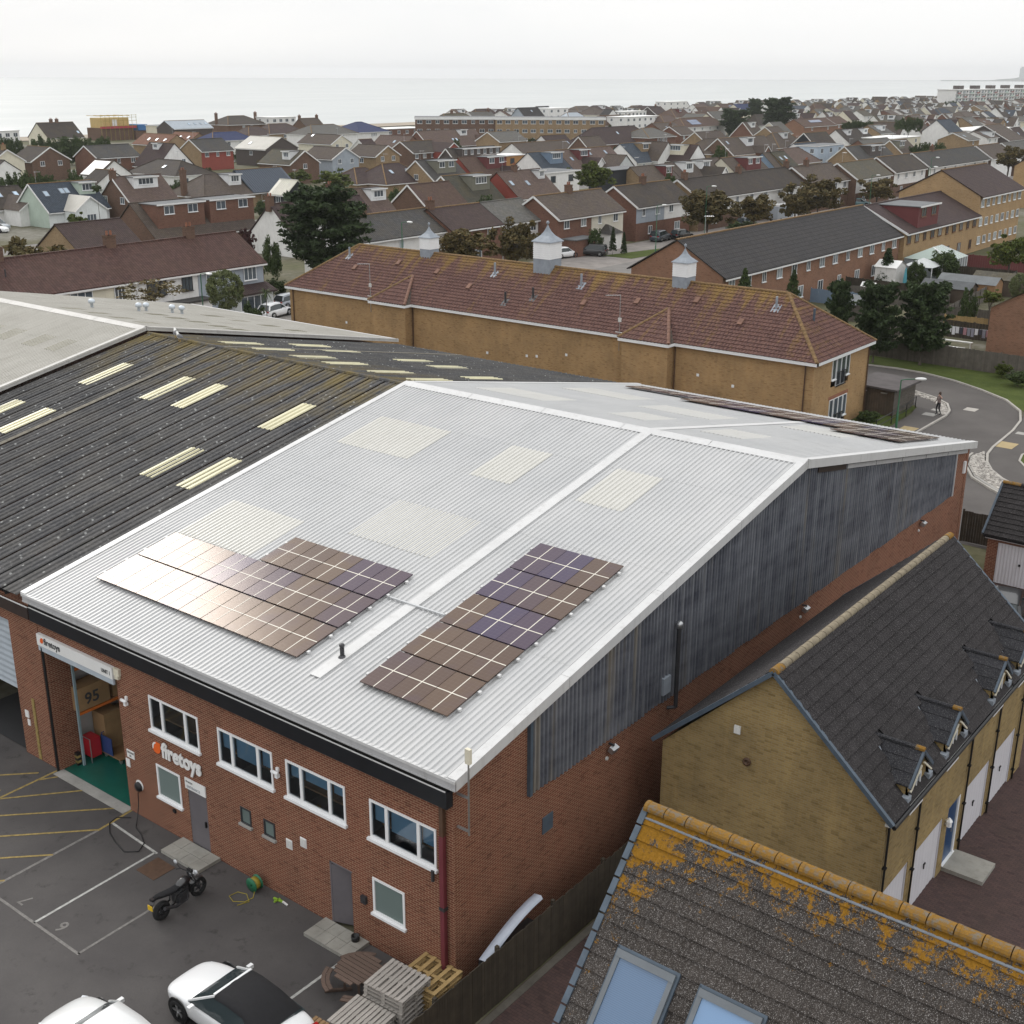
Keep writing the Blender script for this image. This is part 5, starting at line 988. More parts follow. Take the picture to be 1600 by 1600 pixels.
# ---------------- mews house with garages ----------------
mw = thing('mews_house', 'yellow brick coach house with garage doors and four tiny dormers', 'house', (4.8, 14.7, 0))
GX0, GX1, GY0, GY1 = 1.15, 8.28, 8.40, 22.2; RZ, EZ = 8.27, 4.80; XR = 4.70; WT = 4.78
ks = (RZ-EZ)/(8.46-XR)
b = MB(); b.face([(GX0, GY0, 0), (GX1, GY0, 0), (GX1, GY0, WT), (XR, GY0, RZ-.1), (GX0, GY0, WT)]); b.build('gable_wall', 'brick_mews', mw)
b = MB(); b.face([(GX0, GY1, 0), (GX1, GY1, 0), (GX1, GY1, WT), (XR, GY1, RZ-.1), (GX0, GY1, WT)]); b.build('rear_gable_wall', 'brick_mews', mw)
b = MB(); b.face([(GX0, GY0, 0), (GX0, GY1, 0), (GX0, GY1, WT), (GX0, GY0, WT)]); b.build('side_wall', 'brick_mews', mw)
gar = [(8.75, 10.7), (11.3, 13.6), (15.75, 18.05), (18.55, 20.85)]
holes = [(a, c2, 0, 2.24) for a, c2 in gar]+[(14.1, 15.2, .1, 2.3)]
b = MB(); wall_holes(b, 'X', GX1, GY0, GY1, 0, 4.82, holes, .12); b.build('front_wall', 'brick_mews', mw)
paint('garage_white', (.60, .59, .62), .5, .06, 1, dirt=.15); paint('door_blue', (.01, .05, .13), .35, .15, 2)
for a, c2 in gar:
    b = MB(); n = 16; prof = [(a+.03+(c2-a-.06)*i/n, .012*(i % 2)) for i in range(n+1)]; b.grid([[(GX1-.07+h, y, .03) for y, h in prof], [(GX1-.07+h, y, 2.18) for y, h in prof]]); d = b.build('garage_door', 'garage_white', mw)
    b = MB(); b.box(GX1-.06, GX1-.02, (a+c2)/2-.07, (a+c2)/2+.07, 1.13, 1.17); b.box(GX1-.05, GX1-.02, (a+c2)/2-.06, (a+c2)/2-.02, 1.0, 1.13); b.build('handle', 'black_plastic', d)
    b = MB(); b.box(GX1-.1, GX1-.02, a, a+.03, .0, 2.24); b.box(GX1-.1, GX1-.02, c2-.03, c2, .0, 2.24); b.box(GX1-.1, GX1-.02, a, c2, 2.18, 2.24); b.build('frame', 'garage_white', d)
b = MB(); b.box(GX1-.1, GX1-.05, 14.16, 15.07, .16, 2.26); d = b.build('front_door', 'door_blue', mw)
b = MB(); b.box(GX1-.1, GX1-.0, 15.07, 15.2, .1, 2.3); b.box(GX1-.1, GX1+.04, 14.1, 15.2, .1, .17); b.build('door_frame', 'upvc', d); b = MB(); b.box(GX1-.05, GX1-.02, 14.75, 14.8, 1.1, 1.25); b.build('handle', 'steel', d)
b = MB(); b.box(GX1, 9.6, 14.1, 15.35, 0, .15); st = b.build('door_step', 'mat_slabmoss' if 'mat_slabmoss' in MATS else 'slab', mw)
t = thing('porch_lamp', 'white lantern beside the blue door', 'lamp', (GX1, 13.88, 1.8)); b = MB(); b.lathe([(.02, .0), (.09, .02), (.10, .2), (.12, .21), (.02, .33), (.005, .33)], (.12, 0, 0), 6); b.build('lantern', 'upvc', t, local=True); b = MB(); b.box(0, .12, -.02, .02, .05, .1); b.build('bracket', 'upvc', t, local=True)
for i, y in enumerate((8.52, 10.98, 15.48, 18.3, 21.1)):
    t = thing('downpipe', ['black downpipe at the gable corner of the coach house', 'black downpipe between the first two garage doors', 'black downpipe right of the blue door', 'black downpipe between the last two garage doors', 'black downpipe at the far end of the coach house'][i], 'downpipe', (GX1+.06, y, 0), group='downpipes on the coach house')
    b = MB(); b.tube([(0, 0, .05), (0, 0, 4.55), (.16, 0, 4.74)], .036, 7); b.build('pipe', 'black_plastic', t, True, local=True)
    for z in (.4, 1.8, 3.2): b = MB(); b.box(-.06, .05, -.06, .06, z, z+.05); b.build('clip', 'black_plastic', t, local=True)
b = MB(); b.box(3.54, 3.74, GY0-.06, GY0, 5.9, 6.15); tag(b.build('alarm_box', 'upvc_dirty'), 'small white box high on the yellow gable', 'alarm box'); b = MB(); b.lathe([(.13, 0), (.13, -.06), (.06, -.07), (.05, -.02), (.001, -.02)], (4.01, GY0, 5.09), 12, axis='Y'); tag(b.build('flue_outlet', 'brown_pipe', None, True), 'round brown flue outlet on the yellow gable', 'flue')
# roof
sl_ = math.hypot(8.5-XR, ks*(8.5-XR)); vd = (-(8.5-XR), 0, ks*(8.5-XR))
DORM = [10.45, 13.45, 17.75, 20.4]
def in_dormer(u, v):
    y = 8.26+u; x = 8.5-(8.5-XR)*v/sl_; return any(abs(y-d) < .85*max(0, (x-7.0)/1.1) and x > 7.1 for d in DORM)
tiled_slope(mw, (8.5, 8.26, EZ+.02), (0, 1, 0), vd, 14.06, sl_, 'tile_mews', .355, order=lambda u, v: u+(sl_-v)*.4, skip=in_dormer)
b = MB(); b.face([(8.48, 8.28, EZ-.02), (8.48, 22.3, EZ-.02), (XR, 22.3, RZ-.06), (XR, 8.28, RZ-.06)]); b.face([(.92, 8.28, EZ-.02), (.92, 22.3, EZ-.02), (XR, 22.3, RZ-.06), (XR, 8.28, RZ-.06)]); b.build('roof_underlay', 'tile_mews', mw)
tiled_slope(mw, (.90, 22.32, EZ+.02), (0, -1, 0), (XR-.90, 0, ks*(8.5-XR)), 14.06, math.hypot(XR-.9, ks*(8.5-XR)), 'tile_mews', .355, indiv=0, pname='rear_tile')
ridge_tiles(mw, (XR, 8.22, RZ+.0), (XR, 8.7, RZ+.0), .14, 'ridge_orange'); ridge_tiles(mw, (XR, 8.7, RZ), (XR, 21.85, RZ), .13, 'ridge_sand'); ridge_tiles(mw, (XR, 21.85, RZ), (XR, 22.32, RZ), .14, 'ridge_orange')
for y in (8.24, 22.32):      # dry verge units
    for sx in (-1, 1):
        n = 14
        for i in range(n):
            f0, f1 = i/n, (i+1)/n; xe = 8.52 if sx > 0 else .88
            a = (xe+(XR-xe)*f0, y, EZ+.0+(RZ-EZ-.02)*f0); c2 = (xe+(XR-xe)*f1, y, EZ+(RZ-EZ-.02)*f1); b = MB(); b.bar(a, c2, .12, .13); b.build('verge_unit', 'lead_dark', mw)
b = MB(); b.tube([(8.55, 8.26, EZ-.06), (8.55, 22.3, EZ-.06)], .07, 8); b.build('gutter', 'black_plastic', mw); b = MB(); b.box(GX1, 8.5, 8.3, 22.25, EZ-.12, EZ-.04); b.build('soffit', 'upvc_dirty', mw)
for d in DORM:
    rz_, ez_ = 6.1, 5.36; hw = .78; xf = 8.40; xi = lambda z: XR+(RZ-z)/ks
    b = MB(); b.face([(xf-.12, d-hw, 4.7), (xf-.12, d+hw, 4.7), (xf-.12, d+hw, ez_), (xf-.12, d, rz_-.06), (xf-.12, d-hw, ez_)])
    for s_ in (-1, 1): b.face([(xf-.12, d+s_*hw, 4.7), (xf-.12, d+s_*hw, ez_), (xi(ez_), d+s_*hw, ez_), (xi(4.82), d+s_*hw, 4.82)])
    o = b.build('dormer', 'brick_mews', mw)
    for s_ in (-1, 1):
        e = ez_-.05; org = Vector((xf, d+s_*(hw+.08), e)); up_ = Vector((0, -s_*(hw+.08), rz_-e)); Lu = xf-xi(rz_)+.0
        for i in range(3):
            f0, f1 = i/3, (i+1)/3+.04; b = MB(); p0 = org+up_*f0; p1 = org+up_*f1; x0 = xi(p0.z)-.02; x1 = xi(min(p1.z, rz_))-.02
            b.face([(xf, p0.y, p0.z+.03), (x0, p0.y, p0.z+.03), (x1, p1.y, p1.z), (xf, p1.y, p1.z)]); b.face([(xf, p0.y, p0.z-.02), (x0, p0.y, p0.z-.02), (x0, p0.y, p0.z+.03), (xf, p0.y, p0.z+.03)]); b.build('tile_course', 'tile_dormer', o)
        b = MB(); b.bar((xf+.02, d+s_*(hw+.1), e-.03), (xf+.02, d, rz_-.03), .07, .1); b.build('barge', 'lead_dark', o); b = MB(); b.bar((xi(rz_)-.1, d+s_*.04, rz_+.03), (xi(ez_)+.0, d+s_*(hw+.12), ez_+.04), .1, .02); b.build('valley_lead', 'lead', o)
        b = MB(); b.bar((xf+.03, d+s_*(hw+.02), ez_-.22), (xf+.03, d+s_*.1, rz_-.42), .05, .05); b.build('timber_brace', 'cream', o)
    b = MB(); b.tube([(xf+.02, d, rz_+.02), (xi(rz_)-.1, d, rz_+.02)], .07, 7); b.build('dormer_ridge', 'tile_dormer', o); b = MB(); b.tube([(xf+.04, d, rz_+.03), (xf-.22, d, rz_+.03)], .08, 7); b.build('end_cap', 'ridge_orange', o)
    w = window(o, .62, .72, (xf-.125-mw.location.x, d-mw.location.y, 4.56), R(90), 2, sill=True, merge=True); b = MB(); b.box(GX1, GX1+.12, d-.5, d+.5, 4.22, 4.52); b.build('window_board', 'upvc', o)
    
    for s_ in (-1, 1): b = MB(); b.box(8.2, 8.44, d+s_*(hw+.05)-.14, d+s_*(hw+.05)+.14, 4.84, 5.0); b.build('lead_apron', 'lead', o)

# ---------------- foreground house roof ----------------
fg = thing('tiled_house', 'house with dark tiled roof crusted in orange lichen along the ridge', 'house', (11.5, -1.84, 0))
FZ, FY, FK, FX0, FX1 = 9.8, -1.84, 1.088, 6.80, 17.6; fe = 4.35; 
b = MB()
for y, s_ in ((FY-fe+.3, -1), (FY+fe-.3, 1)): b.face([(FX0+.12, y, 0), (FX1, y, 0), (FX1, y, FZ-FK*(fe-.3)-.1), (FX0+.12, y, FZ-FK*(fe-.3)-.1)])
for x in (FX0+.12, FX1): b.face([(x, FY-fe+.3, 0), (x, FY+fe-.3, 0), (x, FY+fe-.3, FZ-FK*(fe-.3)-.1), (x, FY, FZ-.12), (x, FY-fe+.3, FZ-FK*(fe-.3)-.1)])
b.build('wall', 'brick_mews', fg)
fl_ = math.hypot(fe, FK*fe); fv = (0, fe, FK*fe)
SK = [(7.42, 8.72), (9.25, 10.55)]; skv = lambda z: (z-(FZ-FK*fe))/FK*math.hypot(1, FK)
tiled_slope(fg, (FX0, FY-fe, FZ-FK*fe), (1, 0, 0), fv, FX1-FX0, fl_, 'tile_fg', .352, order=lambda u, v: abs(u-4.2)*.7+abs(v-fl_*.72), skip=lambda u, v: any(a-.05 < FX0+u < c2+.05 for a, c2 in SK) and 1.3 < v < 3.2)
b = MB(); b.face([(FX0+.02, FY-fe, FZ-FK*fe-.05), (FX1, FY-fe, FZ-FK*fe-.05), (FX1, FY, FZ-.06), (FX0+.02, FY, FZ-.06)]); b.face([(FX0+.02, FY+fe, FZ-FK*fe-.05), (FX1, FY+fe, FZ-FK*fe-.05), (FX1, FY, FZ-.06), (FX0+.02, FY, FZ-.06)]); b.build('roof_underlay', 'tile_fg', fg)
tiled_slope(fg, (FX1, FY+fe, FZ-FK*fe), (-1, 0, 0), (0, -fe, FK*fe), FX1-FX0, fl_, 'tile_fg', .352, indiv=0, pname='rear_tile')
ridge_tiles(fg, (FX0-.04, FY, FZ+.03), (FX1, FY, FZ+.03), .15, 'ridge_orange', .49)
b = MB(); b.bar((FX0, FY-.17, FZ-.13), (FX1, FY-.17, FZ-.13), .05, .025); b.build('ridge_seal', 'lead', fg)
n = 17
for s_ in (-1, 1):
    for i in range(n):
        f0, f1 = i/n, (i+1)/n-.004; y0 = FY+s_*fe*(1-f0); y1 = FY+s_*fe*(1-f1); b = MB(); k_ = .012*(1-i/n)
        b.bar((FX0-.03, y0, FZ-FK*abs(y0-FY)+.01), (FX0-.03, y1, FZ-FK*abs(y1-FY)-.012), .13, .15); b.build('verge_unit', 'lead_dark', fg)
paint('velux_grey', (.13, .145, .16), .45, .15, 2); glass('velux_blind', (.10, .165, .27), .12, 26); glass('velux_clear', (.08, .135, .22), .08)
ang = math.atan(FK)
for i, (a, c2) in enumerate(SK):
    zb = 7.72-1.55*math.sin(ang); yb = FY-(FZ-zb)/FK
    w = c2-a; h = 1.62
    b = MB(); b.box(0, w, 0, .11, .0, .13); b.box(0, w, h-.15, h, .0, .14); b.box(0, .1, .11, h-.15, 0, .13); b.box(w-.1, w, .11, h-.15, 0, .13); o = b.build('skylight', 'velux_grey', fg, local=True); o.location = (a-fg.location.x, yb-fg.location.y, zb); o.rotation_euler = (ang, 0, 0)
    b = MB(); b.box(-.05, -.004, -.05, h+.05, -.02, .07); b.box(w+.004, w+.06, -.05, h+.05, -.02, .08); b.box(-.05, w+.05, h+.004, h+.07, -.02, .07); b.build('flashing', 'lead_dark', o, local=True)
    b = MB(); b.face([(.09, .1, .10), (w-.09, .1, .10), (w-.09, h-.14, .10), (.09, h-.14, .10)]); b.build('pane', ['velux_blind', 'velux_clear'][i], o, local=True)

# ---------------- garage at the right ----------------
gr = thing('garage', 'small brick garage with grey tiled roof and white ribbed door', 'garage', (4.5, 41, 0))
b = MB(); b.box(1.2, 7.5, 39.6, 43.8, 0, 2.45); b.build('wall', 'brick_warehouse', gr)
b = MB(); n = 30; prof = [(1.75+2.4*i/n, -.015*(i % 2)) for i in range(n+1)]; b.grid([[(x, 39.56+h, .03) for x, h in prof], [(x, 39.56+h, 2.15) for x, h in prof]]); d = b.build('garage_door', 'garage_white', gr); b = MB(); b.box(2.85, 2.95, 39.5, 39.55, 1.15, 1.25); b.build('handle', 'black_plastic', d)
b = MB(); b.box(1.1, 7.6, 39.42, 39.5, 2.3, 2.48); b.build('fascia', 'upvc', gr); b = MB(); b.box(1.05, 7.6, 39.3, 39.41, 2.38, 2.5); b.build('gutter', 'black_plastic', gr)
tiled_slope(gr, (1.0, 39.35, 2.5), (1, 0, 0), (0, 2.35, 2.1), 6.6, math.hypot(2.35, 2.1), 'tile_mews', .3, indiv=120, order=lambda u, v: u)
b = MB(); b.face([(1, 44.05, 2.5), (7.6, 44.05, 2.5), (7.6, 41.7, 4.58), (1, 41.7, 4.58)]); b.face([(1.2, 39.6, 2.4), (1.2, 43.8, 2.4), (1.2, 41.7, 4.5)]); b.build('roof_rear', 'tile_mews', gr); ridge_tiles(gr, (1.0, 41.7, 4.62), (1.9, 41.7, 4.62), .13, 'ridge_orange'); ridge_tiles(gr, (1.9, 41.7, 4.62), (7.6, 41.7, 4.62), .13, 'tile_mews')
b = MB(); b.bar((.98, 39.35, 2.52), (.98, 41.7, 4.6), .1, .14); b.build('verge', 'lead_dark', gr)
fence('dark brown rail fence between the warehouse corner and the garage', (-1.6, 44.4), (1.0, 44.4), 1.8, 'fence_dark', .13, 1.8)

# ---------------- block of flats behind ----------------
ft = thing('flats_block', 'long low yellow brick flats with brown pantile roof and three white cupolas', 'flats', (-43, 62.3, 0))
fx0, fx1, fy0, fy1, fz, fr_ = -69.2, -16.8, 57.6, 67.1, 5.35, 9.2
P1, P2 = (-57.8, -53.9), (-31.9, -27.9)
b = MB(); prev = fx0
for a, c2 in (P1, P2, (fx1, fx1)):
    b.face([(prev, fy0, 0), (a, fy0, 0), (a, fy0, fz), (prev, fy0, fz)]); prev = c2
    if a != c2: b.face([(a, fy0-.9, 0), (c2, fy0-.9, 0), (c2, fy0-.9, fz), (a, fy0-.9, fz)]); b.face([(c2, fy0-.9, 0), (c2, fy0, 0), (c2, fy0, fz), (c2, fy0-.9, fz)]); b.face([(a, fy0-.9, 0), (a, fy0, 0), (a, fy0, fz), (a, fy0-.9, fz)])
b.face([(fx0, fy0, 0), (fx0, fy1, 0), (fx0, fy1, fz), (fx0, fy0, fz)]); b.face([(fx0, fy1, 0), (fx1, fy1, 0), (fx1, fy1, fz), (fx0, fy1, fz)]); b.build('wall', 'brick_flats', ft)
b = MB(); wall_holes(b, 'X', fx1, fy0, fy1, 0, fz, [(60.6, 63.6, .1, 2.3), (60.6, 63.6, 3.2, 5.2)], .1); b.build('end_wall', 'brick_flats', ft)
b = MB(); 
o_ = .32
for a, c2, y in ((fx0-o_, P1[0]-.2, fy0-o_), (P1[1]+.2, P2[0]-.2, fy0-o_), (P2[1]+.2, fx1+o_, fy0-o_)): b.box(a, c2, y, fy0, fz-.02, fz+.2)
for a, c2 in (P1, P2): b.box(a-.2, c2+.2, fy0-.9-.28, fy0-.9, fz-.02, fz+.2); b.box(c2, c2+.2, fy0-.9, fy0-o_, fz-.02, fz+.2); b.box(a-.2, a, fy0-.9, fy0-o_, fz-.02, fz+.2)
b.box(fx1, fx1+o_, fy0-o_+.003, fy1+o_, fz-.018, fz+.198); b.build('fascia', 'upvc', ft)
b = NB('pantile'); p = b.geo(); n = b.noise(b.scale(p, (1, .45, .45)), .22, 5, .65); n2 = b.noise(p, 3.5, 5, .7); n3 = b.noise(b.scale(p, (1.6, .12, .12)), .9, 4, .6); wn = b.n('ShaderNodeTexWhiteNoise', noise_dimensions='2D'); sn = b.n('ShaderNodeVectorMath', operation='SNAP'); b.l(b.uv(), sn.inputs[0]); sn.inputs[1].default_value = (.3, .345, 1); b.l(sn.outputs[0], wn.inputs['Vector'])
c = b.ramp(wn.outputs[0], [(.0, (.085, .046, .042)), (1, (.155, .085, .07))]); z = b.sep(p)[2]; up = b.math('DIVIDE', b.math('SUBTRACT', z, 5.4), 3.8)
lc = b.math('ADD', b.math('MULTIPLY', b.math('SUBTRACT', n3, .5), 1.5), b.ramp(up, [(.0, -.12), (.6, .03), (.9, .3), (1, .45)])); lc = b.math('ADD', lc, b.math('MULTIPLY', b.math('SUBTRACT', n2, .5), .8)); c = b.mix(b.ramp(lc, [(.14, 0), (.5, .7)]), c, (.235, .15, .04)); b.set(c, .9, 0, .2)
def pan_field(b, origin, u, v, poly_u, nv, gauge):
    """courses of rolled tiles; poly_u(j) gives the u range of course j"""
    u = Vector(u).normalized(); v = Vector(v).normalized(); nm = u.cross(v)
    for j in range(nv):
        a, c2 = poly_u(j); n = max(1, int((c2-a)/.075)); r0, r1, r2_ = [], [], []
        for i in range(n+1):
            uu = a+(c2-a)*i/n; h = .06*(.5+.5*math.sin(2*math.pi*uu/.3)); base = Vector(origin)+u*uu+v*(j*gauge)
            r2_.append(base+nm*(h-.02)); r0.append(base+nm*(h+.05)); r1.append(base+v*(gauge*1.05)+nm*(h+.0))
        b.grid([r2_, r0, r1])
run = (fy1-fy0)/2+o_; rise = fr_-fz-.2; sv = math.hypot(run, rise); nv = 18; gg = sv/nv; X0, X1 = fx0-o_, fx1+o_; yc = (fy0+fy1)/2; ze_ = fz+.2
HR, HL = 4.9, 4.9
b = MB(); pan_field(b, (X0, fy0-o_, ze_), (1, 0, 0), (0, run, rise), lambda j: (HL*(j+.5)/nv, X1-X0-HR*(j+.5)/nv), nv, gg); o = b.build('roof_tiles', 'pantile', ft); stuff(o)
b = MB(); svr = math.hypot(HR, rise); pan_field(b, (X1, fy0-o_, ze_), (0, 1, 0), (-HR, 0, rise), lambda j: (run*(j+.5)/nv, 2*run-run*(j+.5)/nv), nv, svr/nv); stuff(b.build('hip_tiles', 'pantile', ft))
b = MB(); b.face([(X0, fy0-o_, ze_-.04), (X1, fy0-o_, ze_-.04), (X1-HR, yc, fr_-.05), (X0+HL, yc, fr_-.05)]); b.face([(X1, fy0-o_, ze_-.04), (X1, fy1+o_, ze_-.04), (X1-HR, yc, fr_-.05)]); b.face([(X0, fy1+o_, ze_), (X1, fy1+o_, ze_), (X1-HR, yc, fr_), (X0+HL, yc, fr_)]); b.face([(X0, fy0-o_, ze_), (X0, fy1+o_, ze_), (X0+HL, yc, fr_)]); b.build('roof_deck', 'pantile', ft)
ridge_tiles(ft, (X0+HL, yc, fr_+.02), (X1-HR, yc, fr_+.02), .15, 'ridge_mossy'); ridge_tiles(ft, (X1, fy0-o_, ze_+.04), (X1-HR, yc, fr_+.04), .14, 'ridge_mossy'); ridge_tiles(ft, (X1, fy1+o_, ze_+.04), (X1-HR, yc, fr_+.04), .14, 'ridge_mossy'); ridge_tiles(ft, (X0, fy0-o_, ze_+.04), (X0+HL, yc, fr_+.04), .14, 'ridge_mossy')
for a, c2 in (P1, P2):      # little hipped projections
    m_ = (a+c2)/2; yf_ = fy0-.9-.28; h_ = 1.9; yb_ = fy0-o_+run*h_/rise; b = MB(); pl_ = math.hypot(2.0, h_)
    pan_field(b, (a-.2, yf_, ze_+.02), (1, 0, 0), (0, yb_-yf_, h_), lambda j: ((c2-a+.4)/2*(j+.5)/8*.98, (c2-a+.4)*(1-.49*(j+.5)/8)), 8, math.hypot(yb_-yf_, h_)/8); stuff(b.build('projection_tiles', 'pantile', ft))
    b = MB(); b.face([(c2+.2, yf_, ze_), (c2+.2, fy0-o_+.3, ze_), (m_, yb_, ze_+h_)]); b.build('projection_side', 'roof_brown', ft)
    ridge_tiles(ft, (a-.2, yf_, ze_+.06), (m_, yb_, ze_+h_+.05), .13, 'ridge_mossy'); ridge_tiles(ft, (c2+.2, yf_, ze_+.06), (m_+.05, yb_, ze_+h_+.05), .13, 'ridge_plain')
for z0, z1 in ((.2, 2.3), (3.2, 5.2)):
    for i, (y, w, zz) in enumerate(((60.95, .65, .55), (61.75, .75, 0), (62.5, .75, 0), (63.25, .65, .55))): window(ft, w, z1-z0-zz, (fx1-ft.location.x, y+.0-ft.location.y, z0+zz), R(90), 1, sill=zz > 0)
    b = MB(); z = z0 if z0 > 1 else .1
    for i in range(15): y = 61.35+i*.11; b.bar((fx1+.12, y, z), (fx1+.12, y, z+1.0), .018, .018, up=(0, 1, 0))
    b.bar((fx1+.12, 61.3, z+1.0), (fx1+.12, 62.95, z+1.0), .05, .05); b.bar((fx1+.12, 61.3, z), (fx1+.12, 62.95, z), .05, .05); b.build('juliet_balcony', 'black_plastic', ft)
b = MB(); b.box(fx1, fx1+.012, 60.4, 63.8, 2.32, 2.56); b.build('soldier_course', 'brick_soldier', ft)
for y, x in ((fy0-.08, fx1-.6), (fy0-.08, P1[1]+.15), (fy0-.08, P2[1]+.15), (fy0-.08, fx0+.5)): b = MB(); b.tube([(x, y, 0), (x, y, fz)], .05, 6); b.build('downpipe', 'brown_pipe', ft)
b = MB(); b.tube([(fx1+.08, fy1-.2, 0), (fx1+.08, fy1-.2, fz)], .05, 6); b.build('downpipe', 'brown_pipe', ft)
for x, z in ((-61.9, 2.9), (-45.6, 2.3), (-40.5, 2.7), (-41.5, 2.6), (-37.6, 3.2), (-25.8, 3.3), (-22.9, 2.9)): b = MB(); b.box(x-.1, x+.1, fy0-.03, fy0, z, z+.2); b.build('wall_vent', 'upvc', ft)
for i, (x, s_) in enumerate(((-56.0, .72), (-43.05, 1.0), (-30.1, .78))):
    t = thing('cupola', ['white louvred cupola with lead cap at the cypress end of the flats', 'large white louvred cupola with lead cap at the middle of the flats', 'white louvred cupola with lead cap at the hip end of the flats'][i], 'cupola', (x, yc, fr_-.5), group='cupolas on the flats roof'); q = .85*s_
    b = MB(); b.box(-q*.97, q*.97, -q*.97, q*.97, -.3, 1.05*s_+.1); b.build('lead_base', 'lead', t, local=True)
    b = MB(); b.box(-q*1.15, q*1.15, -q*1.25, -q*.98, -.05, .04, rot=Matrix.Rotation(R(36), 3, 'X')); b.build('flashing', 'lead', t, local=True)
    z0 = 1.05*s_+.1; hh = 1.35*s_; n = 8
    for j in range(n): b = MB(); zz = z0+hh*j/n; b.box(-q, q, -q, q, zz+.01, zz+hh/n*.55); b.box(-q*.975, q*.975, -q*.975, q*.975, zz+hh/n*.55, zz+hh/n+.01); b.build('louvre', 'upvc', t, local=True)
    z1 = z0+hh; prof = [(1.14, 0), (1.12, .06), (.86, .25), (.52, .5), (.27, .8), (.12, 1.1), (.05, 1.3)]; b = MB(); b.grid([[(q*r_*sx, q*r_*sy, z1+h_*s_) for sx, sy in ((-1, -1), (1, -1), (1, 1), (-1, 1))] for r_, h_ in prof], 0, True); b.build('lead_cap', 'lead', t, local=True)
    b = MB(); b.lathe([(.02, 0), (.03*s_, .1), (.12*s_, .2), (.14*s_, .28), (.1*s_, .36), (.02, .42), (.004, .42)], (0, 0, z1+1.25*s_), 10); b.build('finial', 'lead', t, True, local=True)
def fz_at(y): return fz+.2+rise*(y-(fy0-o_))/run
for i, (x, y, tall, mt) in enumerate(((-64.6, 61.0, .9, 'lead'), (-47.5, 61.0, 1.0, 'upvc_dirty'), (-38.6, 60.9, 1.0, 'upvc_dirty'), (-44.5, 58.6, .9, 'dark_metal'), (-42.2, 59.3, .9, 'dark_metal'), (-21.6, 61.0, .9, 'upvc_dirty'))):
    b = MB(); b.tube([(x, y, fz_at(y)-.1), (x, y, fz_at(y)+tall)], .09, 8); b.box(x-.3, x+.3, y-.3, y+.3, -.01, .02, rot=None) if False else None
    b.bar((x, y-.35, fz_at(y-.35)+.07), (x, y+.3, fz_at(y+.3)+.07), .6, .02); tag(b.build('vent_pipe', mt if mt != 'upvc_dirty' else 'lead'), ['lead grey vent pipe near the cypress end hip of the flats', 'white vent pipe left of the middle cupola', 'white vent pipe right of the middle cupola', 'lower dark vent pipe below the middle cupola', 'upper dark vent pipe below the middle cupola', 'white vent pipe near the right hip of the flats'][i], 'vent', 'vent pipes on the flats roof')
b = MB(); b.tube([(-19.1, 62.0, 7.2), (-19.1, 62, 8.4)], .09, 8); b.bar((-18.8, 62, 7.22), (-19.4, 62, 7.7), .5, .02, up=(0, 0, 1)); tag(b.build('vent_pipe', 'lead_dark'), 'dark vent pipe on the hip end slope of the flats', 'vent', 'vent pipes on the flats roof')
for x, y in ((-62.9, 59.9), (-58.4, 60.9), (-53.5, 60.5), (-49.1, 59.5), (-37.3, 59.4), (-32.8, 60.1), (-28.0, 60.8), (-23.6, 59.5)):
    b = MB(); b.bar((x, y-.25, fz_at(y-.25)+.17), (x, y+.25, fz_at(y+.25)+.13), .38, .1); tag(b.build('tile_vent', 'ridge_plain'), 'small hooded clay tile vent on the flats roof', 'vent', 'tile vents on the flats roof')
for i, (x, y) in enumerate(((-58.3, fy0-.5), (-32.4, fy0-.5))):
    t = thing('tv_aerial', ['television aerial on a mast above the cypress end projection of the flats', 'television aerial on a mast above the other projection of the flats'][i], 'aerial', (x, y, 4.4)); b = MB(); b.tube([(0, 0, 0), (0, 0, 4.2)], .03, 6); b.build('mast', 'steel', t, local=True)
    b = MB(); b.tube([(-1.0, -.5, 4.15), (0, 0, 4.2)], .02, 5); 
    for j in range(6): f = j/6; b.tube([(-1.0*f-.12, -.5*f+.25, 4.17), (-1.0*f+.12, -.5*f-.25, 4.17)], .008, 4)
    b.build('yagi', 'steel', t, local=True); b = MB(); b.tube([(-.35, 0, 1.4), (.35, 0, 1.4)], .03, 6); b.box(-.12, .12, -.05, .05, 2.2, 2.5); b.build('combiner', 'upvc_dirty', t, local=True)

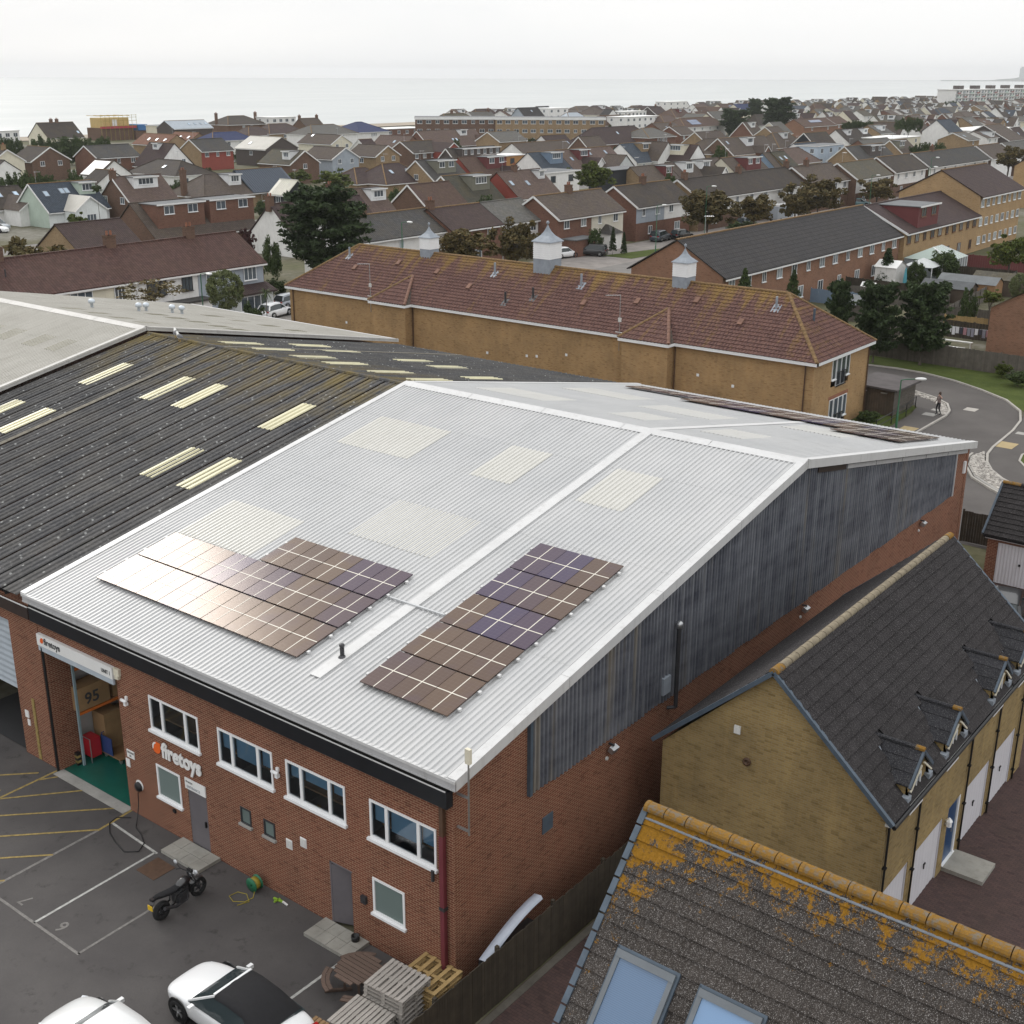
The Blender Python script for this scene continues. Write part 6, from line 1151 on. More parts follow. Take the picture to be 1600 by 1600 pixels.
# surveyed house table: label, ridge axis, x, y, length, ridge z, eave z, half span, roof, wall, features
HOUSES = [
('white and dark grey roofed end house beside the big cypress','Y',-94.0,86.3,17.9,7.5,5.0,4.2,'dgrey','white',{'wx':3,'c':[0.35],'barge':0}),
('brick mid-terrace house with maroon roof and one white window','Y',-92.9,103.6,10.7,7.5,5.0,4.2,'maroon','brickred',{'wx':2,'c':[0.05],'barge':0}),
('white terrace house with weathered grey roof next to maroon roof','Y',-92.8,114.4,8.9,7.5,5.0,4.2,'grey','white',{'wx':2,'barge':0}),
('semi-detached pair in brick and cream boards with brown roof and white bargeboard','Y',-89.5,122.3,16.6,8.0,5.2,4.3,'brown','brickred',{'wx':4,'c':[0.5],'half':('creamboard',0.5),'porch':1}),
('semi-detached pair with grey and white cladding above brick under dark roof','Y',-90.0,143.4,16.2,8.0,5.2,4.3,'dbrown','brickred',{'wx':4,'c':[0.5],'half':('greyblue',0.5),'upper':1}),
('long dark brown roofed terrace behind the two autumn street trees','Y',-89.2,161.0,41.4,8.0,5.2,4.3,'dbrown','white',{'gable':'bricktan','wx':8,'c':[0.05,0.5,0.95]}),
('white terrace house with patched brown roof behind the motorhome','Y',-88.0,200.4,16.9,8.0,5.2,4.3,'brown','white',{'gable':'brickbrown','wx':4,'c':[0.35]}),
('white fronted terrace with mossy grey-green roof and brick end','Y',-86.4,217.1,17.3,8.0,5.2,4.3,'mossgrey','white',{'gable':'brickbrown','wx':4}),
('white upper floor terrace with brown roof above a glazed porch','Y',-87.8,239.8,17.9,8.0,5.2,4.3,'dbrown','white',{'gable':'brickbrown','wx':4}),
('long terrace with dark and grey roof halves behind two lamp heads','Y',-87.7,259.4,39.9,8.0,5.2,4.3,'dgrey','white',{'gable':'brickbrown','wx':6,'c':[0.3]}),
('short brown roofed terrace house between two grey roofed ones','Y',-87.3,300.2,17.1,8.0,5.2,4.3,'brown','white',{'gable':'brickbrown','wx':2}),
('grey roofed terrace house running out behind the autumn bushes','Y',-87.0,318.9,42.3,8.0,5.2,4.3,'grey','white',{'gable':'brickbrown','wx':3}),
('long brick terrace with dark ribbed tile roof backing on gardens','Y',-47.4,90.6,46.4,8.3,5.0,5.6,'charcoal','brickorange',{'wx':13,'gx':9,'barge':0,'c':[]}),
('yellow brick block with maroon box dormer on its dark roof','Y',-47.2,137.2,27.8,8.2,5.2,6.0,'plum','brickyellow',{'wx':10,'gx':6,'win':'brown','d':[(0.28,7.2,2.9,'maroonclad',2)]}),
('three storey yellow brick block with plain gable and plum roof','Y',-47.4,165.0,19.6,11.2,7.8,6.2,'plum','brickyellow',{'wx':8,'gx':8,'mx':8,'barge':0}),
('far yellow brick gable block cut by the picture edge','Y',-53.1,235.5,30.8,11.2,7.8,5.2,'plum','brickyellow',{'wx':4,'barge':0}),
('white bungalow with dark roof and gabled front wing beside parked cars','Y',-185.4,90.9,10.2,5.8,2.6,4.6,'dbrown','white',{'wing':[(0.72,5,3.0,4.6,'white','brown')],'s':[(0.55,0.6),(0.85,0.6)],'gx':2}),
('sage green and white house with blue slate roof','Y',-174.9,96.9,11.6,6.8,2.7,5.0,'slate','sagewhite',{'gable':'sage','s':[(0.15,0.6),(0.42,0.66),(0.5,0.66)],'d':[(0.8,3.2,2.0,'sage',1)],'wing':[(0.5,3.2,3.0,4.9,'sagewhite','beige')],'gx':1}),
('low bungalow with plain maroon-brown roof behind the terrace chimneys','Y',-127.8,71.2,9.6,5.8,2.6,4.8,'maroon','bricktan',{'barge':0}),
('brick house with pinkish roof and wide white four-pane dormer','Y',-170.4,109.9,9.9,7.4,2.7,5.4,'pink','brickbrown',{'gable':'brickbrown','d':[(0.52,5.0,1.9,'whiteclad',1)],'c':[0.02],'wy':2}),
('brown hipped bungalow with small white dormer and chimney','Y',-176.9,134.6,6.8,6.2,2.6,5.6,'brown','bricktan',{'kind':'h','d':[(0.7,3.0,2.0,'whiteclad',1)],'c':[-0.2]}),
('brown roofed house with two flat-topped brick box dormers','Y',-133.1,86.5,18.4,7.0,2.6,5.2,'brown','brickbrown',{'d':[(0.3,8.2,3.3,'brickred',2),(0.8,8.2,3.3,'brickred',2)],'barge':0,'c':[]}),
('black barn-like house with blue-black metal roof','Y',-176.4,141.8,11.6,6.6,2.8,5.0,'metalblue','blackclad',{'barge':0}),
('black link building with pale cream metal roof','X',-164.3,146.7,4.7,5.0,2.6,3.0,'metalcream','blackclad',{'barge':0}),
('pink-tiled house with yellow brick gable and one white dormer','Y',-124.1,115.4,11.5,7.2,2.6,5.0,'pink','bricktan',{'d':[(0.82,3.4,1.8,'whiteclad',1)],'c':[0.08]}),
('white house end with plum roof left of the big cypress','Y',-117.5,98.3,17.5,7.0,2.8,4.6,'plum','white',{'barge':0,'c':[-0.02]}),
('brick gabled house with reddish roof and white bargeboards','Y',-124.5,134.4,10.1,7.0,2.6,5.4,'redbrown','brickbrown',{}),
('dark mossy roofed house with stone grey box dormer','Y',-132.4,151.9,11.4,7.0,2.6,5.4,'mossdark','bricktan',{'d':[(0.62,5.0,2.6,'stonegrey',1)]}),
('red tile-hung gable house with plum and pink roof','Y',-130.7,165.6,13.1,7.0,2.6,5.4,'pink','redclad',{'gable':'redclad','s':[(0.1,0.55),(0.45,0.5)],'d':[(0.85,2.0,1.6,'whiteclad',1)],'barge':0,'c':[0.4]}),
('white flat-topped box house with two dark windows','F',-129.8,179.2,11.9,6.0,6.0,3.6,'felt','white',{'wx':2,'win':'dark'}),
('black timber box extension with flat roof behind the leafy tree','F',-126.5,198.4,13.2,5.6,5.6,3.0,'felt','blackclad',{}),
('maroon clad dormer bungalow beside the black timber box','Y',-125.6,203.4,13.9,6.2,2.6,4.6,'brown','bricktan',{'d':[(0.75,3.0,2.2,'maroonclad',1)],'barge':0}),
('brown bungalow with twin white box dormers and white gabled wing','Y',-126.3,218.4,22.5,6.4,2.6,5.0,'brown','white',{'d':[(0.22,3.6,2.2,'whiteclad',1),(0.55,3.6,2.2,'whiteclad',1)],'wing':[(0.5,3.4,2.8,5.2,'white','dbrown')],'barge':0}),
('cream gable house with maroon flat dormer','Y',-123.1,237.1,16.3,6.6,2.6,5.0,'brown','cream',{'d':[(0.55,7.0,2.8,'maroonclad',2)],'barge':0}),
('steel blue clad gable house above the terrace ridge','Y',-126.8,264.4,8.2,6.4,2.6,4.2,'brown','steelblue',{'barge':0}),
('mossy house with two white skylights beside pink hipped roof','Y',-126.5,268.1,7.0,6.4,2.6,5.0,'mossdark','bricktan',{'s':[(0.25,0.6),(0.65,0.62)],'barge':0}),
('pink hipped bungalow behind the white terrace','Y',-133.6,289.5,8.7,6.2,2.6,5.0,'pink','bricktan',{'kind':'h'}),
('red timber flat-roofed extension beside the pale blue box','F',-139.0,311.8,15.0,4.6,4.6,2.6,'felt','redclad',{'wx':1}),
('pale blue flat-roofed box with three windows','F',-131.7,306.4,17.1,6.0,6.0,3.2,'felt','paleblue',{'wx':3}),
('dark slate house left of the pale blue box','Y',-145.1,319.3,13.5,6.0,2.6,4.6,'slate','white',{'barge':0}),
('grey-boarded flat dormer house with white bargeboard end','Y',-123.6,305.4,25.2,6.4,2.6,4.6,'dgrey','bricktan',{'d':[(0.55,9.0,2.6,'darkclad',2)]}),
('brick gabled house with two white windows in a grey dormer','Y',-125.7,341.7,12.2,6.6,2.6,4.8,'brown','bricktan',{'d':[(0.2,4.0,2.2,'stonegrey',2)]}),
('cream gable house with tan chimney stack at the left picture edge','X',-255.1,141.5,11.0,7.6,5.0,4.2,'dbrown','cream',{'c':[0.12],'chimtan':1}),
('white rendered low gable in front of the cream gable house','X',-245.0,134.6,8.3,6.0,3.6,3.6,'dbrown','white',{'barge':0}),
('dark brown boarded house with long roof slope and two white windows','X',-257.3,153.9,9.0,7.6,4.6,5.2,'dbrown','brickbrown',{'wx':2}),
('red brick house with dark grey roof and white bargeboard','Y',-256.0,162.5,12.5,7.6,5.0,4.6,'dgrey','brickred',{'wx':3}),
('white house with brilliant white membrane roof patch','X',-221.5,146.4,6.5,6.4,3.4,4.2,'brown','white',{'barge':0,'patch':1}),
('white low gable below the white membrane roof','X',-208.9,136.8,5.4,5.4,2.8,4.0,'dbrown','white',{'barge':0}),
('steep white gabled house with plum roof and small white dormer','X',-239.8,176.7,9.5,8.2,3.0,5.4,'plum','white',{'wx':2,'d':[(0.55,2.2,1.5,'whiteclad',1)],'barge':0}),
('white bungalow with dark hipped roof and mossy hip line','X',-221.0,163.8,8.4,5.6,2.7,5.6,'dbrown','white',{'kind':'h','gx':2,'s':[(0.3,0.5)]}),
('tan brick gable house with red tile-hung front and blue garage','Y',-259.1,196.5,10.7,7.8,5.0,4.6,'dgrey','redclad',{'gable':'bricktan','wx':3}),
('white house with deep navy roof and black balcony','Y',-295.4,233.9,9.0,7.6,5.2,4.6,'navy','white',{'wx':2,'kind':'h'}),
('pale beige roofed house with dark timber gable','X',-253.8,224.0,12.8,7.6,4.6,6.0,'beige','darkclad',{'gable':'darkclad','barge':0,'s':[(0.7,0.4)]}),
('terracotta roofed house with three bright skylights','X',-295.3,220.4,15.3,7.2,4.4,4.6,'terracotta','bricktan',{'s':[(0.15,0.45),(0.4,0.45),(0.65,0.45)],'barge':0}),
('terracotta roofed house with two bright skylights','X',-300.7,233.0,11.4,7.2,4.4,4.6,'terracotta','bricktan',{'s':[(0.2,0.5),(0.55,0.5)],'barge':0}),
('brown brick house with grey-brown roof and stepped white gables','X',-203.9,185.8,10.7,7.4,4.6,4.6,'mossgrey','brickbrown',{'wx':1,'d':[(0.25,2.6,1.9,'whiteclad',1)]}),
('grey-blue weatherboarded house with brown roof','X',-205.4,200.6,10.6,7.4,5.0,4.6,'brown','greyblue',{'wx':2}),
('tan brick house with brown roof and white bargeboard gable','X',-204.7,214.7,10.0,7.4,5.0,4.4,'brown','bricktan',{'wx':2,'c':[]}),
('cream gabled house with brown roof and white flue','X',-254.5,248.0,14.0,7.4,5.0,4.4,'brown','cream',{'wx':2,'s':[(0.8,0.8)]}),
('plum hipped bungalow with two open skylights','Y',-170.4,176.5,5.1,6.4,2.7,5.8,'plum','bricktan',{'kind':'h','s':[(0.0,0.55),(1.0,0.55)]}),
('small plum hipped wing beside the bungalow with open skylights','Y',-174.4,172.2,3.3,5.6,2.7,4.6,'plum','bricktan',{'kind':'h'}),
('tan brick gable house with green-grey dormer holding two windows','Y',-164.8,181.0,11.6,7.0,2.7,5.6,'dgrey','bricktan',{'d':[(0.5,6.0,2.6,'stonegrey',2)],'wy':1}),
('brown brick house with dark brown roof and red gabled side wing','Y',-212.4,227.7,12.1,7.6,5.0,4.4,'dbrown','brickbrown',{'wx':4,'wing':[(0.95,4,3.6,7.2,'redclad','plum')]}),
('dark boarded house with a row of six white dormer windows','Y',-189.3,219.1,18.8,7.0,2.6,4.6,'dbrown','darkclad',{'d':[(0.55,15,2.6,'darkclad',6)]}),
('maroon dormer house with small white gabled porch','Y',-165.1,195.1,13.3,7.0,2.6,5.2,'redbrown','redclad',{'d':[(0.72,7.0,2.6,'maroonclad',2)],'wing':[(0.85,3,2.4,4.8,'white','plum')],'barge':0}),
('cedar-framed box extension with white flat roof','F',-176.3,223.9,10.0,5.4,5.4,2.8,'membrane','cedar',{'wx':1,'win':'dark'}),
('pale house with blue slate roof and sky blue dormer','Y',-164.4,219.5,10.9,7.0,2.7,5.4,'slate','white',{'d':[(0.62,5.0,2.6,'steelblue',1)],'barge':0}),
('pink roofed house with orange lichen verge and maroon dormer','Y',-165.6,232.4,23.1,7.0,2.7,5.4,'pink','white',{'d':[(0.32,4.6,2.4,'maroonclad',1)],'s':[(0.12,0.5),(0.52,0.7),(0.82,0.7)],'wing':[(0.3,3.2,2.8,5.2,'white','plum')],'barge':0}),
('pale grey gabled wing house with plain brown roof','X',-152.7,243.7,5.6,5.8,3.0,3.8,'brown','palegrey',{'gx':2,'barge':0}),
('white gabled house with slate roof and tan dormer','Y',-168.2,264.5,13.6,7.2,2.7,5.6,'slate','white',{'d':[(0.6,4.0,2.2,'bricktan',1)],'barge':0}),
('white steep gable house with brown roof left of the cream dormer','X',-160.8,276.6,7.2,7.4,3.0,5.0,'brown','white',{'barge':0}),
('dark roofed house with cream box dormer and white gable','X',-154.2,281.0,9.1,6.8,2.8,4.8,'plum','white',{'d':[(0.55,5.0,2.6,'cream',1)],'gx':2,'barge':0}),
('brown hipped bungalow with white rooflight near the round bush','Y',-171.2,314.0,9.6,6.6,2.7,5.0,'brown','bricktan',{'kind':'h','s':[(0.5,0.6)]}),
('brown house with white flat dormer and brick gabled porch','Y',-164.8,310.8,28.3,7.0,2.7,5.2,'brown','steelblue',{'gable':'brickbrown','d':[(0.5,4.4,2.4,'whiteclad',1)],'s':[(0.1,0.7)],'wing':[(0.55,3,2.4,4.6,'brickred','brown')]}),
('brown hipped house with small white dormer under the pines','Y',-170.8,356.6,10.9,7.0,2.7,5.0,'brown','bricktan',{'kind':'h','d':[(0.5,3.0,1.8,'whiteclad',1)]}),
('black boarded double gable house with white bargeboards','Y',-162.0,361.4,16.2,7.0,3.0,4.4,'dbrown','blackclad',{}),
('white bungalow with dark roof and twin white dormers','Y',-164.9,391.9,23.0,7.0,2.8,5.4,'dbrown','white',{'d':[(0.25,3.0,1.8,'whiteclad',1),(0.85,3.4,1.8,'whiteclad',1)],'gx':3,'barge':0}),
('brown house with a long blue solar array on the roof','Y',-215.5,464.4,30.3,7.6,4.8,5.0,'redbrown','brickorange',{'wx':2,'pv':[(0.45,11,2.2)],'barge':0}),
('orange-mossed house with paired tan bays','Y',-218.4,501.0,14.4,7.6,4.8,5.0,'redbrown','brickorange',{'wx':2}),
('grey shallow roofed bungalow behind the white gazebo','Y',-138.7,349.6,22.2,6.0,3.0,4.6,'grey','brickred',{'barge':0}),
('pink roofed house with brick gable and dormer below the flats','Y',-256.0,282.4,28.1,7.4,2.8,5.4,'pink','brickred',{'d':[(0.72,3.4,1.8,'whiteclad',1)],'s':[(0.48,0.35),(0.54,0.35)],'wing':[(0.92,3.6,3.0,5.6,'redclad','redbrown')]}),
('low terracotta-pink roof with two small skylights','X',-251.8,275.9,13.6,6.2,3.0,4.6,'pink','brickred',{'s':[(0.1,0.45),(0.4,0.45)],'barge':0}),
('grey-brown roofed tan house with white bargeboard beside the flats','Y',-232.0,288.1,13.8,7.6,5.0,4.6,'grey','bricktan',{}),
('white gabled chalet with three slim skylights','Y',-213.8,291.2,11.9,7.0,2.8,5.4,'plum','white',{'s':[(0.35,0.4),(0.42,0.4),(0.8,0.45)],'barge':0}),
('long low grey-brown roof with small white gable','Y',-210.4,272.5,25.9,5.6,2.7,4.6,'brown','white',{'barge':0}),
('brick gabled house with white bargeboards and brown roof by the flats','Y',-195.5,284.6,10.0,7.4,2.8,5.0,'brown','brickbrown',{'wy':1}),
('large plum hipped roof with two blue skylights','Y',-221.9,329.8,25.1,8.0,3.0,6.4,'plum','brickred',{'kind':'h','s':[(0.45,0.6),(0.9,0.6)]}),
('grey hipped house with white windows on brick','Y',-216.8,352.2,6.9,7.4,4.6,6.2,'grey','brickred',{'kind':'h','wx':4}),
('brown ridge house with two small skylights behind grey hip','Y',-244.5,402.9,16.0,7.0,4.2,5.0,'brown','brickred',{'s':[(0.4,0.4),(0.7,0.4)],'barge':0}),
('brick semi with chimney behind the cream dormer house','Y',-218.5,372.9,10.6,7.2,4.6,4.6,'brown','brickred',{'wx':2,'c':[0.05]}),
('brown roofed tan gable house left of the big dark pine','Y',-194.1,348.4,16.6,6.8,3.2,4.8,'brown','bricktan',{}),
('brown roofed house with a big blue solar array','Y',-257.8,446.2,25.6,7.6,4.2,5.6,'redbrown','white',{'pv':[(0.18,8.0,3.6)],'wx':4,'kind':'h'}),
('tan gable house with white bargeboard right of the big dark pine','Y',-186.9,383.6,9.6,7.6,4.4,4.6,'brown','bricktan',{}),
('white flat-roofed box by the sea at the left edge','F',-358.1,196.9,10.9,7.0,7.0,4.0,'membrane','white',{'wx':4}),
('dark roofed seaside house with pale end wall and twin chimneys','Y',-383.9,230.4,14.0,8.2,3.4,6.0,'dbrown','cream',{'c':[0.4,0.56],'s':[(0.93,0.3)],'barge':0}),
('grey zinc angular roofed seaside house','Y',-372.7,275.1,17.8,8.0,5.4,5.0,'zinc','darkclad',{'s':[(0.5,0.5),(0.65,0.5),(0.8,0.5),(0.93,0.5)],'barge':0}),
('flat-fronted pale stone seaside house below the zinc roof','F',-392.4,287.2,19.5,5.4,5.4,4.0,'felt','cream',{}),
('dark brick seaside house with wide brown hip and chimneys','Y',-392.4,321.0,8.3,8.4,5.2,7.0,'dbrown','brickbrown',{'kind':'h','wx':2,'c':[-0.8,1.9]}),
('plum hipped house left of the beige roof','Y',-324.0,272.6,4.0,7.4,4.6,5.6,'plum','cream',{'kind':'h'}),
('plum hipped house with yellow upper windows','Y',-323.9,281.6,8.0,8.0,5.0,6.0,'plum','bricktan',{'kind':'h','wx':2}),
('white curved-roof modern seaside house','F',-381.6,334.3,13.2,7.6,7.6,4.6,'membrane','white',{'wx':4}),
('white stepped modern house at the shore','F',-396.4,340.0,7.3,6.4,6.4,4.0,'membrane','white',{'wx':2}),
('brown tiled seaside house with twin tall chimneys','Y',-367.8,336.5,10.1,7.6,3.6,5.0,'brown','brickbrown',{'c':[0.02,0.95],'barge':0}),
('grey and white hipped seaside house','Y',-307.0,285.2,10.8,8.0,5.0,6.4,'grey','white',{'kind':'h','wx':3}),
('white house with vivid navy hipped roof','Y',-311.1,311.1,2.9,8.2,5.0,7.6,'navy','white',{'kind':'h','wx':4}),
('low white-fascia shop building by the beach','F',-324.1,335.7,28.4,4.4,4.4,5.0,'membrane','brickred',{'wx':6}),
('plum ridge roofed house behind the cream gabled house','Y',-244.0,244.2,5.2,6.6,3.0,4.6,'plum','white',{'s':[(0.3,0.5)]}),
('brown roofed house behind the long flats with chimney','Y',-322.3,371.8,12.7,9.6,6.0,5.0,'mossgrey','brickbrown',{'c':[0.4],'kind':'h'}),
('grey roofed house with white gable behind the long flats','Y',-325.1,390.3,14.7,9.8,6.0,5.0,'grey','white',{'c':[0.9]}),
('slate mansard house rising above the long flats','Y',-352.9,459.9,15.4,9.8,4.5,5.6,'charcoal','greyblue',{'s':[(0.55,0.7)],'barge':0}),
('white modern seaside house with arched roof','F',-352.0,482.7,16.4,9.0,9.0,5.0,'membrane','white',{'wx':3}),
('pale zinc pyramid roofed seaside house','Y',-319.2,452.1,7.9,8.6,4.6,5.4,'zinc','white',{'kind':'h'}),
('brown pyramid hipped seaside house','Y',-365.2,538.7,2.9,8.6,5.0,6.6,'brown','cream',{'kind':'h','wx':2}),
('dark slate gabled seaside house','X',-341.2,522.4,5.0,8.2,5.0,5.0,'charcoal','white',{'barge':0}),
('white stepped seaside block with many small windows','F',-337.0,525.9,20.9,7.0,7.0,4.6,'membrane','white',{'wx':6}),
('brown mossed roof with orange lichen above white block','Y',-309.8,463.1,24.7,7.2,3.0,5.4,'redbrown','brickred',{'d':[(0.75,3,1.8,'whiteclad',1)],'kind':'h'}),
('white art deco block with flat parapet','F',-296.8,465.6,28.0,6.6,6.6,5.0,'membrane','white',{'wx':6}),
('brown roofed dark timber gabled seaside house','Y',-352.9,573.4,13.0,8.4,4.6,5.4,'plum','darkclad',{'c':[0.6]}),
('white modern glass-fronted seaside house','F',-406.8,683.5,23.5,8.6,8.6,4.6,'membrane','white',{'wx':3}),
('white gable seaside house with pink roof','Y',-372.9,655.1,13.7,8.2,4.6,5.6,'pink','white',{'barge':0}),
('mossy brown house with maroon dormers','Y',-335.9,568.7,15.7,7.8,3.6,6.4,'redbrown','white',{'d':[(0.3,3.2,2.0,'maroonclad',1),(0.9,3.2,2.0,'whiteclad',1)],'kind':'h'}),
('small brown roofed house beside the maroon dormers','Y',-314.6,555.9,11.7,7.0,3.6,4.6,'redbrown','white',{}),
('brown seaside house with dark solar panels','Y',-367.2,674.8,20.0,8.0,4.6,5.6,'redbrown','cream',{'pv':[(0.6,7,2.4)],'barge':0}),
('pale gable seaside house with blue-grey solar roof','Y',-360.3,682.0,19.6,8.0,4.6,5.0,'navy','cream',{'barge':0}),
('pink hipped house beneath white art deco block','Y',-295.6,492.9,7.9,7.0,3.0,5.2,'pink','white',{'kind':'h'}),
('long grey roof left of the big dark pine','Y',-316.3,573.2,23.2,6.8,3.0,5.0,'grey','white',{'barge':0}),
]
# trees: x, y, crown centre z, crown radius, crown half height, kind, label
TREES = [
(-84.0,76.3,7.70,5.29,4.70,'cypress','big dark cypress tree behind the flats hip'),
(-71.0,51.5,5.75,1.78,1.92,'clipped','round clipped pale green tree beside the green lamp post'),
(-68.0,41.1,7.43,3.14,1.36,'sparse','straggly autumn shrub before the white terrace fronts'),
(-67.0,43.7,6.24,1.86,0.94,'sparse','thin autumn shrub left of the round clipped tree'),
(-106.0,55.0,6.22,4.85,2.30,'shrub','broad brown-green bush behind the terrace chimneys'),
(-78.0,62.3,3.35,0.96,1.33,'palm','small palm in the terrace end garden'),
(-72.0,55.4,3.43,1.34,0.75,'hedge','low dark shrub below the small palm'),
(-88.0,72.4,1.45,1.43,1.26,'hedge','green hedge between terrace end and flats'),
(-98.0,77.2,5.62,1.13,1.57,'shrubred','purple-leaved tree beyond the terrace end'),
(-99.0,81.9,3.78,1.32,1.86,'hedge','green conifer bush beside the fence beyond the terrace'),
(-77.0,92.3,5.30,2.85,2.19,'autumn','brown autumn tree before the maroon roofed brick house'),
(-76.0,101.0,4.92,2.58,3.09,'autumn','thin autumn tree left of the large cupola'),
(-112.0,170.5,6.98,3.34,3.00,'leafy','leafy tree in front of the black timber box'),
(-77.0,149.8,5.13,3.98,3.33,'autumn','full autumn street tree left of the second lamp'),
(-76.0,163.1,4.18,2.86,2.55,'autumn','smaller rusty street tree beside the motorhome'),
(-76.0,177.7,3.81,2.48,2.69,'autumn','yellowing street tree right of the motorhome'),
(-78.0,191.1,4.37,4.31,3.54,'autumn','large olive street tree before the brown roofed terrace'),
(-84.0,218.8,2.78,1.39,2.62,'conifer','dark upright conifer before the brick end wall'),
(-78.0,217.5,3.56,3.22,2.44,'autumn','olive tree in front of the mossy roofed terrace'),
(-76.0,291.0,6.13,3.47,2.67,'autumn','autumn tree beyond the three storey block'),
(-245.0,470.0,5.15,7.83,5.34,'pine','broad dark pine at the right of the solar roof'),
(-238.0,495.3,7.58,9.15,7.21,'pine','tall dark pine with flat top near the shore'),
(-300.0,594.1,6.71,5.01,5.90,'pine','dark pine half hidden behind the tall flat-topped one'),
(-300.0,670.6,3.90,8.37,2.27,'hedge','clipped dark hedge line near the shore houses'),
(-175.0,433.6,6.85,5.88,2.20,'hedge','dark hedge behind the twin dormer bungalow'),
(-150.0,418.5,8.31,4.87,2.76,'hedge','round dark green tree beside the shop roofs'),
(-330.0,976.4,4.16,9.80,2.80,'hedge','dark hedge below the white apartment block'),
(-170.0,565.5,5.30,4.27,2.07,'hedge','bush right of the pale blue gable'),
(-118.0,351.6,4.79,5.61,1.36,'hedge','hedge between terrace ridge and the brown houses'),
(-148.0,281.8,5.35,2.37,1.58,'hedge','round bush between brown hip and brick porch'),
(-110.0,193.3,5.79,1.73,0.96,'hedge','bush below the twin white dormers'),
(-300.0,187.6,5.65,11.57,2.41,'hedge','long bright green hedge below the seaside houses'),
(-320.0,180.3,5.78,4.53,1.51,'hedge','dark hedge beside the white box by the sea'),
(-200.0,112.4,5.48,5.73,1.49,'hedge','dense hedge behind the slate roofed sage house'),
(-205.0,125.4,5.21,1.89,1.31,'hedge','round bush before the white membrane roof'),
(-150.0,92.9,7.68,0.87,0.60,'hedge','small bush at the corner of the brick house'),
(-185.0,134.3,4.10,1.36,0.90,'hedge','bush under the dark bungalow hip'),
(-245.0,190.5,0.92,1.15,0.77,'hedge','small rounded bush before the blue garage'),
(-190.0,170.9,3.23,2.65,1.59,'leafy','green garden tree before the brown stepped gables'),
(-160.0,152.2,5.13,3.44,2.17,'leafy','mixed garden shrubs with pale flowers'),
(-195.0,187.8,3.60,0.88,1.22,'palm','yucca beside the grey-blue house'),
(-140.0,147.9,3.57,1.73,1.44,'hedge','dark shrub left of the brick gable house'),
(-225.0,264.7,5.59,2.04,1.16,'hedge','neat bush below the pink roofed house'),
(-118.0,146.8,4.47,2.17,0.56,'hedge','creeper tufts along the mossy dormer house'),
(-19.6,86.0,3.58,2.35,3.43,'pine2','tall dark pine on the verge nearest the board fence posts'),
(-23.2,84.3,3.86,2.02,3.04,'pine2','dark pine on the verge in the middle of the three'),
(-26.8,84.2,4.49,1.31,2.08,'pine2','dark pine on the verge nearest the flats hip'),
(-38.5,88.6,5.38,0.81,1.16,'conifer2','small pine before the long brick terrace at its gable end'),
(-37.0,96.3,4.34,0.84,1.28,'conifer2','small pine before the long brick terrace right of the first'),
(-39.5,127.4,2.56,1.40,1.94,'conifer','dark spruce in the terrace gardens'),
(-36.0,127.8,2.07,1.31,1.28,'hedge','dark garden bush behind the closed parasols'),
(-35.0,134.0,3.18,2.21,0.82,'hedge','green shrubs before the conservatory'),
(-27.0,133.8,4.49,2.13,2.22,'leafy','big willow-like shrub at the right edge gardens'),
(-16.5,102.1,5.30,1.09,1.26,'clipped','pale variegated bush at the right picture edge'),
(-22.0,104.8,3.45,0.96,0.86,'hedge','dark bush above the laundry'),
(-19.0,102.1,4.05,1.05,0.77,'leafy','lime green bush above the laundry'),
(-12.3,85.5,0.79,0.65,0.73,'leafy','yellow-green shrub against the grey board fence'),
(-10.3,83.2,0.78,1.05,0.60,'hedge','low dark shrubs against the grey board fence'),
(-80.0,128.3,2.42,0.63,1.60,'conifer','slim dark shrub by the turquoise door'),
(-79.5,130.4,1.73,0.55,1.42,'conifer','second slim shrub by the turquoise door'),
(-82.0,126.8,2.41,1.17,1.60,'hedge','dark shrub before the cream boarded semi'),
(-80.0,166.8,0.77,3.16,0.88,'hedge','hedge in front of the dark blue car'),
]

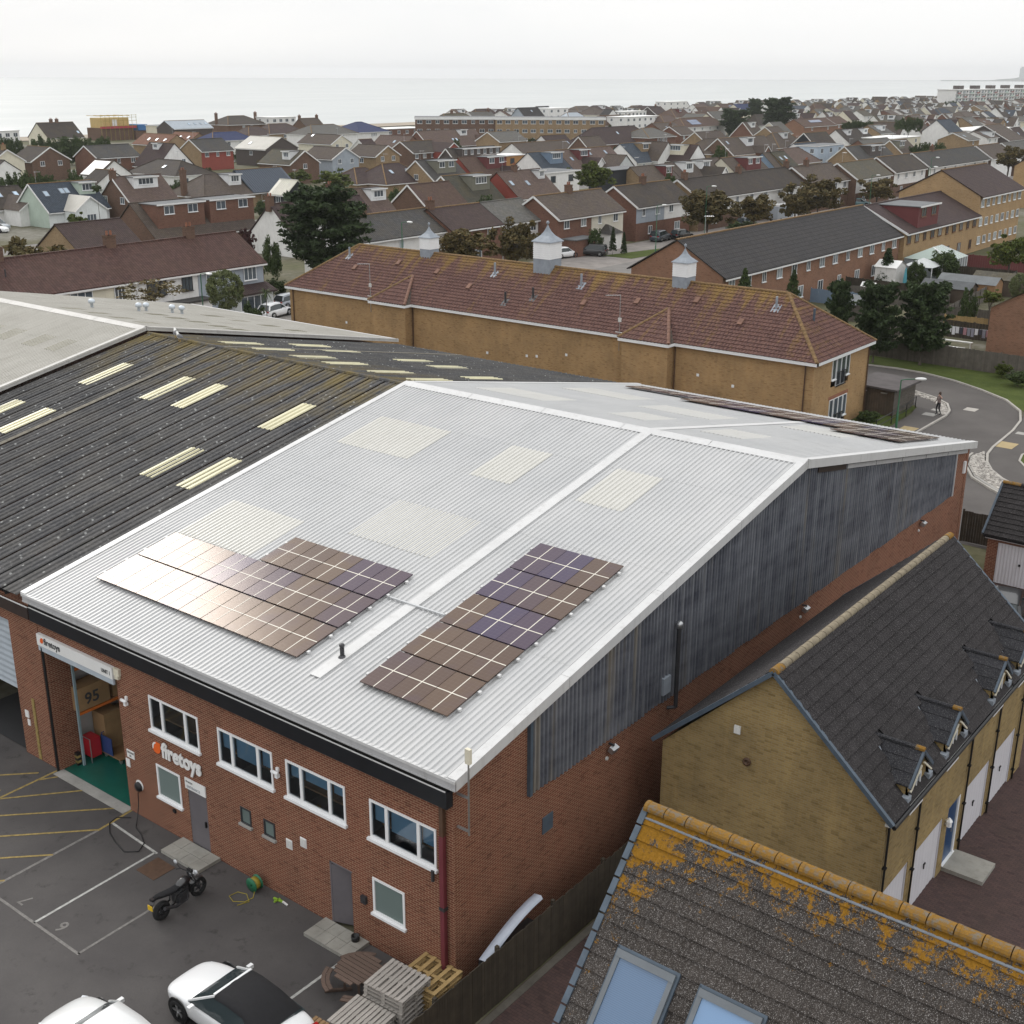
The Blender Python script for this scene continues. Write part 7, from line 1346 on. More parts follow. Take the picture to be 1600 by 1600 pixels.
# ---------------- houses ----------------
paint('trim_white', (.72, .72, .71), .5, .08, 1); paint('pv_blue', (.06, .10, .20), .15, .15, 2, 0, .7); paint('win_brown', (.16, .075, .035), .6)
def lerp(a, c2, t): return a+(c2-a)*t
def house(label, ax, x, y, ln, zr, ze, hs, roof, wall, o):
    t = thing('flat_roofed_house' if ax == 'F' else ('hipped_house' if o.get('kind') == 'h' else 'gabled_house'), label, 'house', (x, y, 0), R(90) if ax == 'X' else 0, 'houses of the seaside estate')
    S_ = -1 if ax == 'X' else 1; dist = math.hypot(x-18, y+21); far = dist > 230
    wf = {'brown': 'win_brown', 'dark': 'black_plastic'}.get(o.get('win'), 'upvc'); gab = o.get('gable', wall); RF = 'roof_'+roof
    def B(f, name, mats, smooth=False, parent=t): q = MB(); f(q); return q.build(name, mats, parent, smooth, local=True)
    if ax == 'F':
        B(lambda q: q.box(-2*hs, 0, 0, ln, 0, ze), 'wall', wall); B(lambda q: q.box(-2*hs-.25, .25, -.25, ln+.25, ze, ze+.22), 'fascia', 'trim_white' if wall not in ('blackclad',) else 'blackclad'); B(lambda q: q.box(-2*hs-.1, .1, -.1, ln+.1, ze+.222, ze+.24), 'roof', RF)
        n = o.get('wx', 0)
        for i in range(n): window(t, min(1.6, ln/n*.55), 1.2, (0, ln*(i+.5)/n, ze-1.75), R(90), 2, wf, merge=far)
        if n and ze > 5.2:
            for i in range(n): window(t, min(1.6, ln/n*.55), 1.2, (0, ln*(i+.5)/n, ze-4.4), R(90), 2, wf, merge=far)
        for i in range(min(2, n)): window(t, 1.1, 1.2, (-hs*2*(i+.5)/2, 0, ze-1.75), 0, 2, wf, merge=far)
        return t
    hip = o.get('kind') == 'h'; k = (zr-ze)/hs; ov = .3; vo = .0 if hip else .18; th = .12
    y0, y1 = (0, ln) if not hip else (-hs*.85, ln+hs*.85)
    def W(q):
        for sx in (-1, 1): q.face([(sx*hs*.97, y0, 0), (sx*hs*.97, y1, 0), (sx*hs*.97, y1, ze), (sx*hs*.97, y0, ze)], 0)
        for yy in (y0, y1):
            q.face([(-hs*.97, yy, 0), (hs*.97, yy, 0), (hs*.97, yy, ze)]+([] if hip else [(0, yy, zr-.1)])+[(-hs*.97, yy, ze)], 1)
    B(W, 'wall', [wall, gab])
    if hip:
        E = hs+ov; z0 = ze-k*ov*.3; yy0, yy1 = y0-ov, y1+ov
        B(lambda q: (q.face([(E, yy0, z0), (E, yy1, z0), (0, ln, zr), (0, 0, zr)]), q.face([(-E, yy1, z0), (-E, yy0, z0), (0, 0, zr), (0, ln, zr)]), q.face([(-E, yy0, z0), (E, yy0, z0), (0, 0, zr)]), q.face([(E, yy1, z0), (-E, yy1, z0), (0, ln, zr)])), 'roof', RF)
        B(lambda q: q.box(-E, E, yy0, yy1, z0-.16, z0-.004), 'fascia', 'trim_white')
        if not far: pass
        B(lambda q: (q.bar((0, 0, zr+.02), (0, ln, zr+.02), .24, .12), q.bar((0, 0, zr+.02), (S_*E, yy0, z0+.03), .24, .1), q.bar((0, 0, zr+.02), (-S_*E, yy0, z0+.03), .24, .1), q.bar((0, ln, zr+.02), (S_*E, yy1, z0+.03), .24, .1)), 'hip_tiles', RF if rnd.random() < .5 else 'ridge_mossy')
    else:
        e = hs+ov; z0 = ze-k*ov
        for sx in (-1, 1):
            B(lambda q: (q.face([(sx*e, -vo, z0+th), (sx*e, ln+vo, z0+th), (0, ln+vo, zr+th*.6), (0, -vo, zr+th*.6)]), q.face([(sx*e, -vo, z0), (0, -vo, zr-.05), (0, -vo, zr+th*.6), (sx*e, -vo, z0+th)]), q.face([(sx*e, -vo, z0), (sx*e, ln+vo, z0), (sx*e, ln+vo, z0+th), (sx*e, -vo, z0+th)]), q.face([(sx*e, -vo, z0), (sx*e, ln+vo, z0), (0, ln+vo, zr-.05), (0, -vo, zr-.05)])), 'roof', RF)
        B(lambda q: q.bar((0, -vo, zr+th*.6), (0, ln+vo, zr+th*.6), .26, .13), 'ridge_tiles', 'ridge_mossy' if rnd.random() < .55 else RF)
        B(lambda q: q.box(S_*e-(.04 if S_ > 0 else -.0), S_*e+(.05 if S_ > 0 else .04), -vo, ln+vo, z0-.16, z0+.0), 'fascia', 'trim_white') if S_ > 0 else B(lambda q: q.box(-e-.05, -e+.04, -vo, ln+vo, z0-.16, z0), 'fascia', 'trim_white')
        if o.get('barge', 1):
            for sx in (-1, 1): B(lambda q: q.bar((sx*e, -vo-.03, z0-.02), (0, -vo-.03, zr-.03), .06, .26), 'bargeboard', 'trim_white')
    # claddings on part of the visible front
    if 'half' in o:
        mt, f = o['half']; zb = 2.7 if o.get('upper') else 0.02
        B(lambda q: q.box(hs*.97, hs*.97+.05, ln*f, ln, zb, ze-.05), 'cladding', mt if not o.get('upper') else 'white')
        if o.get('upper'): B(lambda q: q.box(hs*.97, hs*.97+.05, 0, ln*f-.02, zb, ze-.05), 'cladding', mt)
    if wall == 'white' and ze > 4.5 and ax == 'Y' and dist < 330: B(lambda q: q.box(hs*.97, hs*.97+.04, 0.02, ln-.02, 0.02, 2.45), 'ground_floor_wall', 'brickbrown')
    fx = hs*.97*S_; RZ_ = R(90)*S_
    def wrow(n, z, w=1.25, h=1.1, ext=.055):
        for i in range(n):
            ww = w*(1 if (i*7+int(x)) % 3 else .7); window(t, min(ww, ln/n*.7), h, (fx+S_*ext, ln*(i+.5)/n, z), RZ_, 2, wf, 'pane' if (i+int(y)) % 3 else 'pane_light', merge=far)
    if ze > 7:
        wrow(o.get('wx', 0), ze-1.55); wrow(o.get('mx', 0), ze-4.2); wrow(o.get('gx', 0), ze-6.8)
    elif ax == 'Y' and ze > 4:
        wrow(o.get('wx', 0), ze-1.5)
        if dist < 300 and 'gx' not in o: wrow(max(1, o.get('wx', 0)//2), .9, 1.6, 1.2)
        wrow(o.get('gx', 0), .7, 1.3, 1.3)
    elif ax == 'Y':
        wrow(o.get('gx', 0) or (2 if ln > 9 else 1), 1.0, 1.6, 1.15)
    n = o.get('wx', 0) if ax == 'X' else o.get('wy', 0)
    for i in range(n): window(t, 1.15, 1.1, ((i+.5-n/2)*hs*.9, -.02 + y0, (ze-1.2 if ze > 4 else ze+.4)), 0, 2, wf, merge=far)
    if ax == 'X':
        for i in range(o.get('gx', 0)): window(t, 1.3, 1.1, ((i+.5-o['gx']/2)*hs*.95, y0-.02, 1.0), 0, 2, wf, merge=far)
        window(t, 1.3, 1.1, (fx, ln*.5, max(1, ze-1.7)), RZ_, 2, wf, merge=far)
    for (tt, w, h, mt, nw) in o.get('d', []):
        top = zr-.12; xd = min(hs*.96, (zr-(top-h))/k); yc_ = ln*tt; w = min(w, ln*1.0)
        q = MB(); xf = S_*xd; a, c2 = yc_-w/2, yc_+w/2; zb = zr-k*xd
        q.face([(xf, a, zb-.1), (xf, c2, zb-.1), (xf, c2, top), (xf, a, top)])
        for yy in (a, c2): q.face([(xf, yy, zb-.1), (xf, yy, top), (S_*.05, yy, top), (S_*.05, yy, zr-k*.05)])
        dm = q.build('dormer', mt, t, local=True)
        B(lambda q: q.box(min(S_*.05, xf+S_*.25), max(S_*.05, xf+S_*.25), a-.15, c2+.15, top, top+.1), 'dormer_roof', 'roof_felt', parent=dm); B(lambda q: q.box(min(xf+S_*.26, xf+S_*.30), max(xf+S_*.26, xf+S_*.30), a-.17, c2+.17, top-.08, top+.12), 'dormer_fascia', 'trim_white', parent=dm)
        wh = min(1.15, h*.55)
        for i in range(nw): window(dm, min(1.7 if nw < 3 else 1.0, w/nw*.72) if nw > 1 else min(3.4, w*.62), wh, (xf+S_*.01, a+w*(i+.5)/nw, top-wh-.18), RZ_, 2 if nw > 1 else (4 if w > 4.5 else 3), wf, merge=True)
    sa = math.atan(k)
    for (tt, v) in o.get('s', []):
        yc_ = ln*tt; xx = hs*(1-v); z = zr-k*xx
        rm = Matrix.Rotation(S_*sa, 3, 'Y'); q = MB(); q.box(-.6, .6, -.42, .42, .02, .12, rot=rm, at=(S_*xx, yc_, z+.06)); q.box(-.5, .5, -.32, .32, .121, .13, 1, rot=rm, at=(S_*xx, yc_, z+.06)); q.build('skylight', ['lead', 'skylight_pane' if far else 'skylight_pane'], t, local=True)
    for (tt, w, h) in o.get('pv', []):
        yc_ = ln*tt+1; n = max(2, int(w/1.1))
        for i in range(n):
            for j in range(max(1, int(h/1.7))):
                xx = hs*(.3)+j*1.7*math.cos(sa)+.6; z = zr-k*xx; rm = Matrix.Rotation(S_*sa, 3, 'Y'); q = MB(); q.box(-.82, .82, -.52, .52, .08, .13, rot=rm, at=(S_*xx, ln*tt-w/2+(i+.5)*w/n+2, z+.08)); q.build('solar_panel', 'pv_blue', t, local=True)
    for tt in o.get('c', []):
        yc_ = ln*tt if 0 <= tt <= 1 else (y0-.0 if tt < 0 else y1)
        zc = zr-.5 if 0 <= tt <= 1 else (zr-1.0 if not hip else ze); q = MB(); hh = zr+1.1-zc
        q.box(-.38, .38, -.5, .5, zc, zc+hh); q.box(-.44, .44, -.56, .56, zc+hh*.93, zc+hh); ch = q.build('chimney', 'bricktan' if o.get('chimtan') else 'brickbrown', t, local=True); ch.location = (0, yc_, 0)
        for s_ in (-1, 1): q = MB(); q.lathe([(.13, 0), (.11, .4), (.12, .42)], (0, s_*.22, zc+hh), 8); q.build('chimney_pot', 'terracotta_pot', ch, True, local=True)
    for wi in o.get('wing', []):
        tt, pr, hw, wz, wm, rf = wi; yc_ = ln*tt; we = min(ze, wz-1.2) if ze > 4.5 else ze; xo = S_*(hs+pr)
        xi = S_*max(0, hs*(zr-wz)/(zr-ze)-.1)
        B(lambda q: (q.face([(xo, yc_-hw, 0), (xo, yc_+hw, 0), (xo, yc_+hw, we), (xo, yc_, wz-.1), (xo, yc_-hw, we)]), q.face([(xo, yc_-hw, 0), (S_*hs*.9, yc_-hw, 0), (S_*hs*.9, yc_-hw, we), (xo, yc_-hw, we)]), q.face([(xo, yc_+hw, 0), (S_*hs*.9, yc_+hw, 0), (S_*hs*.9, yc_+hw, we), (xo, yc_+hw, we)])), 'wing_wall', wm)
        kw = (wz-we)/hw; xe = xo+S_*.2
        xin = lambda z: S_*max(0, hs*(zr-z)/(zr-ze)-.2) if zr > z else 0
        for sy in (-1, 1):
            ye, zz = yc_+sy*(hw+.2), we-kw*.2+.1
            B(lambda q: (q.face([(xe, ye, zz), (S_*hs*.8, ye, zz), (xi, yc_, wz+.08), (xe, yc_, wz+.08)]), q.face([(xe, ye, zz-.1), (xe, yc_, wz-.04), (xe, yc_, wz+.08), (xe, ye, zz)])), 'wing_roof', 'roof_'+rf)
            B(lambda q: q.bar((xe+S_*.02, ye, zz-.08), (xe+S_*.02, yc_, wz-.02), .05, .2), 'wing_bargeboard', 'trim_white')
        window(t, min(1.8, hw), 1.1, (xo+S_*.01, yc_, 1.0 if we < 4 else we-1.5), RZ_, 3, wf, merge=far)
    if o.get('porch'):
        B(lambda q: q.box(hs, hs+1.9, ln*.62, ln*.62+3.0, 0, 2.3), 'porch', 'white'); B(lambda q: (q.face([(hs+2.2, ln*.62-.3, 2.3), (hs+2.2, ln*.62+3.3, 2.3), (hs+.5, ln*.62+1.5, 3.5)]), q.face([(hs+2.2, ln*.62-.3, 2.3), (hs, ln*.62-.3, 2.3), (hs, ln*.62+1.5, 3.5), (hs+.5, ln*.62+1.5, 3.5)]), q.face([(hs+2.2, ln*.62+3.3, 2.3), (hs, ln*.62+3.3, 2.3), (hs, ln*.62+1.5, 3.5), (hs+.5, ln*.62+1.5, 3.5)])), 'porch_roof', 'roof_dgrey')
        B(lambda q: q.box(hs, hs+2.4, ln*.05, ln*.05+5.0, 0, 2.3), 'front_extension', 'brickred'); B(lambda q: q.box(hs, hs+2.6, ln*.05-.15, ln*.05+5.15, 2.3, 2.45), 'extension_roof', 'roof_felt')
    if o.get('patch'): B(lambda q: q.bar((S_*.6, ln*.5, zr-k*.6+.2), (S_*hs*1.1, ln*.5, ze+.1), ln*.9, .04, up=(0, 0, 1)), 'white_roof_patch', 'roof_membrane')
    if ax != 'F' and dist < 420 and (int(x*3+y*5) % 5) < 2:
        q = MB(); ya_ = ln*.12; zt_ = zr+2.0; q.tube([(0, ya_, zr-.2), (0, ya_, zt_)], .03, 4, cap=False); q.tube([(.5, ya_+.7, zt_-.1), (-.1, ya_-.2, zt_-.1)], .025, 4, cap=False)
        for j in range(4): q.tube([(.45-j*.14+.3, ya_+.62-j*.19-.2, zt_-.1), (.45-j*.14-.3, ya_+.62-j*.19+.2, zt_-.1)], .015, 4, cap=False)
        q.build('tv_aerial', 'steel', t, local=True)
    if roof.startswith('metal'):
        for i in range(int(ln/.55)): B(lambda q: q.bar((S_*(hs+.3), i*.55, ze-k*.3+.16), (0, i*.55, zr+.12), .05, .05), 'standing_seam', RF)
    return t
for h_ in HOUSES: house(*h_)

# ---------------- trees and shrubs ----------------
def leafmat(name, c1, c2, c3=None):
    b = NB(name); p = b.obj(); n = b.noise(p, 2.2, 4, .6); n2 = b.noise(p, 14, 3, .6)
    c = b.ramp(n, [(.3, c1), (.68, c2)])
    if c3: c = b.mix(b.ramp(n2, [(.52, 0), (.66, .75)]), c, c3)
    c = b.mix(b.math('MULTIPLY', b.rand(), .35), c, dk(c1, .7)); b.set(c, .75, 0, .2)
    b.b.inputs['Subsurface Weight'].default_value = 0
leafmat('leaf_dark', (.024, .04, .017), (.055, .08, .03)); leafmat('leaf_green', (.035, .055, .018), (.075, .105, .035)); leafmat('leaf_autumn', (.07, .062, .024), (.14, .11, .045), (.17, .095, .035)); leafmat('leaf_pale', (.085, .105, .045), (.17, .19, .085)); leafmat('leaf_red', (.045, .02, .022), (.09, .04, .038)); leafmat('leaf_bright', (.05, .075, .015), (.11, .14, .03), (.16, .13, .03))
b = NB('bark'); n = b.noise(b.scale(b.obj(), (8, 8, 1.5)), 2, 5, .7); b.set(b.ramp(n, [(.3, (.05, .04, .03)), (.7, (.13, .11, .09))]), .95)
_crown = {}
def leaves(b, c, n, rad, size, rg, flat=.0, droop=0, shell=.0):
    for _ in range(n):
        while True:
            q = Vector((rg.uniform(-1, 1), rg.uniform(-1, 1), rg.uniform(-1, 1)))
            if shell < q.length < 1: break
        p = Vector(c)+Vector((q.x*rad[0], q.y*rad[1], q.z*rad[2])); a = Vector((rg.gauss(0, 1), rg.gauss(0, 1), rg.gauss(0, 1)*(1-flat)-droop)).normalized(); o = a.cross(Vector((rg.gauss(0, 1), rg.gauss(0, 1), rg.gauss(0, 1)))).normalized()
        s = size*rg.uniform(.6, 1.3); b.face([p-a*s, p+o*s*.45, p+a*s, p-o*s*.45])
def crown(kind, v):
    key = (kind, v)
    if key in _crown: return _crown[key]
    rg = random.Random(hash(kind) % 1000*0+len(kind)*31+v*7+sum(map(ord, kind))); b = MB(); mat = {'cypress': 'leaf_dark', 'pine': 'leaf_dark', 'pine2': 'leaf_dark', 'conifer': 'leaf_dark', 'conifer2': 'leaf_green', 'clipped': 'leaf_pale', 'autumn': 'leaf_autumn', 'sparse': 'leaf_autumn', 'shrub': 'leaf_autumn', 'shrubred': 'leaf_red', 'leafy': 'leaf_bright', 'hedge': 'leaf_green', 'palm': 'leaf_green'}[kind]
    if kind in ('autumn', 'leafy', 'sparse', 'shrub', 'shrubred'):
        nc, nl, sz = {'autumn': (70, 70, .085), 'leafy': (60, 60, .09), 'sparse': (34, 26, .07), 'shrub': (60, 66, .085), 'shrubred': (50, 60, .09)}[kind]
        for i in range(nc):
            u = Vector((rg.gauss(0, 1), rg.gauss(0, 1), rg.gauss(0, 1))).normalized(); r = rg.uniform(.35, .95)*(1+.12*math.sin(u.x*5+v)+.1*math.sin(u.y*7)); c = u*r; c.z = c.z*.9-.02
            if c.z < -.55: c.z *= .75
            s = rg.uniform(.13, .27); leaves(b, c, nl, (s, s, s*.75), sz, rg)
    elif kind in ('hedge', 'clipped'):
        nc = 70 if kind == 'hedge' else 210
        for i in range(nc):
            u = Vector((rg.gauss(0, 1), rg.gauss(0, 1), rg.gauss(0, 1)*.9)).normalized(); r = rg.uniform(.55, .85) if kind == 'hedge' else rg.uniform(.80, .87); c = u*r*(1+(.12*rg.uniform(-1, 1) if kind == 'hedge' else 0)); s = rg.uniform(.15, .26) if kind == 'hedge' else .13; leaves(b, c, 55, (s, s, s), .085 if kind == 'hedge' else .05, rg)
    elif kind in ('cypress', 'pine', 'pine2'):
        nb = {'cypress': 170, 'pine': 110, 'pine2': 130}[kind]
        for i in range(nb):
            a = rg.uniform(0, 2*math.pi); z = rg.uniform(-.95, .92); w = {'cypress': math.sqrt(max(.04, 1-(z*.93+.05)**2))*rg.uniform(.65, 1.02), 'pine': (.95-.25*abs(z-.2))*rg.uniform(.5, 1.0)*(1 if z > -.6 else .7), 'pine2': (1.08-.42*max(0, z)-.1*max(0, -z-.5))*rg.uniform(.5, 1.05)}[kind]
            if kind == 'cypress' and z < -.5: w *= .75
            L_ = w; d = Vector((math.cos(a), math.sin(a), .12 if kind == 'cypress' else .2))
            for j in range(5):
                f = .35+.65*j/4; c = Vector((d.x*L_*f, d.y*L_*f, z+d.z*(f-.4)*.5+.10*f*f)); s = .16*(1.15-f*.55); leaves(b, c, 20, (s*1.15, s*1.15, s*.55), .075 if kind != 'cypress' else .062, rg, .3)
    elif kind in ('conifer', 'conifer2'):
        for i in range(16):
            z = -1+2*i/16; w = (1-(z+1)/2)**.85*.95+.04
            for k in range(9):
                a = rg.uniform(0, 6.28)
                for j in range(3): f = (j+1)/3; c = (math.cos(a)*w*f*.9, math.sin(a)*w*f*.9, z-.10*f+.06); s = .13; leaves(b, c, 9, (s, s, s*.45), .09, rg, .3, .3)
    elif kind == 'palm':
        for i in range(34):
            a = rg.uniform(0, 6.28); up_ = rg.uniform(-.3, 1.1); p0 = Vector((0, 0, .0)); pr = p0
            for j in range(1, 6):
                f = j/5; p = Vector((math.cos(a)*f*.95, math.sin(a)*f*.95, up_*f-.75*f*f)); sd = Vector((-math.sin(a), math.cos(a), 0))*(.09*(1-f)+.015); b.face([pr-sd, pr+sd, p+sd, p-sd]); pr = p
    _crown[key] = b.mesh('crown', mat); return _crown[key]
_trunk = {}
def trunk(kind):
    if kind in _trunk: return _trunk[kind]
    rg = random.Random(5); b = MB(); b.tube([(0, 0, 0), (.02, .0, .3), (-.02, .02, .6), (.0, .0, 1.0)], [.075, .055, .045, .02], 7)
    if kind in ('autumn', 'leafy', 'sparse', 'shrubred', 'pine'):
        for i in range(7): a = i*.9; z = .38+.05*i; b.tube([(0, 0, z), (math.cos(a)*.2, math.sin(a)*.2, z+.18), (math.cos(a)*.34, math.sin(a)*.34, z+.36)], [.03, .02, .008], 5)
    _trunk[kind] = b.mesh('trunk', 'bark'); return _trunk[kind]
def tree(x, y, zc, rx, rz, kind, label, group='trees and shrubs'):
    bush = kind in ('hedge', 'shrub', 'sparse')
    if bush and zc-rz > .2 and zc < 6.5: rz = max(rz, (zc+rz)/2); zc = rz      # bring shrubs down to the ground
    base = 0
    t = thing({'hedge': 'shrub', 'shrub': 'shrub', 'sparse': 'shrub', 'palm': 'palm', 'clipped': 'clipped_tree', 'pine': 'pine_tree', 'pine2': 'pine_tree', 'conifer': 'conifer', 'conifer2': 'conifer', 'cypress': 'cypress_tree'}.get(kind, 'tree'), label, 'shrub' if bush else 'tree', (x, y, base), 0, group)
    if kind == 'pine2': top_ = zc+rz; rz = (top_-1.3)/2; zc = top_-rz
    if kind in ('autumn', 'pine2', 'leafy'): k_ = 1.0 if kind == 'pine2' else 1.18; rx *= k_; rz *= 1.04
    v = int(abs(x*3+y*7)) % 3; ry = rx if kind not in ('hedge',) else rx
    tm = trunk(kind); th = zc+rz*.55; q = th/1.0; tw = max(.35, min(2.2, rx*.55)) if kind not in ('hedge',) else .5
    inst('trunk', tm, t, (0, 0, 0), (0, 0, rnd.uniform(0, 6)), (tw*1.6, tw*1.6, th))
    inst('crown', crown(kind, v), t, (0, 0, zc), (0, 0, rnd.uniform(0, 6.28)), (rx, ry, rz)); return t
for q in TREES:
    x, y, zc, rx, rz, kind, label = q
    if kind in ('hedge',) and rx > 3.2:     # long hedges: run along the image row as several clumps of one shrub
        t = tree(x, y, zc, rx*.35, rz, kind, label); n = int(rx/ (rz*1.1))+2
        for i in range(n):
            f = (i+.5)/n*2-1; o = inst('crown', crown(kind, i % 3), t, (f*rx*.79*.9, f*rx*.6, zc if zc > 6.5 else max(rz, (zc+rz)/2)), (0, 0, i*1.7), (rx*1.1/n+.4, rx*1.1/n+.4, (rz if zc > 6.5 else max(rz, (zc+rz)/2))*rnd.uniform(.8, 1.05)))
    else: tree(*q)
tree(-15.6, 65.2, .4, .9, .45, 'hedge', 'dark weeds growing beside the bin store')
# filler garden shrubs between the houses
rg = random.Random(21); nf = 0
for i in range(700):
    row = rg.choice((-101, -107, -113, -143, -156, -186, -192, -226, -240, -273, -287, -330)); y = rg.uniform(60, 560); x = row+rg.uniform(-4, 4)
    if y < 60+(-x-90)*.25 or y > 260+(-x-90)*1.6: continue
    if nf >= 130: break
    nf += 1; r = rg.uniform(.9, 2.2); h = rg.uniform(.9, 2.4)
    tree(x, y, h, r, h, rg.choice(('hedge', 'hedge', 'leafy', 'autumn')), 'small garden shrub tucked between the estate houses', 'garden shrubs between the houses')

# ---------------- left terrace with coloured fronts ----------------
tt = house('long two storey terrace with red-brown tiled roof and cream, white and grey fronts', 'Y', -89.5, 8.0, 60.4, 8.0, 5.2, 4.5, 'terrace', 'brickbrown', dict(barge=0, c=[.54, .74, .9]))
for a, c2, mt in ((24, 36.5, 'white'), (42.6-8, 51.5-8, 'cream'), (51.5-8, 59.6-8, 'white'), (59.6-8, 60.3, 'greyblue')):
    q = MB(); q.box(4.37, 4.44, a+.02, c2-.02, .02, 5.0); q.build('front_panel', mt, tt, local=True)
for y, w, h, z in ((38.0, 2.4, 1.35, 3.45), (42.2, 1.2, 1.3, 3.5), (46.5, 2.3, 1.4, 3.4), (50.2, 1.3, 1.4, 3.4), (53.6, 2.0, 1.35, 3.5), (58.4, 1.7, 1.35, 3.5), (34.5, 2.2, 1.3, 3.5), (30.0, 1.6, 1.3, 3.5), (26, 2.0, 1.3, 3.5)): window(tt, w, h, (4.5, y, z), R(90), 3, 'upvc' if y not in (46.5, 50.2) else 'dark_metal')
for y, w in ((39, 2.2), (45, 2.2), (50.8, 1.6), (57, 2.2)): window(tt, w, 1.4, (4.5, y, .8), R(90), 3)
q = MB(); q.box(4.44, 6.3, 45, 52, 2.45, 2.65); q.build('porch_roof', 'roof_dgrey', tt, local=True); q = MB(); q.box(4.44, 5.9, 49, 52, .02, 2.45); q.build('porch', 'white', tt, local=True)
q = MB(); q.face([(6.2, 54.5, 2.4), (6.2, 60.6, 2.4), (4.4, 60.6, 3.1), (4.4, 54.5, 3.1)]); q.face([(6.2, 54.5, 2.4), (6.2, 60.6, 2.4), (6.2, 60.6, 2.25), (6.2, 54.5, 2.25)]); q.build('lean_to_roof', 'roof_plum', tt, local=True); q = MB(); q.box(4.44, 5.8, 55, 60.3, .02, 2.3); q.build('bay', 'palegrey', tt, local=True); window(tt, 3.6, 1.5, (5.82, 57.6, .6), R(90), 4)
q = MB(); q.tube([(2.2, 32, 6.2), (2.2, 32, 7.4)], .06, 6); q.build('vent_pipe', 'dark_metal', tt, local=True)

# ---------------- long flats near the shore, apartment block, scaffolded house ----------------
def slab_block(label, a, c2, dep, z, storeys, nw, wall, name='flats_block', fasc='trim_white'):
    a = Vector(a); c2 = Vector(c2); d = (c2-a); ln = d.length; ang_ = math.atan2(d.y, d.x); t = thing(name, label, 'flats', (a.x, a.y, 0), ang_); sh_ = z/storeys
    q = MB(); q.box(0, ln, 0, dep, 0, z-.9); q.build('wall', wall, t, local=True); q = MB(); q.box(-.3, ln+.3, -.3, dep+.3, z-.9, z); q.build('roof_fascia', fasc, t, local=True); q = MB(); q.box(-.2, ln+.2, -.2, dep+.2, z+.002, z+.05); q.build('roof', 'roof_felt', t, local=True)
    for s_ in range(storeys):
        for i in range(nw): window(t, min(1.9, ln/nw*(.62 if (i*3+s_) % 4 else .4)), 1.25, (ln*(i+.5)/nw, -.02, .8+s_*sh_), 0, 2, merge=True)
    return t
slab_block('three storey brown brick flats with white flat roof edge, left half', (-306, 337), (-284, 357), 11, 9.4, 3, 9, 'brickbrown'); slab_block('three storey tan brick flats with white flat roof edge, right half', (-283.2, 356), (-251, 381), 11, 9.4, 3, 13, 'bricktan')
paint('clad_green', (.42, .55, .48), .7); paint('rail_red', (.22, .06, .05), .6)
ap = thing('apartment_block', 'long white apartment block with balconies and brown roof huts by the sea', 'apartment block', (-330, 978, 0))
q = MB(); q.box(-14, 0, 0, 260, 0, 14.6); q.build('wall', 'white', ap, local=True); q = MB(); q.box(-14.5, .6, -.6, 260.6, 14.6, 15.0); q.build('roof', 'trim_white', ap, local=True)
for i in range(6): q = MB(); q.box(-8, -3, 16+i*38, 26+i*38, 15.0, 17.6); q.build('roof_hut', 'darkclad', ap, local=True)
for s_ in range(5):
    q = MB(); q.box(0, 1.3, 0, 260, 2.9*s_+2.75, 2.9*s_+2.95); q.build('balcony_slab', 'trim_white', ap, local=True)
    for i in range(18):
        a = 2+i*14.4; q = MB(); q.box(1.25, 1.3, a, a+7, 2.9*s_+.1, 2.9*s_+1.1); q.build('balcony_front', ['clad_green', 'rail_red', 'palegrey'][(i+s_) % 3], ap, local=True)
        q = MB(); q.box(0, .05, a+.5, a+6, 2.9*s_+.3, 2.9*s_+2.4); q.build('window', 'pane_light', ap, local=True); q = MB(); q.box(0, .05, a+8.5, a+11.5, 2.9*s_+.9, 2.9*s_+2.2); q.build('window', 'pane', ap, local=True)
scf = thing('scaffolded_house', 'timber framed house under construction wrapped in scaffolding', 'building site', (-408, 273, 0)); paint('osb', (.52, .38, .16), .8, .15, 1); paint('net_red', (.42, .06, .08), .8); paint('tarp_blue', (.03, .13, .32), .6)
q = MB(); q.box(-10, 0, 0, 14, 0, 4.6); q.build('brick_base', 'brickbrown', scf, local=True); q = MB(); q.box(-9, -.6, 1, 12.5, 4.6, 8.2); q.build('timber_frame', 'osb', scf, local=True)
q = MB(); q.box(-.02, .6, -1, 15, 4.4, 5.2); q.build('debris_net', 'net_red', scf, local=True); q = MB(); q.box(-.59, -.5, 5, 7, 5.0, 7.6); q.build('membrane', 'sagewhite', scf, local=True); q = MB(); q.box(-6, 1.4, 15.2, 19.5, 3.4, 5.6); q.build('tarpaulin', 'tarp_blue', scf, local=True); q = MB(); q.box(-8, 1, 14.2, 22, 0, 3.3); q.build('wall', 'brickbrown', scf, local=True)
for i in range(9):
    q = MB(); q.tube([(.8, -1+i*2, 0), (.8, -1+i*2, 9.4)], .06, 5); q.build('scaffold_pole', 'hose_yellow', scf, local=True)
for z in (5.3, 7.2, 8.4, 9.2): q = MB(); q.tube([(.8, -1.3, z), (.8, 15.3, z)], .06, 5); q.build('scaffold_rail', 'hose_yellow', scf, local=True)
for i in range(5): q = MB(); q.box(-9.5, .9, i*3-.05, i*3+.05, 8.9, 9.1); q.build('scaffold_board', 'osb', scf, local=True)

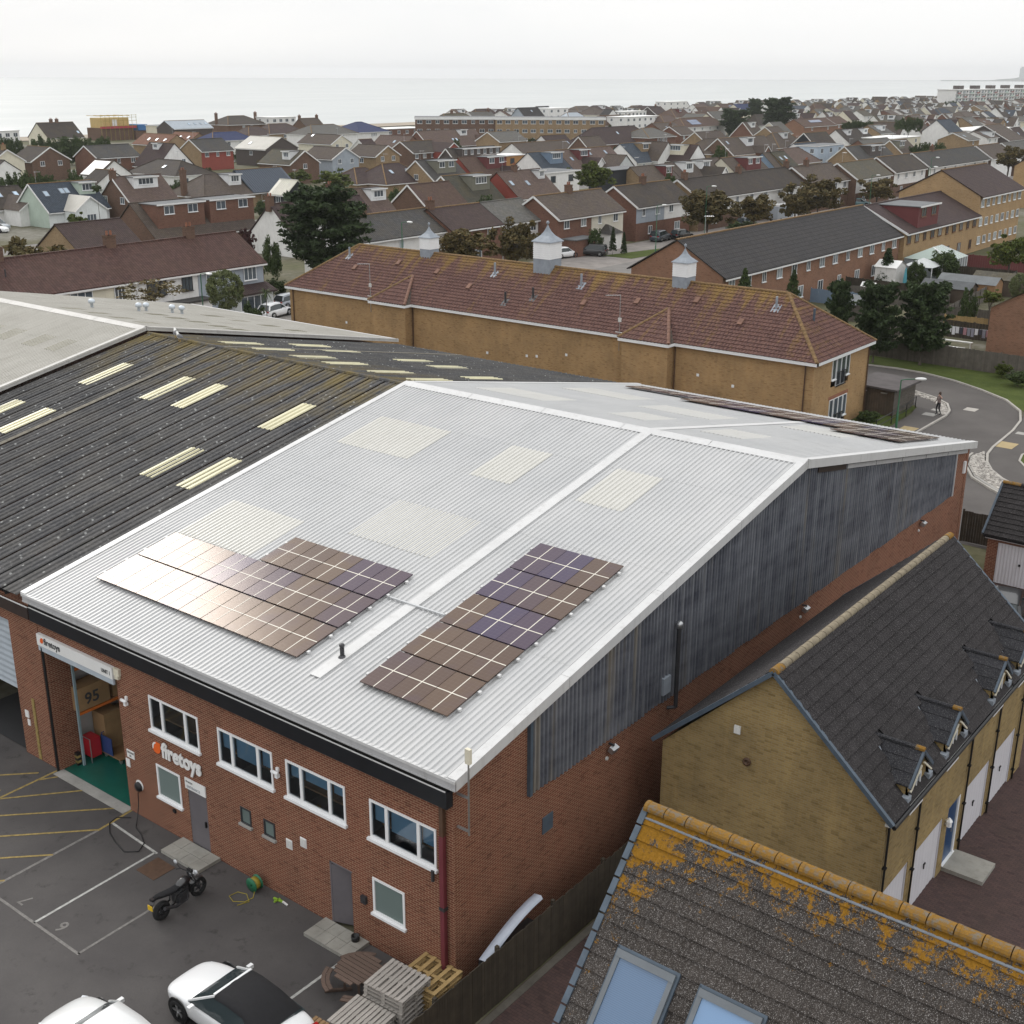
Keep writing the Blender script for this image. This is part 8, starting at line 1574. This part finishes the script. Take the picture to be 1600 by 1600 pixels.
# distant headland with a tower block across the bay
paint('hill_far', (.16, .17, .16), .95, .15, .001)
q = MB(); rows = []
d_ = lambda px, D: Vector((18, -21, 0))+Vector((math.sin(YAW+math.atan((px-800)/1941.3*.985)), math.cos(YAW+math.atan((px-800)/1941.3*.985)), 0))*D
for i in range(60):
    px = 1440+i*8; e = max(0, (px-1515)/60); h_ = 4+(26*min(1, e)+22*min(1, max(0, (px-1590)/80)))*(1+.2*math.sin(i*1.3)+.12*math.sin(i*2.9)); a = d_(px, 8600); c2 = d_(px, 9400); rows.append([(a.x, a.y, -2), (a.x*.5+c2.x*.5, a.y*.5+c2.y*.5, h_), (c2.x, c2.y, -2)])
q.grid(rows); struct(q.build('headland', 'hill_far', None, True))
a = d_(1562, 8700); t = thing('tower_block', 'pale tower block on the distant headland', 'tower block', (a.x, a.y, 0)); q = MB(); q.box(-16, 16, -16, 16, 0, 78); q.build('shaft', 'palegrey', t, local=True); q = MB(); q.box(-10, 10, -10, 10, 78, 84); q.build('plant_room', 'palegrey', t, local=True)

# more houses filling the far right streets
rg = random.Random(99); taken = [(h[2], h[3]) for h in HOUSES]; nfar = 0; cols_ = [('brown', 'brickred'), ('redbrown', 'white'), ('plum', 'cream'), ('mossgrey', 'white'), ('grey', 'bricktan'), ('dbrown', 'white'), ('brown', 'white'), ('slate', 'white'), ('grey', 'cream'), ('dbrown', 'bricktan')]
names_ = {'brown': 'brown', 'redbrown': 'red-brown', 'plum': 'plum', 'mossgrey': 'mossy grey', 'grey': 'grey', 'dbrown': 'dark brown', 'slate': 'slate blue'}; wn_ = {'brickred': 'red brick', 'white': 'white', 'cream': 'cream', 'bricktan': 'tan brick', 'brickorange': 'orange brick'}
for xr in (-127, -168, -212, -256, -300, -342, -385, -418):
    y = 300 if xr > -200 else (380 if xr > -280 else 470)
    while y < 1500:
        y += rg.uniform(17, 24); vx = (xr-18)/(y+21)
        if vx > -.27 or vx < -1.05: continue
        if any(abs(xr-q[0]) < 20 and -17 < y-q[1] < 30 for q in taken): continue
        if -345 < xr < -320 and y > 960: continue
        rf, wl = rg.choice(cols_); X_ = rg.random() < .35; dm = [(.5, 3.2, 1.9, 'whiteclad', 1)] if rg.random() < .4 else []
        kd = 'h' if rg.random() < .25 and not X_ else 'g'; sk = [(.3, .5)] if rg.random() < .3 else []
        house('far %s %s house with %s roof%s%s, %s' % (wn_[wl], 'hipped' if kd == 'h' else 'gabled', names_[rf], ' and white dormer' if dm else '', ' and skylight' if sk else '', 'shore streets' if xr < -330 else 'middle streets' if xr < -230 else 'nearer streets'), 'X' if X_ else 'Y', xr+(5 if X_ else 0), y, rg.uniform(9, 13), rg.uniform(6.6, 8.0), rg.choice((2.8, 3.2, 4.8)), rg.uniform(4.4, 5.4), rf, wl, dict(d=dm, barge=rg.random() < .5, wx=2 if rg.random() < .5 else 1, s=sk, kind=kd)); nfar += 1
house('pale blue gabled house with white skirt in the far streets', 'Y', -175, 640, 12, 8.4, 3.2, 6, 'grey', 'paleblue', dict(barge=0)); house('white pointed gable house with arched window behind the shop roofs', 'Y', -150, 445, 14, 9.2, 5.2, 5, 'slate', 'white', dict(barge=0, gx=2)); house('wide plum boarded gable house with two white windows', 'Y', -128, 430, 18, 8.4, 3.6, 9, 'brown', 'darkclad', dict(wy=2)); house('long pale flat shop roof behind the plum gable', 'F', -142, 470, 46, 4.8, 4.8, 8, 'membrane', 'white', dict(wx=4)); house('white marquee-like flat shop left of the long shop roof', 'F', -150, 405, 26, 4.0, 4.0, 6, 'membrane', 'cream', dict(wx=3))

# ---------------- lamp posts ----------------
paint('lamp_green', (.03, .12, .06), .5); paint('lamp_glass', (.72, .73, .72), .3)
lm = {}
def lamp(label, x, y, h, dx=.9, dy=0):
    t = thing('street_lamp', label, 'street lamp', (x, y, 0), 0, 'street lamps'); b = MB(); b.tube([(0, 0, 0), (0, 0, 1.2), (0, 0, 1.25), (0, 0, h)], [.09, .09, .055, .045], 8); b.tube([(0, 0, h), (dx*.4, dy*.4, h+.08), (dx, dy, h+.1)], .035, 6); b.build('pole', 'lamp_green', t, True, local=True)
    b = MB(); L_ = math.hypot(dx, dy); ux, uy = dx/L_, dy/L_; rows = []
    for s_, r_ in ((-.1, .06), (.05, .14), (.35, .17), (.6, .13), (.7, .04)): rows.append([(dx+ux*s_-uy*r_*math.cos(a), dy+uy*s_+ux*r_*math.cos(a), h+.12+r_*.7*math.sin(a)) for a in [2*math.pi*j/8 for j in range(8)]])
    b.grid(rows, 0, True); b.build('lamp_head', 'lamp_glass', t, True, local=True)
for a in (('green street lamp before the dark grey end terrace', -76, 80.4, 8.9), ('green street lamp beside the round clipped tree', -73, 50.5, 7.1), ('street lamp rising from the full autumn tree', -76, 147.2, 8.5), ('street lamp before the grey clad semi', -76, 133.3, 6.8), ('street lamp before the long two-tone terrace', -76, 239.6, 8.4), ('street lamp behind the three storey block gable', -62, 200, 9.2), ('street lamp before the mossy roofed terrace', -76, 209.4, 6.6)): lamp(*a)
lamp('leaning green street lamp on the bank by the bin store', -13.2, 64.5, 3.6, .9, .55)

# ---------------- bin store, railings, person ----------------
paint('shed_brown', (.10, .075, .055), .9, .3, 2, objr=.5); paint('shed_felt', (.085, .075, .075), .9, .3, 1)
bs = thing('bin_store', 'dark timber bin store with sloping felt roof beside the flats', 'shed', (-16.1, 69.5, 0)); DX, DY = 3.55, -6.1
for i in range(15): q = MB(); q.box(-17.65+i*.2+.005, -17.45+i*.2-.005, 67.4, 67.44, .05, 2.05); q.build('board', 'shed_brown', bs)
for i in range(11): q = MB(); q.box(-14.69, -14.65, 67.4, 71.7, .1+i*.17, .25+i*.17); q.build('side_board', 'fence_grey', bs)
q = MB(); q.box(-17.65, -14.75, 67.5, 71.6, 0, 1.9); q.build('carcass', 'shed_brown', bs); q = MB(); q.face([(-17.95, 67.1, 2.25), (-14.35, 67.1, 2.15), (-14.35, 72, 2.05), (-17.95, 72, 2.2)]); q.face([(-17.95, 67.1, 2.1), (-14.35, 67.1, 2.0), (-14.35, 67.1, 2.15), (-17.95, 67.1, 2.25)]); q.face([(-14.35, 67.1, 2.0), (-14.35, 72, 1.9), (-14.35, 72, 2.05), (-14.35, 67.1, 2.15)]); q.build('roof', 'shed_felt', bs)
for x in (-17.3, -15.7): q = MB(); q.box(x, x+.5, 67.37, 67.4, 1.7, 1.78); q.build('hinge', 'steel', bs)
rl = thing('railing', 'black metal railing stepping down the bank beside the bin store', 'railing', (-14, 66, 0)); pts = [(-13.85, 62.3), (-13.9, 65.3), (-13.95, 68.3), (-14.3, 71.1)]
for x, y in pts: q = MB(); q.tube([(x, y, 0), (x, y, 1.0)], .035, 6); q.build('post', 'black_plastic', rl)
for z in (.95, .5): q = MB(); q.tube([(x, y, z) for x, y in pts], .03, 6); q.build('rail', 'black_plastic', rl)
for i, (x, y, w, h, mt) in enumerate(((-10.8, 73.4, .9, 1.0, 'kerb'), (-12.7, 69.8, .9, .9, 'concrete'), (-12.8, 71.4, .6, .6, 'concrete'), (-5.5, 68.6, .9, .7, 'concrete'))): q = MB(); zz = .016 if i == 0 else .065 if i < 3 else .085; q.box(x-w/2, x+w/2, y-h/2, y+h/2, zz-.01, zz+.006); struct(q.build('manhole_cover', mt))
paint('tactile', (.36, .28, .15), .9, .15, 2)
for x, y, w, h, z in ((-5.5, 64.9, 1.2, 1.6, .087), (-12.4, 64.7, 1.1, 1.5, .067)): q = MB(); q.box(x-w/2, x+w/2, y-h/2, y+h/2, z-.01, z+.004); struct(q.build('tactile_paving', 'tactile'))
paint('skin', (.45, .26, .19), .6); paint('trousers', (.015, .015, .018), .8); paint('top_pattern', (.22, .17, .16), .8, .6, 14); paint('hair', (.05, .03, .02), .7)
def person(label, x, y, z, rz):
    J = {'pel': (0, 0, .93), 'sp': (0, .01, 1.15), 'ch': (0, 0, 1.36), 'nk': (0, .01, 1.5), 'hd': (0, .03, 1.60), 'ht': (0, .02, 1.71), 'hl': (.09, 0, .9), 'kl': (.1, .12, .5), 'al': (.1, .02, .09), 'tl': (.1, .18, .04), 'hr': (-.09, 0, .9), 'kr': (-.1, .02, .5), 'ar': (-.1, -.16, .1), 'tr': (-.1, -.02, .04), 'sl': (.17, 0, 1.40), 'el': (.27, -.03, 1.13), 'wl': (.24, .14, .95), 'fl': (.24, .2, .88), 'sr': (-.17, 0, 1.40), 'er': (-.36, .12, 1.36), 'wr': (-.2, .2, 1.55), 'fr': (-.12, .2, 1.62)}
    rad = {'pel': .15, 'sp': .13, 'ch': .15, 'nk': .055, 'hd': .09, 'ht': .075, 'hl': .1, 'kl': .065, 'al': .045, 'tl': .035, 'hr': .1, 'kr': .065, 'ar': .045, 'tr': .035, 'sl': .065, 'el': .045, 'wl': .032, 'fl': .035, 'sr': .065, 'er': .045, 'wr': .032, 'fr': .035}
    E_ = [('pel', 'sp'), ('sp', 'ch'), ('ch', 'nk'), ('nk', 'hd'), ('hd', 'ht'), ('pel', 'hl'), ('hl', 'kl'), ('kl', 'al'), ('al', 'tl'), ('pel', 'hr'), ('hr', 'kr'), ('kr', 'ar'), ('ar', 'tr'), ('ch', 'sl'), ('sl', 'el'), ('el', 'wl'), ('wl', 'fl'), ('ch', 'sr'), ('sr', 'er'), ('er', 'wr'), ('wr', 'fr')]
    ks_ = list(J); me = bpy.data.meshes.new('body'); me.from_pydata([J[k] for k in ks_], [(ks_.index(a), ks_.index(c2)) for a, c2 in E_], [])
    o = bpy.data.objects.new('tmp', me); link(o); o.modifiers.new('k', 'SKIN'); sv_ = me.skin_vertices[0].data
    for i, k in enumerate(ks_): sv_[i].radius = (rad[k], rad[k]*.8); sv_[i].use_root = k == 'pel'
    m_ = o.modifiers.new('s', 'SUBSURF'); m_.levels = m_.render_levels = 2; dg = bpy.context.evaluated_depsgraph_get(); m2 = bpy.data.meshes.new_from_object(o.evaluated_get(dg)); bpy.data.objects.remove(o)
    m2.materials.clear()
    for n_ in ('skin', 'trousers', 'top_pattern'): m2.materials.append(M(n_))
    for p in m2.polygons: c = p.center; p.material_index = 1 if c.z < .95 and abs(c.x) < .21 else (2 if c.z < 1.46 and math.hypot(c.x, 0) < .30 else 0); p.use_smooth = True
    t = thing('person', label, 'person', (x, y, z), rz); inst('body', m2, t)
    b = MB(); rows = [[(.10*s_*math.cos(a), .02-.02+.1*s_*math.sin(a), zz) for a in [2*math.pi*j/10 for j in range(10)]] for s_, zz in ((.95, 1.52), (1.02, 1.6), (1.0, 1.68), (.75, 1.75), (.2, 1.785))]; b.grid(rows, 0, True); b.build('hair', 'hair', t, True, local=True)
person('person walking on the pavement edge in patterned top with one arm raised', -12.15, 70.0, .08, R(150))

# ---------------- gardens at the right ----------------
fence('grey board fence behind the grass verge', (-27, 87.3), (-6, 86.6), 1.85, 'fence_grey', .16, 2.2)
gp = thing('concrete_posts', 'row', 'post') if False else None
for i, (a, c2, h, mt, lab) in enumerate((((-41.2, 119.3), (-28.6, 118.6), 1.8, 'fence_dark', 'dark garden fence behind the closed parasols'), ((-38.8, 113.6), (-27.2, 114.3), 1.8, 'fence_grey', 'grey garden fence before the closed parasols'), ((-41.3, 110.1), (-34, 110.2), 1.6, 'steelblue', 'blue-grey painted garden fence at the terrace back'), ((-27.2, 114.3), (-26.0, 94), 1.7, 'fence_grey', 'garden fence running down towards the laundry'),
        ((-23.5, 102.7), (-17.6, 103.4), 1.7, 'wood_yellow', 'orange-brown garden fence behind the laundry'), ((-22.6, 100.2), (-16.8, 100.1), 1.7, 'fence_dark', 'dark panel fence directly behind the laundry line'), ((-39, 136.5), (-27.0, 137), 1.8, 'fence_dark', 'brown garden fence by the conservatory'), ((-27, 137), (-25, 108), 1.7, 'fence_grey', 'long grey garden fence beside the sheds'), ((-27.0, 107.6), (-18, 108), 1.7, 'fence_grey', 'grey garden fence above the orange-brown one'), ((-40.4, 148), (-27, 148), 1.8, 'maroonclad', 'maroon garden fence below the yellow brick block'))):
    fence(lab, a, c2, h, mt, .3, 2.0)
paint('shed_felt2', (.095, .10, .105), .9, .25, 1); paint('shed_grey', (.15, .16, .165), .85, .2, 1)
def shed(label, x, y, w, d, h, rf, wl, rz=0):
    t = thing('garden_shed', label, 'shed', (x, y, 0), rz, 'garden sheds'); q = MB(); q.box(-w/2, w/2, -d/2, d/2, 0, h); q.face([(w/2, -d/2, h), (w/2, d/2, h), (w/2, 0, h+.6)]); q.face([(-w/2, -d/2, h), (-w/2, d/2, h), (-w/2, 0, h+.6)]); q.build('wall', wl, t, local=True)
    for s_ in (-1, 1): q = MB(); q.face([(-w/2-.15, s_*(d/2+.15), h-.05), (w/2+.15, s_*(d/2+.15), h-.05), (w/2+.15, 0, h+.68), (-w/2-.15, 0, h+.68)]); q.build('roof', rf, t, local=True)
    q = MB(); q.box(w/2, w/2+.03, -.4, .4, .05, 1.75); q.build('door', wl, t, local=True)
shed('low shed with grey felt roof beside the blue parasol', -29.4, 120.6, 5.5, 2.6, 1.7, 'shed_felt2', 'shed_brown'); shed('long shed with pale grey felt roof behind the first shed', -28.4, 124.6, 6.5, 2.8, 1.9, 'shed_grey', 'desk'); shed('shed with mossy felt roof at the end of the gardens', -26.4, 129, 5.5, 2.6, 1.9, 'roof_mossgrey', 'shed_brown'); shed('white summerhouse against the brick terrace wall', -39.3, 128.0, 2.6, 3.2, 2.3, 'roof_membrane', 'white'); shed('grey roofed shed near the small pines', -32.5, 104, 3.0, 4.0, 1.8, 'shed_grey', 'fence_grey'); shed('small wooden playhouse with white roof', -37.2, 116.6, 1.4, 1.4, 1.2, 'roof_membrane', 'wood_yellow')
cv = thing('conservatory', 'glazed conservatory with pale hipped roof at the yellow block', 'conservatory', (-38.0, 139.8, 0)); q = MB(); q.box(-2.8, 2.8, -3.6, 3.6, 0, 2.2); q.build('glazing', 'pane_light', cv, local=True); glass('poly_roof', (.24, .29, .26), .3)
q = MB(); R4 = [(-2.9, -3.7, 2.2), (2.9, -3.7, 2.2), (2.9, 3.7, 2.2), (-2.9, 3.7, 2.2)]; q.face([R4[0], R4[1], (0, -1.5, 3.6)]); q.face([R4[1], R4[2], (0, 1.5, 3.6), (0, -1.5, 3.6)]); q.face([R4[2], R4[3], (0, 1.5, 3.6)]); q.face([R4[3], R4[0], (0, -1.5, 3.6), (0, 1.5, 3.6)]); q.build('roof', 'poly_roof', cv, local=True)
for i in range(9): y = -3.6+i*.9; q = MB(); q.bar((2.9, y, 2.22), (0, max(-1.5, min(1.5, y)), 3.62), .07, .05); q.bar((2.82, y, 0), (2.82, y, 2.2), .08, .08); q.build('glazing_bar', 'upvc', cv, local=True)
paint('parasol_white', (.62, .62, .6), .8); paint('parasol_blue', (.08, .28, .34), .8)
for lab, x, y, mt, h in (('closed white parasol in the back garden', -34.4, 116.8, 'parasol_white', 2.5), ('closed blue-green parasol in the back garden', -34.6, 120.6, 'parasol_blue', 3.4)):
    t = thing('parasol', lab, 'parasol', (x, y, 0)); q = MB(); q.tube([(0, 0, 0), (0, 0, h)], .03, 6); q.build('pole', 'steel', t, local=True); q = MB(); q.lathe([(.22, h*.35), (.26, h*.4), (.2, h*.65), (.1, h*.9), (.01, h)], (0, 0, 0), 8); q.build('canopy', mt, t, local=True)
gz = thing('gazebo', 'pale grey open gazebo roof beside the conservatory', 'gazebo', (-36.6, 131.5, 0)); q = MB()
for a in range(4): p0 = [(-1.9, -1.9), (1.9, -1.9), (1.9, 1.9), (-1.9, 1.9)]; a0, a1_ = p0[a], p0[(a+1) % 4]; q.face([(*a0, 2.2), (*a1_, 2.2), (0, 0, 3.1)])
q.build('roof', 'palegrey', gz, local=True)
for x, y in ((-1.8, -1.8), (1.8, -1.8), (1.8, 1.8), (-1.8, 1.8)): q = MB(); q.bar((x, y, 0), (x, y, 2.2), .08, .08); q.build('post', 'upvc', gz, local=True)
gz2 = thing('gazebo', 'small pointed white marquee in the far streets', 'gazebo', (-128, 405, 0)); q = MB()
for a in range(4): p0 = [(-3, -3), (3, -3), (3, 3), (-3, 3)]; a0, a1_ = p0[a], p0[(a+1) % 4]; q.face([(*a0, 2.6), (*a1_, 2.6), (0, 0, 5)]); q.face([(*a0, 0), (*a1_, 0), (*a1_, 2.6), (*a0, 2.6)])
q.build('canvas', 'parasol_white', gz2, local=True)
wl_ = thing('washing_line', 'washing line strung between two posts in the garden', 'washing line', (-19.2, 97, 0))
for x in (-22.0, -16.5): q = MB(); q.bar((x, 97, 0), (x, 97, 2.0), .08, .08); q.build('post', 'fence_grey', wl_)
q = MB(); q.tube([(-22, 97, 1.75), (-19.2, 97, 1.68), (-16.5, 97, 1.75)], .012, 4); q.build('line', 'steel', wl_)
paint('cloth_white', (.66, .66, .7), .9); paint('cloth_dark', (.05, .05, .07), .9); paint('cloth_pink', (.4, .22, .25), .9); paint('cloth_grey', (.25, .25, .3), .9)
for i in range(15):
    x = -21.8+i*.355; w = .29; h = rnd.uniform(.45, .8); mt = ['cloth_white', 'cloth_pink', 'cloth_white', 'cloth_white', 'cloth_white', 'cloth_dark', 'cloth_pink', 'cloth_grey', 'cloth_grey', 'cloth_white', 'cloth_dark', 'cloth_grey', 'cloth_pink', 'cloth_dark', 'cloth_grey'][i]; rows = []
    for j in range(5): f = j/4; rows.append([(x+w*k/4, 97+.03*math.sin(k*2+i)+.03*f*math.sin(i+k), 1.72-h*f) for k in range(5)])
    q = MB(); q.grid(rows); q.grid([[(a, b_+.012, c) for a, b_, c in r_] for r_ in rows]); tag(q.build('laundry', mt, None, True), {'cloth_white': 'white laundry piece pegged on the garden line', 'cloth_dark': 'dark laundry piece pegged on the garden line', 'cloth_pink': 'pinkish laundry piece pegged on the garden line', 'cloth_grey': 'grey laundry piece pegged on the garden line'}[mt], 'laundry', 'laundry on the line')
for i, (x0, x1, y, z) in enumerate(((-21.2, -18.0, 94.7, .75), (-20.9, -18.2, 93.2, .45))): q = MB(); q.box(x0, x1, y, y+.35, z, z+.08); q.box(x0+.1, x0+.2, y, y+.3, 0, z); q.box(x1-.2, x1-.1, y, y+.3, 0, z); tag(q.build('garden_bench', 'parasol_white'), ['upper white bench below the laundry', 'lower white bench below the laundry'][i], 'bench')
br = thing('brick_house', 'red brick house end at the right picture edge beyond the fence', 'house', (-9, 95, 0)); q = MB(); q.box(-15.6, -4, 91, 101, 0, 4.9); q.face([(-15.6, 91, 4.9), (-4, 91, 4.9), (-9.8, 91, 8.2)]); q.build('wall', 'brickorange', br); q = MB(); q.face([(-15.9, 90.8, 4.75), (-15.9, 101, 4.75), (-9.8, 101, 8.35), (-9.8, 90.8, 8.35)]); q.face([(-3.7, 90.8, 4.75), (-3.7, 101, 4.75), (-9.8, 101, 8.35), (-9.8, 90.8, 8.35)]); q.build('roof', 'roof_dbrown', br)

# ---------------- sea air: thin even haze round the whole place ----------------
hm = bpy.data.materials.new('haze'); hm.use_nodes = True; ht = hm.node_tree; ht.nodes.clear(); ho = ht.nodes.new('ShaderNodeOutputMaterial'); hv = ht.nodes.new('ShaderNodeVolumePrincipled')
hv.inputs['Color'].default_value = (.93, .95, .97, 1); hv.inputs['Density'].default_value = 8e-5; hv.inputs['Anisotropy'].default_value = .3; ht.links.new(hv.outputs[0], ho.inputs['Volume'])
q = MB(); q.box(-11300, 1400, -11400, 11400, -3.2, 92); hz = q.build('haze', 'flash_white'); hz.data.materials.clear(); hz.data.materials.append(hm); stuff(hz)
